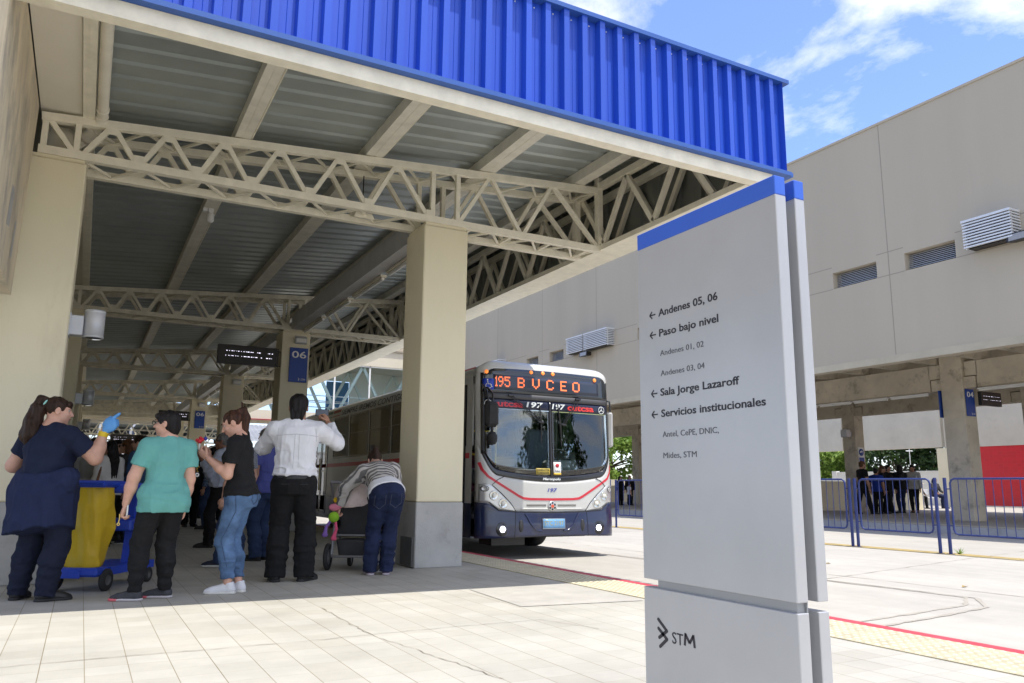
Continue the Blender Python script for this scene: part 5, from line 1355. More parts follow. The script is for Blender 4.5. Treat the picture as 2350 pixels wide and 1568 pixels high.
def hand(B, Wp, d, pn, side, s, pose='relaxed', fat=1.0):
    """palm with four bent fingers and a thumb; d points to the finger tips, pn is the way the palm faces"""
    d = nrm(d); pn = nrm(np.array(pn)-d*np.dot(pn, d)); w = np.cross(d, pn)*side    # w points to the thumb side
    W0 = np.array(Wp, float); L = .056*s
    B.ell(W0+d*L*.55, (.0235*s*fat, L*.62, .0105*s*fat), [w, d, pn], k=.012)
    lens = [.040, .044, .041, .033]; curl = {'relaxed': (28, 35), 'grip': (60, 62), 'point': (70, 80), 'flat': (8, 10)}[pose]
    for i in range(4):
        b0 = W0+d*L*(1.02-.05*abs(i-1.2))+w*(.0165-.011*i)*s
        c1, c2 = curl
        if pose == 'point' and i == 0: c1, c2 = (2, 4)
        c1 += 4*i; d1 = d*math.cos(R(c1))+pn*math.sin(R(c1))+w*(.10-.07*i); d1 = nrm(d1); b1 = b0+d1*lens[i]*.5*s
        d2 = nrm(d*math.cos(R(c1+c2))+pn*math.sin(R(c1+c2))); b2 = b1+d2*lens[i]*.34*s
        d3 = nrm(d*math.cos(R(c1+c2*1.6))+pn*math.sin(R(c1+c2*1.6))); b3 = b2+d3*lens[i]*.24*s
        r = (.0053 if i < 3 else .0045)*s*fat
        B.chain([b0, b1, b2, b3], [r*1.08, r, r*.93, r*.8], k=.003)
    t0 = W0+d*L*.22+w*.018*s; td = nrm(d*.72+w*.62+pn*.35); t1 = t0+td*.026*s; t2 = t1+nrm(d*.9+w*.15+pn*.4)*.022*s
    B.chain([t0, t1, t2], [.0085*s*fat, .0068*s*fat, .0052*s*fat], k=.006)

def ik(a, b, l1, l2, hint):
    a, b = np.array(a, float), np.array(b, float); v = b-a; L = np.linalg.norm(v); L = min(L, (l1+l2)*.9995); v = nrm(v)
    x = (l1*l1-l2*l2+L*L)/(2*L); y = math.sqrt(max(l1*l1-x*x, 0)); hnt = np.array(hint, float); hnt = nrm(hnt-v*np.dot(hnt, v))
    return a+v*x+hnt*y

def person(label, pos, face, H=1.7, fem=False, lean=0, gw=1.0, gh=1.0, gc=1.0, arm=1.0, leg=1.0, feet=((-.09, 0, -8), (.09, 0, 8)), armL=((-.12, .05, -1), (-.03, .25, -1)), armR=((.12, .05, -1), (.03, .25, -1)),
           handL='relaxed', handR='relaxed', palmL=None, palmR=None, hdL=None, hdR=None, hy=0, hp=0, hroll=0, skin='fair', hair='short', hairc='black', top=('tee', None), bottom=('slim', None), shoes=None, h=.012, group=None, z=0.0, hem=None, side_bend=0,
           pel=None, seat=None, eyes=True, cat='person', belt=None, glasses=False, body_extra=None, name='person', waist_wrap=None, shadow=None, toe=None):
    s = H; root = thing(name, label, cat, (pos[0], pos[1], z), -R(face), group)
    u = np.array([math.sin(R(side_bend)), math.sin(R(lean))*math.cos(R(side_bend)), math.cos(R(lean))*math.cos(R(side_bend))]); rx = nrm(np.array([1, 0, 0])-u*u[0]); f = np.cross(u, rx)
    P = np.array([0, -.02 if lean < 30 else -.10, .53*s]) if pel is None else np.array(pel, float)
    sw = (.104 if fem else .116)*s*min(1.12, .55+.45*gc)
    Sc = P+u*.266*s; Nb = P+u*.302*s
    r_h, f_h, u_h = rotm(R(hy), R(hp), R(hroll))
    nd = nrm(u*.75+u_h*.45+f*.10); Hc = Nb+nd*.091*s+f_h*.012*s
    BH = [r_h, f_h, u_h]
    hs = 1.0
    def hp_(x, y, z_): return Hc+(r_h*x+f_h*y+u_h*z_)*s*hs
    if fem: ST = [(-.075, .080, .070, 0), (-.03, .103, .080, -.008), (.01, .103, .076, -.006), (.09, .076, .058, 0), (.15, .080, .062, .004), (.20, .089, .070, .008), (.245, .092, .060, 0), (.282, .072, .044, -.004), (.305, .034, .034, 0)]
    else: ST = [(-.075, .078, .068, 0), (-.03, .095, .074, -.005), (.01, .094, .070, -.003), (.09, .085, .062, .002), (.15, .093, .068, .004), (.20, .104, .073, .004), (.245, .106, .066, 0), (.282, .084, .048, -.004), (.305, .037, .037, 0)]
    def girth(zf): return float(np.interp(zf, [-.08, -.02, .09, .2, .25, .3], [gh, gh, gw, gc, .5+.5*gc, .7+.3*gc]))
    def stations(off, lo=-.075, hi=.305, wd=1.0):
        o = []
        for (zf, w_, d_, of) in ST:
            if zf < lo-1e-6 or zf > hi+1e-6: continue
            gg = girth(zf); o.append(((zf-lo)/(hi-lo), w_*s*gg*wd+off, d_*s*(.35*gg+.65*gg*gg if gg > 1 else gg)*wd+off, of*s+ (0.02*s*(gg-1) if .05 < zf < .18 else 0)))
        return o
    hj = [P+np.array([sg*.050*s*(.6+.4*gh), 0, -.022*s]) for sg in (-1, 1)]
    ank = [np.array([fx, fy_, .045*s]) for (fx, fy_, _) in feet]
    kn = [ik(hj[i], ank[i], .236*s, .238*s, (math.sin(R(feet[i][2]))*.4, 1, .15)) for i in (0, 1)]
    if seat is not None: kn = [np.array(k_, float) for k_ in seat]
    sh = [Sc+rx*sg*sw for sg in (-1, 1)]
    el = []; wr = []; fd = []
    for i, A in enumerate((armL, armR)):
        e = sh[i]+nrm(A[0])*.170*s; el.append(e); fd.append(nrm(A[1])); wr.append(e+nrm(A[1])*.142*s)
    # ---- the body, one continuous skin
    B = Blob()
    B.loft(P-u*.075*s, Nb, stations(-.004), rx, .03)
    B.cap(Nb-u*.03*s, Hc-u_h*.02*s-f_h*.012*s, (.031 if fem else .036)*s*(.7+.3*gc), (.030 if fem else .034)*s*(.7+.3*gc), .03)
    for i in (0, 1):
        B.cap(Nb+u*.012*s-f*.006*s, sh[i], .030*s*(.6+.4*gc), .028*s*(.6+.4*gc), .03)
        B.chain([hj[i], kn[i]], [.054*s*leg, .036*s*leg], .03)
        m = kn[i]*.66+ank[i]*.34+np.array([0, -.012*s, 0]); B.chain([kn[i], m, ank[i]], [.035*s*leg, .034*s*leg, .021*s], .02)
        td_ = R(feet[i][2]); fdv = np.array([math.sin(td_), math.cos(td_), 0]); B.cap(ank[i]-np.array([0, 0, .02*s]), ank[i]+fdv*.085*s-np.array([0, 0, .028*s]), .020*s, .015*s, .02)
        B.chain([sh[i], el[i], el[i]*.6+wr[i]*.4, wr[i]], [.033*s*arm, .0265*s*arm, .0255*s*arm, .0165*s*min(arm, 1.12)], .025)
        sg = (-1, 1)[i]; pn = (palmL, palmR)[i]
        if pn is None: pn = -rx*sg
        hand(B, wr[i]+fd[i]*.012*s, fd[i] if (hdL, hdR)[i] is None else nrm((hdL, hdR)[i]), pn, sg, s, (handL, handR)[i], 1.12 if arm > 1.1 else 1.0)
    B.ell(hp_(0, -.004, .016), (.0465*s*hs, .058*s*hs, .052*s*hs), BH, .01); B.ell(hp_(0, .018, -.024), (.038*s*hs*(.8+.2*gc), .040*s*hs, .047*s*hs), BH, .02)
    B.ell(hp_(0, .040, -.060), (.016*s*hs, .013*s*hs, .012*s*hs), BH, .02)
    B.cap(hp_(0, .054, .010), hp_(0, .070, -.017), .0052*s*hs, .0080*s*hs, .008); B.ell(hp_(0, .061, -.020), (.0125*s*hs, .008*s*hs, .006*s*hs), BH, .006)
    B.ell(hp_(0, .048, .018), (.030*s*hs, .010*s*hs, .007*s*hs), BH, .012)
    for sg in (-1, 1):
        B.ell(hp_(sg*.021, .060, .003), (.011*s*hs, .011*s*hs, .008*s*hs), BH, .006, neg=True); B.ell(hp_(sg*.024, .042, -.018), (.014*s*hs, .012*s*hs, .012*s*hs), BH, .015)
        B.ell(hp_(sg*.0475, -.006, -.006), (.0065*s*hs, .013*s*hs, .019*s*hs), BH, .006); B.ell(hp_(sg*.053, -.004, -.005), (.004*s*hs, .007*s*hs, .010*s*hs), BH, .003, neg=True)
    B.ell(hp_(0, .0555, -.0335), (.017*s*hs, .0065*s*hs, .0042*s*hs), BH, .005); B.ell(hp_(0, .0535, -.0425), (.015*s*hs, .0065*s*hs, .0045*s*hs), BH, .005)
    if body_extra: body_extra(B, locals())
    bo = B.build('body', SKIN[skin], root, min(h, .009) if h < .012 else h)
    if eyes:
        for sg in (-1, 1):
            g = MB(); c_ = hp_(sg*.0205, .0462, .003); g.m = 0; g.lathe([(0, -.0062*s), (.0044*s, -.0044*s), (.0062*s, 0), (.0044*s, .0044*s), (0, .0062*s)], c_, f_h, 10)
            g.m = 1; g.lathe([(.0044*s, .0046*s), (.0034*s, .0058*s), (0, .0066*s)], c_, f_h, 8); g.build('eye', [mat('eye_white', (.42, .38, .34), .3, var=0), mat('eye_iris', (.02, .014, .01), .2, var=0)], root)
            g = MB(); g.tube([hp_(sg*.010, .0590, .0175), hp_(sg*.022, .0585, .0205), hp_(sg*.032, .0500, .0170)], [.0022*s, .0026*s, .0014*s], 5); g.build('eyebrow', HAIR[hairc if hairc != 'grey' else 'black'], root)
        g = MB(); g.tube([hp_(-.0165, .0545, -.0385), hp_(-.006, .0612, -.0365), hp_(.006, .0612, -.0365), hp_(.0165, .0545, -.0385)], [.0012*s, .0034*s, .0034*s, .0012*s], 6); g.build('lips', mat('lip_red', (.36, .12, .10), .5, var=.05), root)
    if glasses:
        g = MB()
        for sg in (-1, 1):
            n = 12; c_ = [(sg*.022+.017*math.cos(t), .066, .003+.011*math.sin(t)) for t in [2*PI*k/n for k in range(n+1)]]; g.tube([hp_(*p) for p in c_], .0018*s, 5)
            g.tube([hp_(sg*.039, .063, .006), hp_(sg*.048, .03, .006), hp_(sg*.050, -.004, .004)], .0022*s, 5)
        g.tube([hp_(-.006, .067, .006), hp_(.006, .067, .006)], .0015*s, 5)
        gl_ = g.build('glasses', M['black'], root)
        if glasses == 'sun':
            g = MB()
            for sg in (-1, 1): g.lathe([(0, 0), (.016*s, 0), (.016*s, .002*s), (0, .003*s)], hp_(sg*.022, .064, .003), f_h, 12)
            g.build('lens', M['darkglass'], gl_)
    # ---- hair
    if hair != 'bald':
        A = Blob(); hc = HAIR[hairc]
        A.ell(hp_(0, -.008, .020), np.array((.0515, .061, .0555) if hair != 'tail' else (.0495, .0590, .0540))*s*hs, BH, .01)
        if hair in ('short', 'shortf'):
            A.ell(hp_(0, -.030, -.012), (.046*s*hs, .040*s*hs, .040*s*hs), BH, .015)
            if hair == 'shortf': A.ell(hp_(0, -.040, -.032), (.040*s*hs, .026*s*hs, .034*s*hs), BH, .02); A.ell(hp_(-.0, .040, .040), (.040*s*hs, .026*s*hs, .022*s*hs), BH, .015)
        if hair == 'crop':
            A.ell(hp_(0, -.032, -.008), (.045*s*hs, .034*s*hs, .036*s*hs), BH, .015)
        A.ell(hp_(0, .078, -.030), (.062*s*hs, .062*s*hs, .060*s*hs), BH, .006, neg=True); A.ell(hp_(0, .060, -.012), (.040*s*hs, .040*s*hs, .034*s*hs), BH, .006, neg=True)
        for sg in (-1, 1): A.ell(hp_(sg*.055, .002, -.018), (.014*s*hs, .020*s*hs, .026*s*hs), BH, .004, neg=True) if hair in ('short', 'shortf', 'crop', 'tail') else None
        if hair == 'balding': A.ell(hp_(0, .0, .085), (.052*s*hs, .075*s*hs, .055*s*hs), BH, .006, neg=True)
        if hair == 'tail':
            k0 = hp_(0, -.056, .050); A.ell(k0, (.020*s*hs, .018*s*hs, .018*s*hs), None, .01); dn = np.array([0, 0, -1.]); bk = -f_h*np.array([1, 1, 0])
            q = [k0, k0+bk*.026*s-dn*.006*s, k0+bk*.044*s+dn*.04*s, k0+bk*.040*s+dn*.10*s, k0+bk*.030*s+dn*.17*s]; A.chain(q, [.013*s, .018*s, .022*s, .019*s, .005*s], .012)
        if hair in ('long', 'loose'):
            e_ = .19 if hair == 'long' else .10
            for x in (-.034, 0, .034):
                q = [hp_(x*.8, -.040, .01), hp_(x*.85, -.050, -.05), P+u*.27*s+rx*x*s*.8-f*.062*s*gc**.5, P+u*(.30-e_)*s+rx*x*s*.7-f*(.070*s*gc**.5)]; A.chain(q, [.026*s, .024*s, .022*s, .008*s], .02)
            for sg in (-1, 1): A.chain([hp_(sg*.043, -.020, .01), hp_(sg*.046, -.030, -.05), P+u*.272*s+rx*sg*.045*s-f*.035*s], [.016*s*hs, .018*s*hs, .014*s], .015)
        if hair == 'bob':
            for x in (-.036, 0, .036): A.chain([hp_(x, -.035, .01), hp_(x*1.2, -.045, -.055)], [.032*s*hs, .026*s], .02)
            for sg in (-1, 1): A.chain([hp_(sg*.044, .004, .012), hp_(sg*.050, .006, -.05)], [.018*s*hs, .016*s], .015)
        A.wave(.0013*s*hs, (210/s, 60/s, 8), 0); A.wave(.0012*s*hs, (-90/s, 230/s, 15), 1.3)
        ho = A.build('hair', hc, root, min(h, .008) if h < .012 else h)
    # ---- clothes
    tt, tm = top[0], top[1]; hemf = hem if hem is not None else (-.045 if tt != 'shirt' else -.02)
    T = Blob(); off = {'tee': .012, 'shirt': .020, 'long': .016, 'jacket': .024}[tt]; off *= s/1.7
    T.loft(P+u*(hemf-.03)*s, Nb-u*.003*s, [(max(0, min(1, ((zf-(hemf-.03))/(.302-(hemf-.03))))), w_, d_, o_) for (zf, (t_, w_, d_, o_)) in zip([q[0] for q in ST], stations(off)) if zf > hemf-.06], rx, .02)
    if fem and gc >= .95:
        for sg in (-1, 1): T.ell(P+u*.195*s+rx*sg*.042*s*gc+f*.055*s*gc, (.040*s*gc, .036*s*gc, .042*s*gc), [rx, f, u], .03)
    if hemf < -.025:
        for sg in (-1, 1): T.ell(P+rx*sg*.045*s*gh-u*.030*s-f*.040*s*gh, (.046*s*gh+off*1.1, .040*s*gh+off*1.1, .060*s*gh+off), [rx, f, u], .04)
        for sg in (-1, 1): T.cap(P+rx*sg*.05*s*gh+u*.02*s, P+rx*sg*.052*s*gh-u*.12*s, .056*s*max(gh, leg)+off*1.2, .060*s*max(gh, leg)+off*1.3, .04)
    T.cut(P+u*hemf*s, -u)
    for i in (0, 1):
        ra = .033*s*arm+off*.9; rb = .0285*s*arm+off*.9
        T.cap(Nb-u*.004*s-f*.004*s, sh[i], .031*s*(.6+.4*gc)+off*.6, ra*.98, .035)
        if tt == 'tee': e = sh[i]+(el[i]-sh[i])*.62; T.cap(sh[i], e, ra, (ra+rb)/2+.004*s, .022, flat=True)
        else:
            T.cap(sh[i], el[i], ra, rb, .02); T.cap(el[i], el[i]*.08+wr[i]*.92, rb, .0195*s+off*.8, .016, flat=True)
    if tt in ('shirt', 'jacket'): T.cap(Nb-u*.012*s, Nb+u*.018*s+f*.004*s, .043*s, .040*s, .008, flat=True)
    if h < .012:
        T.wave(.0028, (9, 14, 38), .4, P[2]-.02*s, P[2]+.16*s); T.wave(.0024, (22, -12, 30), 2.0, P[2]-.05*s, P[2]+.24*s); T.wave(.0012, (55, 30, -25), 1.0); sd_ = int(abs(pos[0]*100)+abs(pos[1]*10)); ck = 1.5 if tt == 'shirt' else 1.0; T.crease(.0075*ck, (7, 7, 17), sd_, P[2]-.1*s, P[2]+.17*s); T.crease(.0055*ck, (10, 10, 5), sd_+1); T.crease(.0018*ck, (24, 24, 16), sd_+2)
    T.build({'tee': 'shirt', 'shirt': 'shirt', 'long': 'sweater', 'jacket': 'jacket'}[tt], tm, root, h)
    bt, bmx = bottom[0], bottom[1]
    Q = Blob(); o2 = {'slim': .007, 'straight': .012, 'wide': .018, 'skirt': .02}[bt]*s/1.7
    top_b = min(.045, hemf+.035) if seat is None else .03
    Q.loft(P-u*.078*s, P+u*(top_b+.02)*s, [(max(0, min(1, (zf+.078)/(top_b+.098))), w_, d_, o_) for (zf, (t_, w_, d_, o_)) in zip([q[0] for q in ST], stations(o2)) if zf < .10], rx, .02)
    if fem or bt == 'slim':
        for sg in (-1, 1): Q.ell(P+rx*sg*.045*s*gh-u*.028*s-f*.040*s*gh, (.046*s*gh, .040*s*gh, .048*s*gh), [rx, f, u], .03)
    Q.cut(P+u*top_b*s, u)
    for i in (0, 1):
        lg = leg; rk = .037*s*lg+o2; ra2 = {'slim': .026*s+o2*.6, 'straight': .034*s+o2, 'wide': .040*s+o2, 'skirt': .03*s}[bt]
        m = kn[i]*.62+ank[i]*.38+np.array([0, -.010*s, 0]); rm = (.036*s*lg+o2) if bt == 'slim' else (rk*.55+ra2*.45+.004*s)
        Q.chain([hj[i], kn[i]], [.056*s*lg+o2, rk], .022); Q.chain([kn[i], m], [rk, rm], .02)
        en = ank[i]+(m-ank[i])*.02 if bt == 'slim' else ank[i]-np.array([0, -.0, .020*s]); 
        if toe: en = ank[i]+(m-ank[i])*toe
        Q.cap(m, en, rm, ra2, .02, flat=True)
    if h < .012:
        for i in (0, 1): Q.wave(.0022, (12, 10, 75), i, ank[i][2], ank[i][2]+.17*s)
        Q.wave(.0016, (20, 25, 50), 1.5, kn[0][2]-.05*s, kn[0][2]+.06*s); Q.wave(.0012, (18, -30, 42), .5); Q.crease(.0055, (9, 9, 16), int(abs(pos[1]*100)), 0, kn[0][2]+.08*s); Q.crease(.0045, (10, 10, 13), int(abs(pos[0]*100))+5); Q.crease(.0025, (24, 24, 26), 3)
    Q.build('trousers', bmx, root, h)
    if belt: 
        g = Blob(); g.loft(P+u*.000*s, P+u*.022*s, [(0, *stations(o2+.004)[2][1:]), (1, *stations(o2+.004)[2][1:])], rx, .01); g.build('belt', belt, root, h)
    if waist_wrap:
        waist_wrap(root, locals())
    # ---- shoes
    sm = shoes or (M['black'], None)
    for i in (0, 1):
        td_ = R(feet[i][2]); fv = np.array([math.sin(td_), math.cos(td_), 0]); rv = np.array([fv[1], -fv[0], 0]); a0 = ank[i].copy(); base = np.array([a0[0], a0[1], a0[2]-.045*s])
        K = Blob(); K.cap(base+fv*-.018*s+np.array([0, 0, .024*s]), base+fv*.075*s+np.array([0, 0, .018*s]), .0245*s, .023*s, .02); K.ell(base+fv*.088*s+np.array([0, 0, .014*s]), (.027*s, .034*s, .019*s), [rv, fv, [0, 0, 1]], .02)
        K.cap(base+fv*-.012*s+np.array([0, 0, .03*s]), base+fv*-.006*s+np.array([0, 0, .060*s]), .0255*s, .0245*s, .015, flat=True); K.cap(base+fv*.02*s+np.array([0, 0, .035*s]), base+fv*.06*s+np.array([0, 0, .024*s]), .022*s, .018*s, .015)
        K.cut(base+np.array([0, 0, .010*s]), (0, 0, -1))
        so_ = K.build('shoe', sm[0], root, min(h, .008))
        K = Blob(); K.cap(base+fv*-.020*s+np.array([0, 0, .008*s]), base+fv*.05*s+np.array([0, 0, .008*s]), .026*s, .026*s, .02); K.ell(base+fv*.080*s+np.array([0, 0, .008*s]), (.0285*s, .045*s, .03*s), [rv, fv, [0, 0, 1]], .02); K.cut(base+np.array([0, 0, .0145*s]), (0, 0, 1)); K.cut(base+np.array([0, 0, .0005]), (0, 0, -1))
        K.build('sole', sm[1] or M['rubber'], so_, min(h, .008))
    root['_wrL'] = [float(x) for x in wr[0]]; root['_wrR'] = [float(x) for x in wr[1]]
    info = dict(P=P, u=u, rx=rx, f=f, s=s, wr=wr, fd=fd, el=el, sh=sh, Hc=Hc, hp_=hp_, kn=kn, ank=ank, Nb=Nb, BH=BH)
    del root['_wrL']; del root['_wrR']
    return root, info
def seam(obj, pts, d, r, m, name, parent, off=.0015):
    """thin stitched line lying on the surface of a garment"""
    from mathutils.bvhtree import BVHTree
    me = obj.data; t = BVHTree.FromPolygons([v.co[:] for v in me.vertices], [p.vertices[:] for p in me.polygons]); d = Vector(d).normalized(); g = MB(); L = []
    for (a, b) in zip(pts[:-1], pts[1:]):
        for i in range(8): L.append(Vector(a).lerp(Vector(b), i/8))
    L.append(Vector(pts[-1])); out = []
    for p in L:
        h_ = t.ray_cast(p-d*.6, d)
        if h_[0] is not None: out.append(h_[0]-d*off)
    if len(out) > 2: g.tube(out, r, 5); g.build(name, m, parent)
def kid(root, nm): return [c for c in root.children if c.name.split('.')[0] == nm][0]
def wpt(root, p):
    """local point of a person to world"""
    a = root.rotation_euler[2]; return Vector((root.location.x+p[0]*math.cos(a)-p[1]*math.sin(a), root.location.y+p[0]*math.sin(a)+p[1]*math.cos(a), root.location.z+p[2]))
# ================================================================== people
def stripes(name, c1, c2, axis, period, duty=.5, soft=.004):
    m = bpy.data.materials.new(name); m.use_nodes = True; t = m.node_tree; b = t.nodes['Principled BSDF']; b.inputs['Roughness'].default_value = .9; b.inputs['Specular IOR Level'].default_value = .2
    L = t.links.new; c = t.nodes.new('ShaderNodeTexCoord'); d = t.nodes.new('ShaderNodeVectorMath'); d.operation = 'DOT_PRODUCT'; d.inputs[1].default_value = axis; L(c.outputs['Object'], d.inputs[0])
    n = t.nodes.new('ShaderNodeTexNoise'); n.inputs['Scale'].default_value = 9; L(c.outputs['Object'], n.inputs['Vector'])
    a = t.nodes.new('ShaderNodeMath'); a.operation = 'MULTIPLY_ADD'; L(n.outputs[0], a.inputs[0]); a.inputs[1].default_value = .016; L(d.outputs['Value'], a.inputs[2])
    s_ = t.nodes.new('ShaderNodeMath'); s_.operation = 'MULTIPLY'; L(a.outputs[0], s_.inputs[0]); s_.inputs[1].default_value = 2*PI/period
    si = t.nodes.new('ShaderNodeMath'); si.operation = 'SINE'; L(s_.outputs[0], si.inputs[0])
    r = t.nodes.new('ShaderNodeMapRange'); r.inputs[1].default_value = -.25+duty-.5; r.inputs[2].default_value = .25+duty-.5; L(si.outputs[0], r.inputs[0])
    mx_ = t.nodes.new('ShaderNodeMixRGB'); mx_.inputs[1].default_value = (*c1, 1); mx_.inputs[2].default_value = (*c2, 1); L(r.outputs[0], mx_.inputs[0]); L(mx_.outputs[0], b.inputs['Base Color'])
    return m
def checks(name, c1, c2, sc):
    m = bpy.data.materials.new(name); m.use_nodes = True; t = m.node_tree; b = t.nodes['Principled BSDF']; b.inputs['Roughness'].default_value = .9
    c = t.nodes.new('ShaderNodeTexCoord'); k = t.nodes.new('ShaderNodeTexChecker'); k.inputs['Scale'].default_value = sc; k.inputs[1].default_value = (*c1, 1); k.inputs[2].default_value = (*c2, 1); t.links.new(c.outputs['Object'], k.inputs[0]); t.links.new(k.outputs[0], b.inputs['Base Color']); return m
CL = {
 'navy': cloth('navy_cotton', (.012, .017, .042)), 'navy2': cloth('navy_fleece', (.016, .023, .062)), 'navytrouser': cloth('navy_trouser', (.012, .015, .032)),
 'teal': cloth('teal_jersey', (.13, .36, .33), var=.07), 'black': cloth('black_cloth', (.011, .011, .012)), 'blackj': cloth('black_jersey', (.013, .013, .014)), 'white': cloth('white_shirt_cotton', (.72, .72, .74), var=.03, bump=.35, bs=9),
 'jeans': cloth('faded_denim', (.085, .15, .27), var=.45, vs=5, bs=60), 'darkjeans': cloth('dark_denim', (.014, .021, .055), var=.25, vs=6), 'bluejeans': cloth('blue_denim', (.03, .05, .11), var=.3, vs=6),
 'purple': cloth('violet_blue_shirt', (.085, .10, .32), var=.08), 'cream': cloth('cream_knit', (.62, .60, .56), var=.1), 'grey': cloth('grey_jersey', (.32, .32, .31)), 'bluesh': cloth('mid_blue_shirt', (.06, .12, .24)),
 'lightsh': cloth('pale_blue_shirt', (.42, .45, .54)), 'darkgrey': cloth('dark_grey_knit', (.05, .05, .052)), 'royal': cloth('royal_blue_top', (.02, .05, .30)), 'greysh': cloth('pale_grey_top', (.42, .42, .41)), 'darkgreen': cloth('dark_green_top', (.02, .05, .04)),
}
CL['stripe'] = stripes('grey_white_stripes', (.52, .49, .45), (.15, .145, .14), (0, .86, .5), .048, .46)
CL['check'] = checks('small_check', (.45, .47, .50), (.05, .06, .09), 120); CL['plaid'] = checks('blue_plaid', (.06, .10, .18), (.16, .20, .28), 30)
SH = {'black': (mat('black_shoe', (.012, .012, .012), .5, var=.1, vs=8), M['rubber']), 'white': (mat('white_canvas', (.66, .66, .68), .8, var=.06, vs=9), mat('white_rubber', (.60, .59, .55), .6, var=.05)), 'run': (mat('grey_running_mesh', (.045, .045, .052), .8, var=.3, vs=22), mat('pink_grey_sole', (.50, .47, .48), .6, var=.1)),
      'navyn': (mat('navy_suede', (.015, .018, .035), .8, var=.1), mat('pale_sole', (.5, .5, .48), .6, var=.05)), 'purple': (mat('purple_trainer', (.05, .03, .07), .7, var=.15), mat('pale_sole2', (.40, .36, .40), .6, var=.05)), 'tan': (mat('tan_boot', (.14, .07, .03), .7, var=.1), M['rubber'])}

# --- cleaner in navy, pointing with a blue glove
def wrap(root, L):
    P, u, s, f, rx = L['P'], L['u'], L['s'], L['f'], L['rx']
    A = Blob(); z0, z1 = -.215, .075
    A.loft(P+u*z0*s, P+u*z1*s, [(0, .152*s, .138*s, -.006), (.3, .151*s, .136*s, -.004), (.6, .148*s, .132*s, 0), (.85, .142*s, .124*s, .004), (1, .135*s, .117*s, .006)], rx, .02, 2.2)
    for sg in (-1, 1): A.ell(P+rx*sg*.060*s-u*.03*s-f*.058*s, (.078*s, .070*s, .10*s), [rx, f, u], .03)
    A.cap(P+u*.055*s-rx*.12*s, P+u*.06*s+rx*.13*s, .05*s, .05*s, .05)
    A.cut(P+u*-.205*s, np.array([.22, -.10, -1.0])); A.wave(.004, (26, 18, 3), .6); A.crease(.009, (8, 8, 4), 5); A.crease(.006, (14, 14, 6), 6); A.wave(.003, (6, 8, 60), 0, P[2]-.02, P[2]+.16)
    A.build('tied_sweater', CL['navy2'], root, .009)
lady, I = person('woman in navy tee pointing with a blue rubber glove beside the cleaning cart', (-.25, 7.55), 42, 1.635, True, gw=1.34, gh=1.20, gc=1.25, arm=1.28, leg=1.30, feet=((-.15, -.02, -20), (.13, -.03, 32)), armL=((-.55, -.05, -1), (.25, .75, -.15)), armR=((.36, .66, -.62), (.20, .08, 1)), handR='point', palmR=(-.30, .85, -.2), hdR=(.66, .22, .62),
               hy=38, hp=-2, hair='tail', hairc='brown', top=('tee', CL['navy']), bottom=('straight', CL['navytrouser']), shoes=SH['black'], h=.008, waist_wrap=wrap, hem=.045)
gb = Blob(); hd_ = nrm(np.array([.66, .22, .62])); W_ = I['wr'][1]
hand(gb, W_+I['fd'][1]*.012*I['s'], hd_, (-.30, .85, -.2), 1, I['s']*1.02, 'point', 1.62); gb.cap(W_-I['fd'][1]*.02, W_+hd_*.03, .031, .034, .02)
gl = gb.build('glove', mat('sky_blue_rubber', (.10, .32, .68), .45, var=.06), lady, .006)
gb = Blob(); gb.cap(W_-I['fd'][1]*.048, W_-I['fd'][1]*.004, .039, .041, .01, flat=True, flat0=True); gb.build('glove_cuff', mat('yellow_rubber', (.72, .50, .02), .45, var=.06), gl, .006)
hp_ = I['hp_']; s_ = I['s']
gb = Blob(); k0 = hp_(0, -.062, .036)
q_ = [k0, hp_(-.006, -.085, .0), hp_(-.012, -.098, -.06), hp_(-.018, -.105, -.13), hp_(-.026, -.100, -.20)]
gb.chain(q_, [.020*s_, .034*s_, .042*s_, .040*s_, .012*s_], .02); gb.wave(.004, (90, 40, 6), 0); gb.wave(.003, (-50, 110, 10), 1)
gb.build('ponytail', HAIR['brown'], lady, .008)
g = MB(); g.lathe([(.020*s_, -.006), (.026*s_, 0), (.020*s_, .008)], k0, (k0-I['Hc']), 12); g.build('hair_tie', mat('mint_hair_tie', (.30, .62, .55), .7, var=0), lady)
gb = Blob(); gb.ell(hp_(0, .044, .034), (.042*s_, .022*s_, .020*s_), I['BH'], .01); gb.wave(.002, (150, 20, 10), 0); gb.build('fringe', HAIR['brown'], lady, .007)

# --- woman in teal
def slit(B, L): pass
teal, I = person('short haired woman in teal tee and black leggings with a phone in her hand', (.60, 7.17), -10, 1.535, True, gw=1.10, gh=1.04, gc=1.0, arm=1.16, leg=1.12, feet=((-.14, .05, -58), (.10, .10, -58)), armL=((-.30, .10, -1), (-.16, .20, -1)), armR=((.12, .02, -1), (-.05, .16, -1)), handL='grip', palmL=(.9, -.3, 0),
               hy=-52, hp=0, hair='shortf', hairc='black', top=('tee', CL['teal']), bottom=('slim', CL['blackj']), shoes=SH['run'], h=.008, hem=-.075, glasses=True)
ph = thing('mobile_phone', 'silver phone held low in the hand of the woman in teal', 'phone', wpt(teal, I['wr'][0]+I['fd'][0]*.06+np.array([.022, -.005, 0])), -R(-10))
q = MB(); q.cbox(-.006, .006, -.03, .03, -.05, .05, .003); q.build('case', M['alu'], ph)
q = MB(); q.box(.0061, .0075, -.026, .026, -.045, .045); q.build('screen', M['darkglass'], ph)
kc = thing('key_ring', 'small yellow key ring dangling below the phone hand of the woman in teal', 'key ring', wpt(teal, I['wr'][0]+I['fd'][0]*.115+np.array([-.02, -.02, 0])), 0)
q = MB(); q.tube([(0, 0, .03), (.003, 0, 0), (-.002, 0, -.04)], .004, 6); q.build('strap', mat('pale_yellow_plastic', (.70, .52, .12), .5, var=.05), kc)
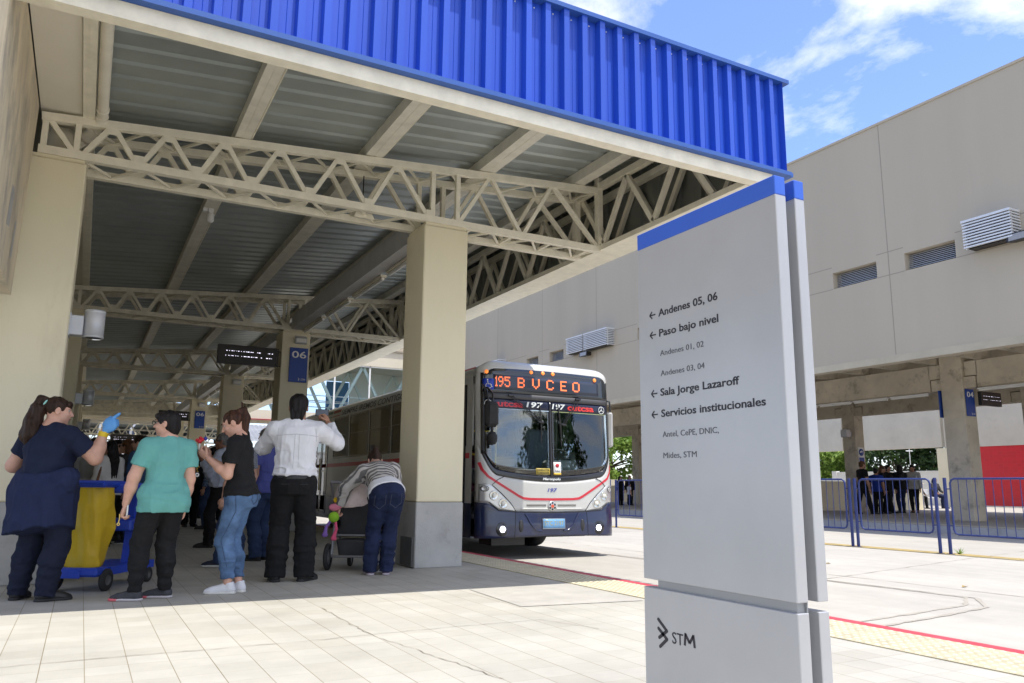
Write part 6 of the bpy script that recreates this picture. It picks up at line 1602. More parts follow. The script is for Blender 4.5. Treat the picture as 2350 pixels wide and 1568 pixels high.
q = MB(); q.lathe([(.006, -.004), (.013, -.003), (.013, .003), (.006, .004), (.006, -.004)], (-.002, 0, -.05), (0, 1, 0), 12); q.build('ring', MATS['pale_yellow_plastic'], kc)

pk = mat('coral_sole', (.62, .12, .14), .6, var=.05)
for i in (0, 1):
    t_ = R((-58, -58)[i]); fv = np.array([math.sin(t_), math.cos(t_), 0]); a_ = I['ank'][i]; s_ = I['s']; b0 = np.array([a_[0], a_[1], 0])
    K = Blob(); K.ell(b0+fv*.088*s_+np.array([0, 0, .008*s_]), (.0292*s_, .040*s_, .03*s_), [[fv[1], -fv[0], 0], fv, [0, 0, 1]], .01); K.cut(b0+np.array([0, 0, .015*s_]), (0, 0, 1)); K.cut(b0+np.array([0, 0, .001]), (0, 0, -1)); K.cut(b0+fv*.055*s_, -fv); K.build('coral_toe_sole', pk, teal, .007)
    K = Blob(); K.cap(b0+fv*-.01*s_+np.array([0, 0, .062*s_]), b0+fv*-.006*s_+np.array([0, 0, .074*s_]), .0215*s_, .0225*s_, .005, flat=True, flat0=True); K.build('sock', mat('pink_sock', (.60, .35, .42), .9, var=.05), teal, .007)
    g = MB(); u_ = np.array([0, 0, 1.0]); r_ = np.array([fv[1], -fv[0], 0])
    for k in range(4): g.tube([b0+fv*(.022+.013*k)*s_+u_*(.050-.006*k)*s_-r_*.014*s_, b0+fv*(.028+.013*k)*s_+u_*(.053-.006*k)*s_, b0+fv*(.022+.013*k)*s_+u_*(.050-.006*k)*s_+r_*.014*s_], .003, 5)
    g.build('laces', mat('pink_lace', (.65, .25, .30), .8, var=0), teal)
# --- young woman in black tee and faded jeans
girl, I = person('young woman with auburn ponytail in black tee and faded jeans holding a toy', (1.225, 7.36), -66, 1.60, True, lean=5, gw=.96, gh=1.04, gc=.96, arm=.95, leg=1.04, feet=((-.06, .02, -4), (.05, -.04, 2)), armL=((-.05, .15, -1), (.16, .80, .60)), armR=((.02, .32, -1), (-.30, .80, .55)), handL='grip', handR='grip', palmL=(.7, .1, .6), palmR=(-.7, .1, .6),
               hy=-4, hp=-27, hair='tail', hairc='auburn', top=('tee', CL['blackj']), bottom=('slim', CL['jeans']), shoes=SH['white'], h=.007, hem=-.01, toe=.28)
s_ = I['s']
for i in (0, 1):
    a_, k_ = I['ank'][i], I['kn'][i]; m_ = k_*.62+a_*.38; e_ = a_+(m_-a_)*.28
    gb = Blob(); gb.cap(e_-(m_-e_)*.02, e_+(m_-a_)*.36, .039, .043, .01, flat=True, flat0=True); gb.build('jeans_cuff', mat('denim_inside', (.20, .28, .40), .9, var=.2, vs=9), girl, .007)
P, rx, f, u = I['P'], I['rx'], I['f'], I['u']; st_ = mat('denim_dark_seam', (.035, .06, .12), .9, var=0); jt = kid(girl, 'trousers')
for sg in (-1, 1):
    c_ = P+rx*sg*.082-u*.035
    seam(jt, [c_+rx*a+u*b_ for a, b_ in [(-.05, .055), (-.05, -.035), (0, -.07), (.05, -.035), (.05, .055), (-.05, .055)]], f, .0028, st_, 'pocket_seam', girl)
seam(jt, [P+u*.03*s_-f*.01, (I['hj'][0] if 'hj' in I else P)-f*.0-u*.15, I['kn'][0], I['ank'][0]+np.array([0, 0, .16])], rx, .0030, st_, 'side_seam', girl)
seam(jt, [P+u*.012*s_-rx*.16, P+u*.012*s_, P+u*.012*s_+rx*.16], f, .0026, st_, 'waistband_seam', girl)
gb = Blob(); hp_ = I['hp_']; gb.chain([hp_(0, -.072, .055), hp_(.004, -.085, .085), hp_(.006, -.080, .100)], [.010, .006, .002], .01); gb.build('loose_strands', HAIR['auburn'], girl, .005)
ty = thing('toy_charm', 'red and blue ribbon charm on gold chain held by the young woman', 'toy', wpt(girl, I['wr'][0]+I['fd'][0]*.09+np.array([.03, .03, .0])), 0)
q = MB()
for (x, y, z_, r) in ((0, 0, .10, .022), (.02, 0, .115, .018), (-.02, .01, .11, .017), (.005, .01, .13, .015)): q.lathe([(0, -r), (r*.7, -r*.7), (r, 0), (r*.7, r*.7), (0, r)], (x, y, z_), (0, 0, 1), 8)
q.build('red_bow', mat('red_ribbon', (.55, .02, .03), .6, var=.1, vs=20), ty)
q = MB(); q.lathe([(0, -.02), (.015, -.01), (.018, 0), (.010, .012), (0, .02)], (.045, 0, .125), (0, 0, 1), 8); q.build('blue_bow', mat('blue_ribbon', (.03, .04, .30), .6, var=.1, vs=20), ty)
q = MB(); q.tube([(0, 0, .10), (.0, 0, .03)], .008, 6); q.build('stem', M['white'], ty)
q = MB()
for k in range(9): q.lathe([(.004, -.003), (.009, 0), (.004, .003)], (random.uniform(-.008, .008), random.uniform(-.006, .006), -.05-.014*k), (random.random(), random.random(), .4), 8)
q.build('gold_chain', mat('gold_metal', (.60, .40, .10), .3, metal=.8, var=0), ty)
q = MB(); q.lathe([(.008, -.004), (.018, -.003), (.018, .003), (.008, .004), (.008, -.004)], (0, 0, -.19), (0, 1, 0), 12); q.build('pendant', M['white'], ty)

# --- man in white shirt photographing
man, I = person('man in white shirt and black trousers seen from behind holding up a phone', (1.86, 8.02), 12, 1.84, False, gw=1.02, gh=1.0, gc=.98, arm=1.04, leg=1.06, feet=((-.13, 0, -6), (.14, 0, 34)), armL=((-.34, .76, -.52), (.42, .60, .66)), armR=((.62, .66, -.34), (-.34, .52, .80)), handR='grip', palmR=(-.6, .5, -.2), handL='grip', palmL=(.6, .5, -.2),
              hy=8, hp=3, hair='shortf', hairc='black', skin='tan', top=('shirt', CL['white']), bottom=('wide', CL['black']), shoes=SH['black'], h=.008, hem=.028, eyes=False, belt=mat('black_leather', (.01, .01, .01), .35, var=.1))
ph = thing('mobile_phone', 'dark phone held up by the man in the white shirt', 'phone', wpt(man, I['wr'][1]+I['fd'][1]*.05+np.array([-.055, .04, .085])), -R(14))
q = MB(); q.cbox(-.070, .070, -.005, .005, -.036, .036, .003); q.build('case', M['blackmetal'], ph)
q = MB(); q.box(-.062, .062, -.0068, -.0052, -.031, .031); q.build('screen', mat('phone_screen', (.05, .06, .08), .15, var=.3, vs=20, emit=(.10, .13, .18), es=.12), ph)
P, rx, f, u, s_ = I['P'], I['rx'], I['f'], I['u'], I['s']
sm_ = mat('shirt_seam_shadow', (.50, .50, .52), .9, var=0); sh_ = kid(man, 'shirt')
seam(sh_, [P+u*.232*s_-rx*.20, P+u*.240*s_, P+u*.232*s_+rx*.20], f, .0030, sm_, 'yoke_seam', man)
seam(sh_, [P+u*.240*s_-rx*.02, P+u*.06*s_-rx*.025], f, .0022, sm_, 'back_pleat', man); seam(sh_, [P+u*.240*s_+rx*.02, P+u*.06*s_+rx*.025], f, .0022, sm_, 'back_pleat', man)
for sg in (-1, 1): seam(sh_, [P+u*.275*s_+rx*sg*.178, P+u*.205*s_+rx*sg*.188], f, .0026, sm_, 'armhole_seam', man)
g = MB()
for sg in (-1, 1):
    tr_ = kid(man, 'trousers'); seam(tr_, [P-u*.045+rx*sg*.05, P-u*.045+rx*sg*.125], f, .0028, mat('black_stitch', (.035, .035, .035), .9, var=0), 'back_pocket', man)
gb = Blob(); hp_ = I['hp_']; s_ = I['s']
for x in (-.024, -.008, .010, .025): gb.chain([hp_(x, -.050, -.02), hp_(x*.9, -.056, -.058), hp_(x*.75+.004, -.056, -.080)], [.018*s_, .012*s_, .003*s_], .012)
gb.wave(.003, (130, 30, 10), 0); gb.build('nape_hair', HAIR['black'], man, .007)

# --- woman in striped sweater bending over the pushchair
bend, I = person('woman in grey striped sweater and dark jeans bending over the pushchair', (2.84, 8.24), 12, 1.60, True, lean=52, side_bend=-8, gw=1.08, gh=1.04, gc=1.02, arm=1.15, leg=1.04, feet=((-.085, .0, -6), (.085, .0, 8)), armL=((-.75, .50, -.75), (-.20, .40, -.90)), armR=((.25, .55, -.85), (-.55, .55, -.6)), handL='grip', handR='relaxed', hp=-46, hy=-4, hair='tail', hairc='brown',
               top=('long', CL['stripe']), bottom=('straight', CL['darkjeans']), shoes=SH['purple'], h=.008, hem=.035, pel=(0.05, -.12, .835), eyes=False)
P, u, s_, rx, f = I['P'], I['u'], I['s'], I['rx'], I['f']
gb = Blob(); gb.loft(P+u*.0*s_, P+u*.075*s_, [(0, .128*s_, .104*s_, -.006), (1, .112*s_, .090*s_, -.002)], rx, .02); gb.wave(.003, (30, 10, 10), 0); gb.build('undershirt', CL['white'], bend, .008)
jt = kid(bend, 'trousers'); ds_ = mat('denim_stitch', (.075, .085, .12), .9, var=0); zz = np.array([0, 0, 1.0])
for sg in (-1, 1):
    c_ = P+rx*sg*.085-zz*.06
    seam(jt, [c_+rx*a+zz*b_ for a, b_ in [(-.055, .06), (-.058, -.04), (0, -.085), (.058, -.04), (.055, .06)]], (0, 1, 0), .0026, ds_, 'pocket_seam', bend)
seam(jt, [P+zz*.06, P-zz*.10], (0, 1, 0), .003, mat('denim_fold', (.006, .008, .02), .9, var=0), 'seat_seam', bend)

# --- the people further back on the platform
def far(label, pos, face, H, **k):
    k.setdefault('h', .013); k.setdefault('shoes', SH['black'])
    return person(label, pos, face, H, **k)
hang = dict(armL=((-.14, .05, -1), (-.02, .22, -1)), armR=((.14, .05, -1), (.02, .22, -1)))
far('grey haired man in violet blue shirt standing behind the man in white', (2.03, 10.35), -42, 1.66, gw=1.15, gc=1.05, hair='balding', hairc='grey', skin='tan', top=('tee', CL['purple']), bottom=('straight', CL['bluejeans']), armL=((-.25, -.10, -1), (.1, .5, -.8)), armR=((.25, .0, -1), (-.2, .5, -.8)), h=.010, hem=-.03)
far('person in checked shirt and navy trainers half hidden behind the young woman', (1.62, 9.75), -50, 1.60, hair='short', hairc='black', top=('tee', CL['check']), bottom=('straight', CL['bluejeans']), shoes=SH['navyn'], h=.010, feet=((-.13, .10, -20), (.10, 0, 0)), hp=-10, **{**hang, 'armR': ((.22, -.08, -1), (.05, .25, -1))})
cm, I = far('grey haired man with sunglasses in pale shirt raising a camera', (1.84, 12.72), -66, 1.70, gw=1.35, gh=1.05, gc=1.08, hair='crop', hairc='grey', skin='brown', top=('shirt', CL['lightsh']), bottom=('straight', CL['black']), glasses='sun', armL=((-.1, .35, -.9), (.25, .6, .75)), armR=((.1, .35, -.9), (-.25, .6, .75)), handL='grip', handR='grip', hem=.0, feet=((-.1, .08, -5), (.1, -.15, 10)), h=.010)
ca = thing('camera', 'black camera with a pale strap held by the man in sunglasses', 'camera', wpt(cm, (I['wr'][0]+I['wr'][1])/2+np.array([0, .08, .04])), -R(-66))
q = MB(); q.cbox(-.07, .07, -.03, .03, -.05, .05, .012); q.box(-.03, .03, -.02, .02, .05, .075); q.build('camera_body', M['blackmetal'], ca)
q = MB(); q.lathe([(.038, 0), (.04, .06), (.03, .062), (.0, .05)], (0, .03, 0), (0, 1, 0), 18); q.build('lens', M['blackmetal'], ca)
q = MB(); q.lathe([(0, 0), (.032, 0), (.032, .004), (0, .004)], (-.074, .0, .0), (-1, 0, 0), 14); q.build('badge', M['white'], ca)
q = MB(); q.tube([(-.07, 0, .04), (-.09, -.06, .10), (-.06, -.16, .17), (0, -.2, .2)], .008, 6); q.build('strap', M['offwhite'], ca)
w1, I = far('woman with long black hair in cream cardigan carrying a brown bag', (.33, 13.3), -38, 1.56, fem=True, hair='long', hairc='black', top=('long', CL['cream']), bottom=('straight', CL['black']), glasses=True, hy=-20, h=.010, **hang)
hb = thing('shoulder_bag', 'brown leather bag on the shoulder of the woman in cream cardigan', 'bag', wpt(w1, I['sh'][0]+np.array([-.06, -.06, -.40])), -R(-38))
q = Blob(); q.ell((0, 0, 0), (.10, .06, .10), None, .02); q.ell((0, 0, -.05), (.12, .07, .08), None, .03); q.build('pouch', mat('brown_leather', (.17, .065, .025), .5, var=.2, vs=8), hb, .012)
q = MB(); q.tube([(-.02, 0, .08), (.02, .0, .25), (.07, .04, .44), (.08, .08, .40)], [.02, .016, .014, .012], 6); q.build('strap', MATS['brown_leather'], hb)
far('man in grey jacket with a backpack strap behind the pointing woman', (.13, 13.7), 20, 1.62, hair='short', hairc='brown', skin='tan', top=('jacket', CL['grey']), bottom=('straight', CL['black']), **hang)
far('man with glasses in blue shirt facing left in the crowd', (.76, 13.9), -62, 1.69, hair='crop', hairc='brown', top=('shirt', CL['bluesh']), bottom=('straight', CL['bluejeans']), glasses=True, shoes=SH['navyn'], h=.010, **hang)
far('woman with sunglasses and brown bob in dark grey knit', (.62, 14.7), -60, 1.66, fem=True, hair='loose', hairc='red', top=('long', CL['darkgrey']), bottom=('slim', CL['black']), glasses='sun', **hang)
far('person with dark hair in navy jacket deep in the left crowd', (.50, 15.5), 150, 1.68, fem=True, hair='bob', hairc='black', top=('jacket', CL['navy2']), bottom=('straight', CL['black']), **hang)
far('man in blue plaid shirt standing in front of the fourth column', (2.38, 17.9), -70, 1.74, hair='short', hairc='black', skin='tan', top=('shirt', CL['plaid']), bottom=('straight', CL['bluejeans']), **hang)
far('dark dressed man between the teal tee and the young woman', (2.15, 19.0), 170, 1.74, hair='short', hairc='black', skin='tan', top=('jacket', CL['black']), bottom=('straight', CL['black']), **hang)
far('woman in dark green top in the shade behind the teal tee', (2.3, 21.3), -120, 1.66, fem=True, hair='long', hairc='black', top=('long', CL['darkgreen']), bottom=('slim', CL['black']), **hang)
far('man in black far back beside the fourth column', (2.85, 23.7), 190, 1.78, hair='short', hairc='black', top=('jacket', CL['black']), bottom=('straight', CL['darkjeans']), **hang)
far('man in dark clothes far back left of the fourth column', (2.55, 24.6), 60, 1.74, hair='short', hairc='brown', top=('jacket', CL['darkgrey']), bottom=('straight', CL['darkjeans']), **hang)
far('person in grey top by the open rear door of the bus', (4.55, 18.8), 40, 1.70, hair='short', hairc='black', skin='tan', top=('tee', CL['darkgrey']), bottom=('straight', CL['darkjeans']), **hang)
far('woman in black by the bus door behind the photographing man', (4.15, 17.3), 30, 1.62, fem=True, hair='loose', hairc='black', top=('tee', CL['black']), bottom=('slim', CL['grey']), **hang)
far('woman standing in the shade between the bus and the crowd', (1.1, 18.2), -100, 1.62, fem=True, hair='bob', hairc='brown', top=('long', CL['grey']), bottom=('slim', CL['black']), **hang)
far('tall man in navy at the back of the left crowd', (.35, 17.6), 120, 1.74, hair='short', hairc='brown', top=('jacket', CL['navy']), bottom=('straight', CL['darkjeans']), **hang)
far('person in blue shirt almost hidden behind the nearest central column by the bus', (4.40, 10.42), 70, 1.68, hair='short', hairc='black', skin='tan', top=('tee', CL['bluesh']), bottom=('straight', CL['darkjeans']), shoes=SH['navyn'], feet=((-.06, .10, 0), (.08, .16, 6)), **hang)
# group on the far platform
G = 'people waiting on the far platform'
far('man in dark tee walking left ahead of the far platform group', (27.95, 21.8), 110, 2.13, hair='short', hairc='red', skin='tan', top=('tee', CL['black']), bottom=('straight', CL['black']), group=G, feet=((-.1, -.30, 0), (.1, .28, 0)), h=.018, **hang)
far('boy in royal blue top with dark hair on the far platform', (28.7, 21.75), 70, 1.86, hair='short', hairc='black', skin='tan', top=('tee', CL['royal']), bottom=('straight', CL['black']), group=G, h=.018, **hang)
far('woman with curly light brown hair and sunglasses in black top', (29.3, 21.9), 150, 1.98, fem=True, gw=1.2, hair='loose', hairc='red', skin='tan', top=('tee', CL['black']), bottom=('straight', CL['black']), glasses='sun', group=G, h=.018, **hang)
far('dark haired person in black facing the camera on the far platform', (30.6, 22.6), 190, 2.05, hair='bob', hairc='black', skin='tan', top=('long', CL['black']), bottom=('straight', CL['black']), group=G, h=.018, feet=((-.1, -.2, 0), (.1, .25, 0)), **hang)
far('woman with long black hair and navy jeans seen from behind on the far platform', (31.1, 22.4), 30, 2.06, fem=True, gw=1.1, hair='long', hairc='black', skin='tan', top=('long', CL['black']), bottom=('slim', CL['darkjeans']), group=G, h=.018, **hang)
far('woman in pale grey top and brown boots at the right of the far group', (32.2, 22.55), 245, 2.10, fem=True, hair='long', hairc='black', skin='tan', top=('long', CL['greysh']), bottom=('slim', CL['black']), shoes=SH['tan'], group=G, h=.018, hp=-15, **hang)
bn = thing('bench', 'steel bench at the far end of the concrete platform', 'bench', (41.5, 28.2, 0), R(8))
q = MB(); q.cbox(-1.6, 1.6, -.25, .25, .56, .62, .01); q.build('seat', M['alu'], bn)
q = MB(); q.cbox(-1.6, 1.6, .26, .30, .75, 1.05, .01); q.build('backrest', M['alu'], bn)
for x in (-1.3, 1.3):
    q = MB(); q.bar((x, -.2, 0), (x, -.15, .56), .06); q.bar((x, .25, 0), (x, .27, 1.0), .06); q.build('leg', M['blackmetal'], bn)
def sitter(label, pos, face, H, **k):
    s = H; return far(label, pos, face, H, pel=(0, -.12, .40*s), seat=[(-.09, .24*s, .335*s), (.09, .24*s, .335*s)], feet=((-.1, .25*s, 0), (.1, .22*s, 0)), armL=((-.15, .3, -.9), (.1, .7, -.4)), armR=((.15, .3, -.9), (-.1, .7, -.4)), h=.02, hp=-10, group='people sitting on the far bench', **k)
sitter('dark haired person in black sitting at the left of the far bench', (40.7, 28.2), 200, 1.75, hair='short', hairc='black', skin='tan', top=('long', CL['black']), bottom=('straight', CL['black']))
sitter('dark haired person in grey sitting at the right of the far bench', (42.4, 28.3), 190, 1.95, hair='bob', hairc='black', skin='tan', top=('long', CL['darkgrey']), bottom=('straight', CL['darkjeans']))
far('small child in black standing by the left end of the far bench', (38.6, 26.9), 100, 1.30, hair='short', hairc='black', skin='tan', top=('long', CL['black']), bottom=('straight', CL['black']), h=.02, **hang)
# people seen between the bus and the totem
G2 = 'people behind the barrier by the bus'
far('dark dressed adult left of a pair behind the barrier by the bus', (26.83, 36.9), 180, 1.62, hair='bob', hairc='black', top=('jacket', CL['black']), bottom=('straight', CL['black']), h=.02, group=G2, **hang)
far('dark haired adult right of a pair behind the barrier by the bus', (27.5, 36.9), 200, 1.67, hair='long', hairc='black', top=('jacket', CL['black']), bottom=('straight', CL['black']), h=.02, group=G2, **hang)
far('child in white tee behind the barrier by the bus', (26.95, 36.2), 100, 1.23, hair='short', hairc='black', top=('tee', CL['white']), bottom=('straight', CL['darkjeans']), h=.018, group=G2, **hang)

# ================================================================== cleaning cart
M['cartblue'] = mat('cart_blue_plastic', (.015, .055, .44), .42, var=.06, vs=4)
ct = thing('cleaning_cart', 'blue plastic cleaning cart with a yellow bag between the two women', 'cart', (.075, 8.02, 0), R(-29))
q = MB(); q.cbox(-.20, .20, -.14, .24, .885, .945, .02); q.cbox(-.215, .19, -.155, .255, .915, .938, .008); q.build('bag_rim', M['cartblue'], ct)
q = MB(); q.cbox(-.19, .30, .10, .62, .835, .92, .018); q.cbox(.0, .36, .30, .64, .86, .925, .012); q.build('top_tray', M['cartblue'], ct)
b_ = Blob(); b_.loft((-.01, .03, .165), (-.02, .05, .892), [(0, .09, .07, 0), (.05, .135, .11, 0), (.15, .155, .125, 0), (.5, .185, .150, 0), (.85, .182, .158, 0), (1, .178, .155, 0)], (1, 0, 0), .02, 3)
b_.crease(.016, (8, 8, 2.2), 4); b_.crease(.007, (15, 15, 5), 9); b_.wave(.003, (-22, 40, 6), 1.7); b_.wave(.004, (60, 15, 9), 0); b_.build('bag', mat('yellow_vinyl_bag', (.62, .42, .014), .5, var=.10, vs=5, bump=.3, bs=14), ct, .010)
q = MB(); q.cbox(-.22, .20, -.14, .10, .13, .205, .02); q.hull8([(-.20, .06, .13), (.22, .06, .13), (.26, .80, .13), (-.16, .80, .13)], [(-.20, .06, .20), (.22, .06, .20), (.26, .80, .20), (-.16, .80, .20)]); q.cbox(-.10, .06, -.152, -.13, .12, .20, .005); q.build('deck', M['cartblue'], ct)
for x in (-.16, .115):
    q = MB(); q.hull8([(x-.035, .50, .18), (x+.035, .50, .18), (x+.035, .57, .18), (x-.035, .57, .18)], [(x+.0, .50, .86), (x+.06, .50, .86), (x+.06, .56, .86), (x+.0, .56, .86)]); q.build('upright', M['cartblue'], ct)
q = MB(); q.cbox(-.14, .30, .18, .60, .50, .60, .015); q.build('shelf', M['cartblue'], ct)
for (x, y, r) in ((-.235, .02, .095), (.205, .02, .095), (.24, .72, .07), (-.15, .72, .07)):
    q = MB(); q.lathe([(r*.5, -.022), (r*.9, -.022), (r, -.014), (r, .014), (r*.9, .022), (r*.5, .022)], (x, y, r), (1, 0, 0), 24); w = q.build('wheel', M['rubber'], ct)
    q = MB(); q.lathe([(r*.5, -.02), (r*.45, -.008), (0, -.012)], (x, y, r), (1, 0, 0), 18); q.lathe([(r*.5, .02), (r*.45, .008), (0, .012)], (x, y, r), (1, 0, 0), 18); q.build('hub', mat('grey_hub', (.10, .10, .10), .6, var=.1), w)

# ================================================================== pushchair
pc = thing('pushchair', 'grey pushchair with a pale flowered hood in front of the bending woman', 'pushchair', (2.77, 8.84, 0), -R(30))
pc.scale = (.92, .92, .94)
gm = mat('grey_tube_frame', (.27, .27, .28), .4, metal=.5, var=.05); dkf = cloth('dark_grey_canvas', (.060, .060, .064)); 
q = MB()
for x in (-.26, .26): q.tube([(x, -.30, 1.02), (x, -.22, .95), (x, -.02, .55), (x, -.12, .18)], .016, 8); q.tube([(x, -.02, .55), (x*.8, .40, .14)], .014, 8)
q.tube([(-.26, -.30, 1.02), (.26, -.30, 1.02)], .018, 8); q.tube([(-.26, -.05, .40), (.26, -.05, .40)], .014, 8); q.tube([(-.26, -.12, .16), (.26, -.12, .16)], .014, 8); q.tube([(-.21, .40, .14), (.21, .40, .14)], .012, 8); q.build('frame', gm, pc)
b_ = Blob(); b_.ell((-.05, .04, .83), (.235, .27, .26), None, .02); b_.ell((-.05, .10, .76), (.215, .25, .24), None, .01, neg=True); b_.cut((0, .02, .80), (0, .35, -1)); b_.wave(.003, (14, 40, 20), 0)
hd = b_.build('hood', mat('flowered_cotton', (.66, .56, .53), .9, var=.1, vs=8, stain=((.42, .10, .18), 30, .58, .8)), pc, .010)
b_ = Blob(); b_.loft((0, -.08, .86), (0, .12, .42), [(0, .20, .04, 0), (1, .215, .05, 0)], (1, 0, 0), .02, 4); b_.loft((0, .08, .44), (0, .42, .50), [(0, .21, .05, 0), (1, .2, .04, 0)], (1, 0, 0), .03, 4); b_.build('seat', dkf, pc, .012)
b_ = Blob(); b_.cap((-.2, .44, .60), (.2, .44, .60), .03, .03, .02); b_.build('bumper_bar', gm, pc, .012)
b_ = Blob(); b_.loft((0, .12, .15), (0, .12, .36), [(0, .20, .20, 0), (1, .235, .24, 0)], (1, 0, 0), .02, 5); b_.cut((0, 0, .345), (0, 0, 1)); b_.build('basket', dkf, pc, .012)
for (x, y, r) in ((-.30, -.12, .155), (.30, -.12, .155), (-.15, .42, .085), (.15, .42, .085)):
    q = MB(); q.lathe([(r*.6, -.02), (r*.92, -.022), (r, -.012), (r, .012), (r*.92, .022), (r*.6, .02)], (x, y, r), (1, 0, 0), 26); w = q.build('wheel', M['rubber'], pc)
    q = MB(); q.lathe([(r*.62, -.012), (r*.3, -.008), (r*.25, -.025), (0, -.026)], (x, y, r), (1, 0, 0), 18); q.lathe([(r*.62, .012), (r*.3, .008), (0, .02)], (x, y, r), (1, 0, 0), 18); q.build('hub', gm, w)
b_ = Blob(); b_.ell((-.02, .18, .63), (.15, .20, .07), None, .03); b_.build('blanket', mat('pink_white_blanket', (.55, .38, .42), .9, var=.25, vs=12, stain=((.50, .08, .20), 14, .55, .8)), pc, .012)
tyy = thing('soft_toy', 'pink and green soft toy hanging from the pushchair', 'toy', (2.475, 8.72, .60), -R(16))
for nm, c_, r_, col in (('head', (0, 0, .085), (.060, .045, .042), (.70, .22, .30)), ('body', (.0, 0, -.02), (.058, .045, .060), (.28, .55, .03)), ('hook', (.015, .02, .165), (.028, .014, .034), (.75, .48, .02))):
    b_ = Blob(); b_.ell(c_, r_, None, .01); 
    if nm == 'head': b_.ell((.05, 0, .09), (.03, .03, .028), None, .01)
    b_.build(nm, mat('plush_'+nm, col, .95, var=.1, vs=20, bump=.4, bs=120), tyy, .009)
for k, (pts, col) in enumerate((([(-.03, 0, -.06), (-.075, 0, -.12), (-.085, 0, -.19)], (.22, .12, .40)), ([(.02, 0, -.07), (.035, 0, -.15), (.01, 0, -.23)], (.70, .10, .20)))):
    b_ = Blob(); b_.chain(pts, [.016, .015, .024], .01); b_.ell(np.array(pts[-1])+np.array([.0, 0, -.02]), (.034, .025, .024), None, .01); b_.build('leg', mat('plush_leg_%s' % ('violet', 'red')[k], col, .95, var=.1), tyy, .009)
# ================================================================== trees
def leafmat(name, c1, c2):
    m = bpy.data.materials.new(name); m.use_nodes = True; t = m.node_tree; b = t.nodes['Principled BSDF']; b.inputs['Roughness'].default_value = .6
    L = t.links.new; c = t.nodes.new('ShaderNodeTexCoord'); n = t.nodes.new('ShaderNodeTexNoise'); n.inputs['Scale'].default_value = 1.3; n.inputs['Detail'].default_value = 5; L(c.outputs['Object'], n.inputs['Vector'])
    r = t.nodes.new('ShaderNodeMapRange'); r.inputs[1].default_value = .35; r.inputs[2].default_value = .65; L(n.outputs[0], r.inputs[0])
    mx_ = t.nodes.new('ShaderNodeMixRGB'); mx_.inputs[1].default_value = (*c1, 1); mx_.inputs[2].default_value = (*c2, 1); L(r.outputs[0], mx_.inputs[0]); L(mx_.outputs[0], b.inputs['Base Color'])
    tr = t.nodes.new('ShaderNodeBsdfTranslucent'); L(mx_.outputs[0], tr.inputs[0]); ms = t.nodes.new('ShaderNodeMixShader'); ms.inputs[0].default_value = .3; L(b.outputs[0], ms.inputs[1]); L(tr.outputs[0], ms.inputs[2]); L(ms.outputs[0], t.nodes['Material Output'].inputs[0])
    return m
LEAF = {'dark': leafmat('leaf_dark', (.020, .050, .014), (.055, .105, .022)), 'light': leafmat('leaf_light', (.14, .25, .035), (.30, .42, .08))}
bark = mat('bark', (.10, .075, .05), .9, var=.3, vs=6, bump=.5, bs=12)
def tree(label, x, y, h, w, kind='dark', seed=1, n=9000, leaf=.16, base=.3, cat='tree', group='trees behind the boundary wall', name='broadleaf_tree'):
    rs = np.random.default_rng(seed); t = thing(name, label, cat, (x, y, -.2), 0, group)
    g = MB(); tips = []
    g.tube([(0, 0, 0), (.05*w*.2, .03, h*.25), (.02, -.05, h*.5), (.05, .05, h*.8)], [h*.028, h*.022, h*.015, h*.004], 8)
    for k in range(14):
        a = rs.uniform(0, 2*PI); z0 = h*rs.uniform(.18, .6); r_ = w*.5*rs.uniform(.45, .85); z1 = z0+h*rs.uniform(.12, .34)
        g.tube([(0, 0, z0), (math.cos(a)*r_*.5, math.sin(a)*r_*.5, z0+(z1-z0)*.45), (math.cos(a)*r_, math.sin(a)*r_, z1)], [h*.011, h*.007, h*.003], 6); tips.append((math.cos(a)*r_, math.sin(a)*r_, z1))
    g.build('trunk', bark, t)
    nc_ = 46; cl = []
    for k in range(nc_):
        a = rs.uniform(0, 2*PI); e = rs.uniform(-1, 1); rr_ = (1-abs(e)**2.2)**.5*w*.5*rs.uniform(.35, 1.0); cl.append((math.cos(a)*rr_, math.sin(a)*rr_, h*(base+.5*(1-base))+e*h*(1-base)*.5, w*rs.uniform(.08, .17)))
    cl += [(a, b_, c_, w*.13) for a, b_, c_ in tips]
    cl = np.array(cl); ci = rs.integers(0, len(cl), n); v = rs.normal(size=(n, 3)); v /= np.linalg.norm(v, axis=1)[:, None]; v *= rs.uniform(.35, 1.05, n)[:, None]
    C_ = cl[ci, :3]+v*cl[ci, 3:4]*np.array([1, 1, .75]); nn = rs.normal(size=(n, 3))+np.array([0, 0, .6]); nn /= np.linalg.norm(nn, axis=1)[:, None]
    a_ = np.cross(nn, rs.normal(size=(n, 3))); a_ /= np.linalg.norm(a_, axis=1)[:, None]; b2 = np.cross(nn, a_); s_ = leaf*rs.uniform(.55, 1.3, n)[:, None]
    V = np.stack([C_-a_*s_, C_+b2*s_*.5+nn*s_*.15, C_+a_*s_, C_-b2*s_*.5+nn*s_*.15], 1).reshape(-1, 3); F = np.arange(n*4).reshape(-1, 4)
    me = bpy.data.meshes.new('crown'); me.from_pydata(V.tolist(), [], F.tolist()); me.materials.append(LEAF[kind]); me.update(); link_mesh('crown', me, t)
    return t
tree('pale green bushy tree right of the bus behind the low wall', 40, 62, 8.0, 9, 'light', 3, 11000, .20, .10)
tree('pale green leafy tree beyond the bus corner next to the silver totem', 45.5, 64, 8.0, 9, 'light', 4, 9000, .22, .10)
tree('mid green tree at the left of the far platform opening', 66, 58, 8.5, 11, 'light', 5, 9000, .24, .12)
tree('dark dense tree behind the white wall, left of the aerial', 72, 52, 9.5, 12, 'dark', 6, 10000, .26, .14)
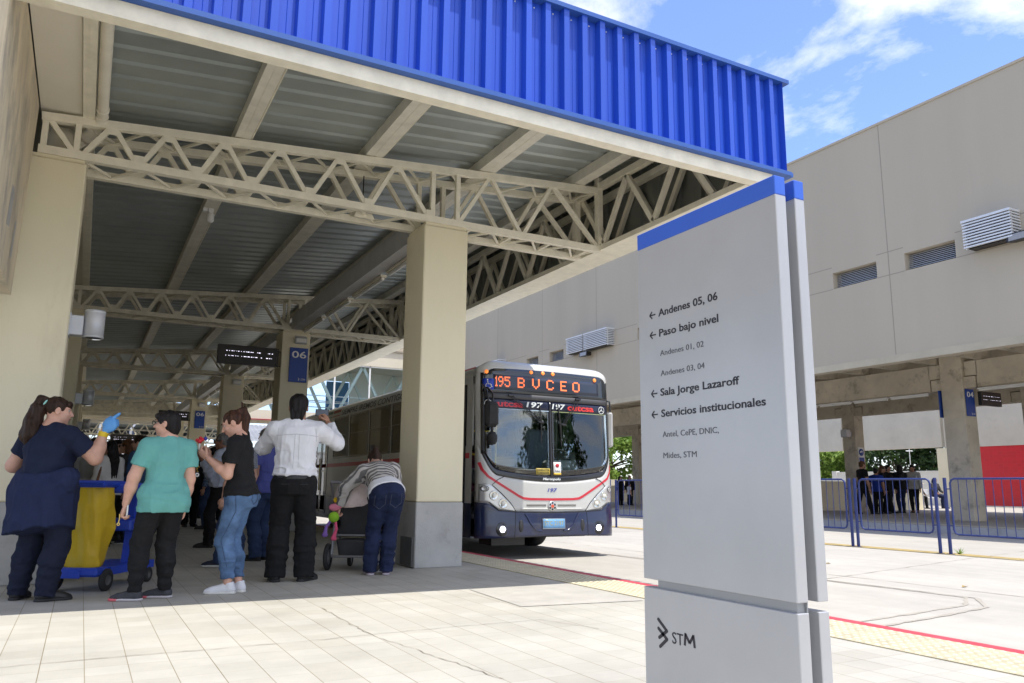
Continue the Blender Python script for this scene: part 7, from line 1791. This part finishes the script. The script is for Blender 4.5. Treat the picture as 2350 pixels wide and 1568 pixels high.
tree('dark dense tree behind the white wall, nearest the red tiles', 74, 44, 10.5, 12, 'dark', 7, 10000, .26, .12)
tree('low light green shrub over the white wall near the cream pier', 66, 41.5, 4.6, 3.0, 'light', 8, 4000, .14, .45)
tree('dark tree seen through the far gap beyond the concrete columns', 78, 66, 10, 13, 'dark', 9, 8000, .3, .12)
tree('tall street tree behind the viewpoint, mirrored in the bus windscreen', 24, -17, 11, 9, 'dark', 10, 9000, .22, .25, group='street trees behind the viewpoint')
ae = thing('tv_aerial', 'thin white television aerial against the dark trees', 'aerial', (63.5, 44.6, -.2))
q = MB(); q.tube([(0, 0, 0), (0, 0, 4.9)], .035, 6); q.build('mast', M['white'], ae)
q = MB(); q.tube([(-.6, -.5, 4.55), (.5, .45, 4.65)], .03, 6)
for k in range(4): q.tube([(-.5+.3*k-.15, -.4+.25*k+.2, 4.55+.03*k), (-.5+.3*k+.15, -.4+.25*k-.2, 4.55+.03*k)], .018, 5)
q.build('elements', M['white'], ae)
bl2 = thing('low_wall', 'pale parapet wall below the light green trees beyond the bus', 'wall', (33, 47, 0))
q = MB(); q.box(-12.5, 14, 5, 5.25, -.2, 1.62); q.build('wall_panel', M['bridgecream'], bl2)
sw_ = thing('low_wall', 'shaded low wall at the end of the far platform beyond the bus', 'wall', (33, 46, 0))
q = MB(); q.box(-12, 5, .2, .4, -.19, 1.12); q.build('wall_panel', M['cream'], sw_)

# a few dry leaves on the road
for k, (x, y, lab) in enumerate(((9.2, 5.9, 'dry yellow leaf on the road right of the totem'), (7.6, 3.9, 'small brown leaf on the road near the red kerb line'), (10.1, 8.6, 'dry leaf on the road beyond the totem edge'))):
    lf = thing('dry_leaf', lab, 'leaf', (x, y, ROADZ+.006), k*1.3, 'dry leaves on the road')
    q = MB(); q.add([(-.05, 0, .002), (0, -.022, .016), (.055, 0, .004), (0, .024, .020), (0, 0, .002)], [(0, 1, 4), (1, 2, 4), (2, 3, 4), (3, 0, 4)]); q.build('blade', mat('dry_leaf_colour', (.34, .24, .07), .8, var=.2), lf, fixn=False)
    q = MB(); q.tube([(.05, 0, .004), (.085, .01, .008)], .002, 4); q.build('stalk', bark, lf)

wd = thing('weed', 'small green weed at the foot of a blue barrier post', 'plant', (13.95, 8.98, ROADZ))
q = MB(); rr = random.Random(5)
for k in range(26):
    a = rr.uniform(0, 2*PI); r_ = rr.uniform(.04, .14); h_ = rr.uniform(.03, .14); w_ = .012
    q.add([(-w_*math.sin(a), w_*math.cos(a), 0), (w_*math.sin(a), -w_*math.cos(a), 0), (r_*math.cos(a), r_*math.sin(a), h_)], [(0, 1, 2)])
q.build('leaf_blades', LEAF['light'], wd, fixn=False)
q = MB(); q.tube([(0, 0, 0), (.01, .01, .10)], .004, 5); q.build('stem', LEAF['dark'], wd)
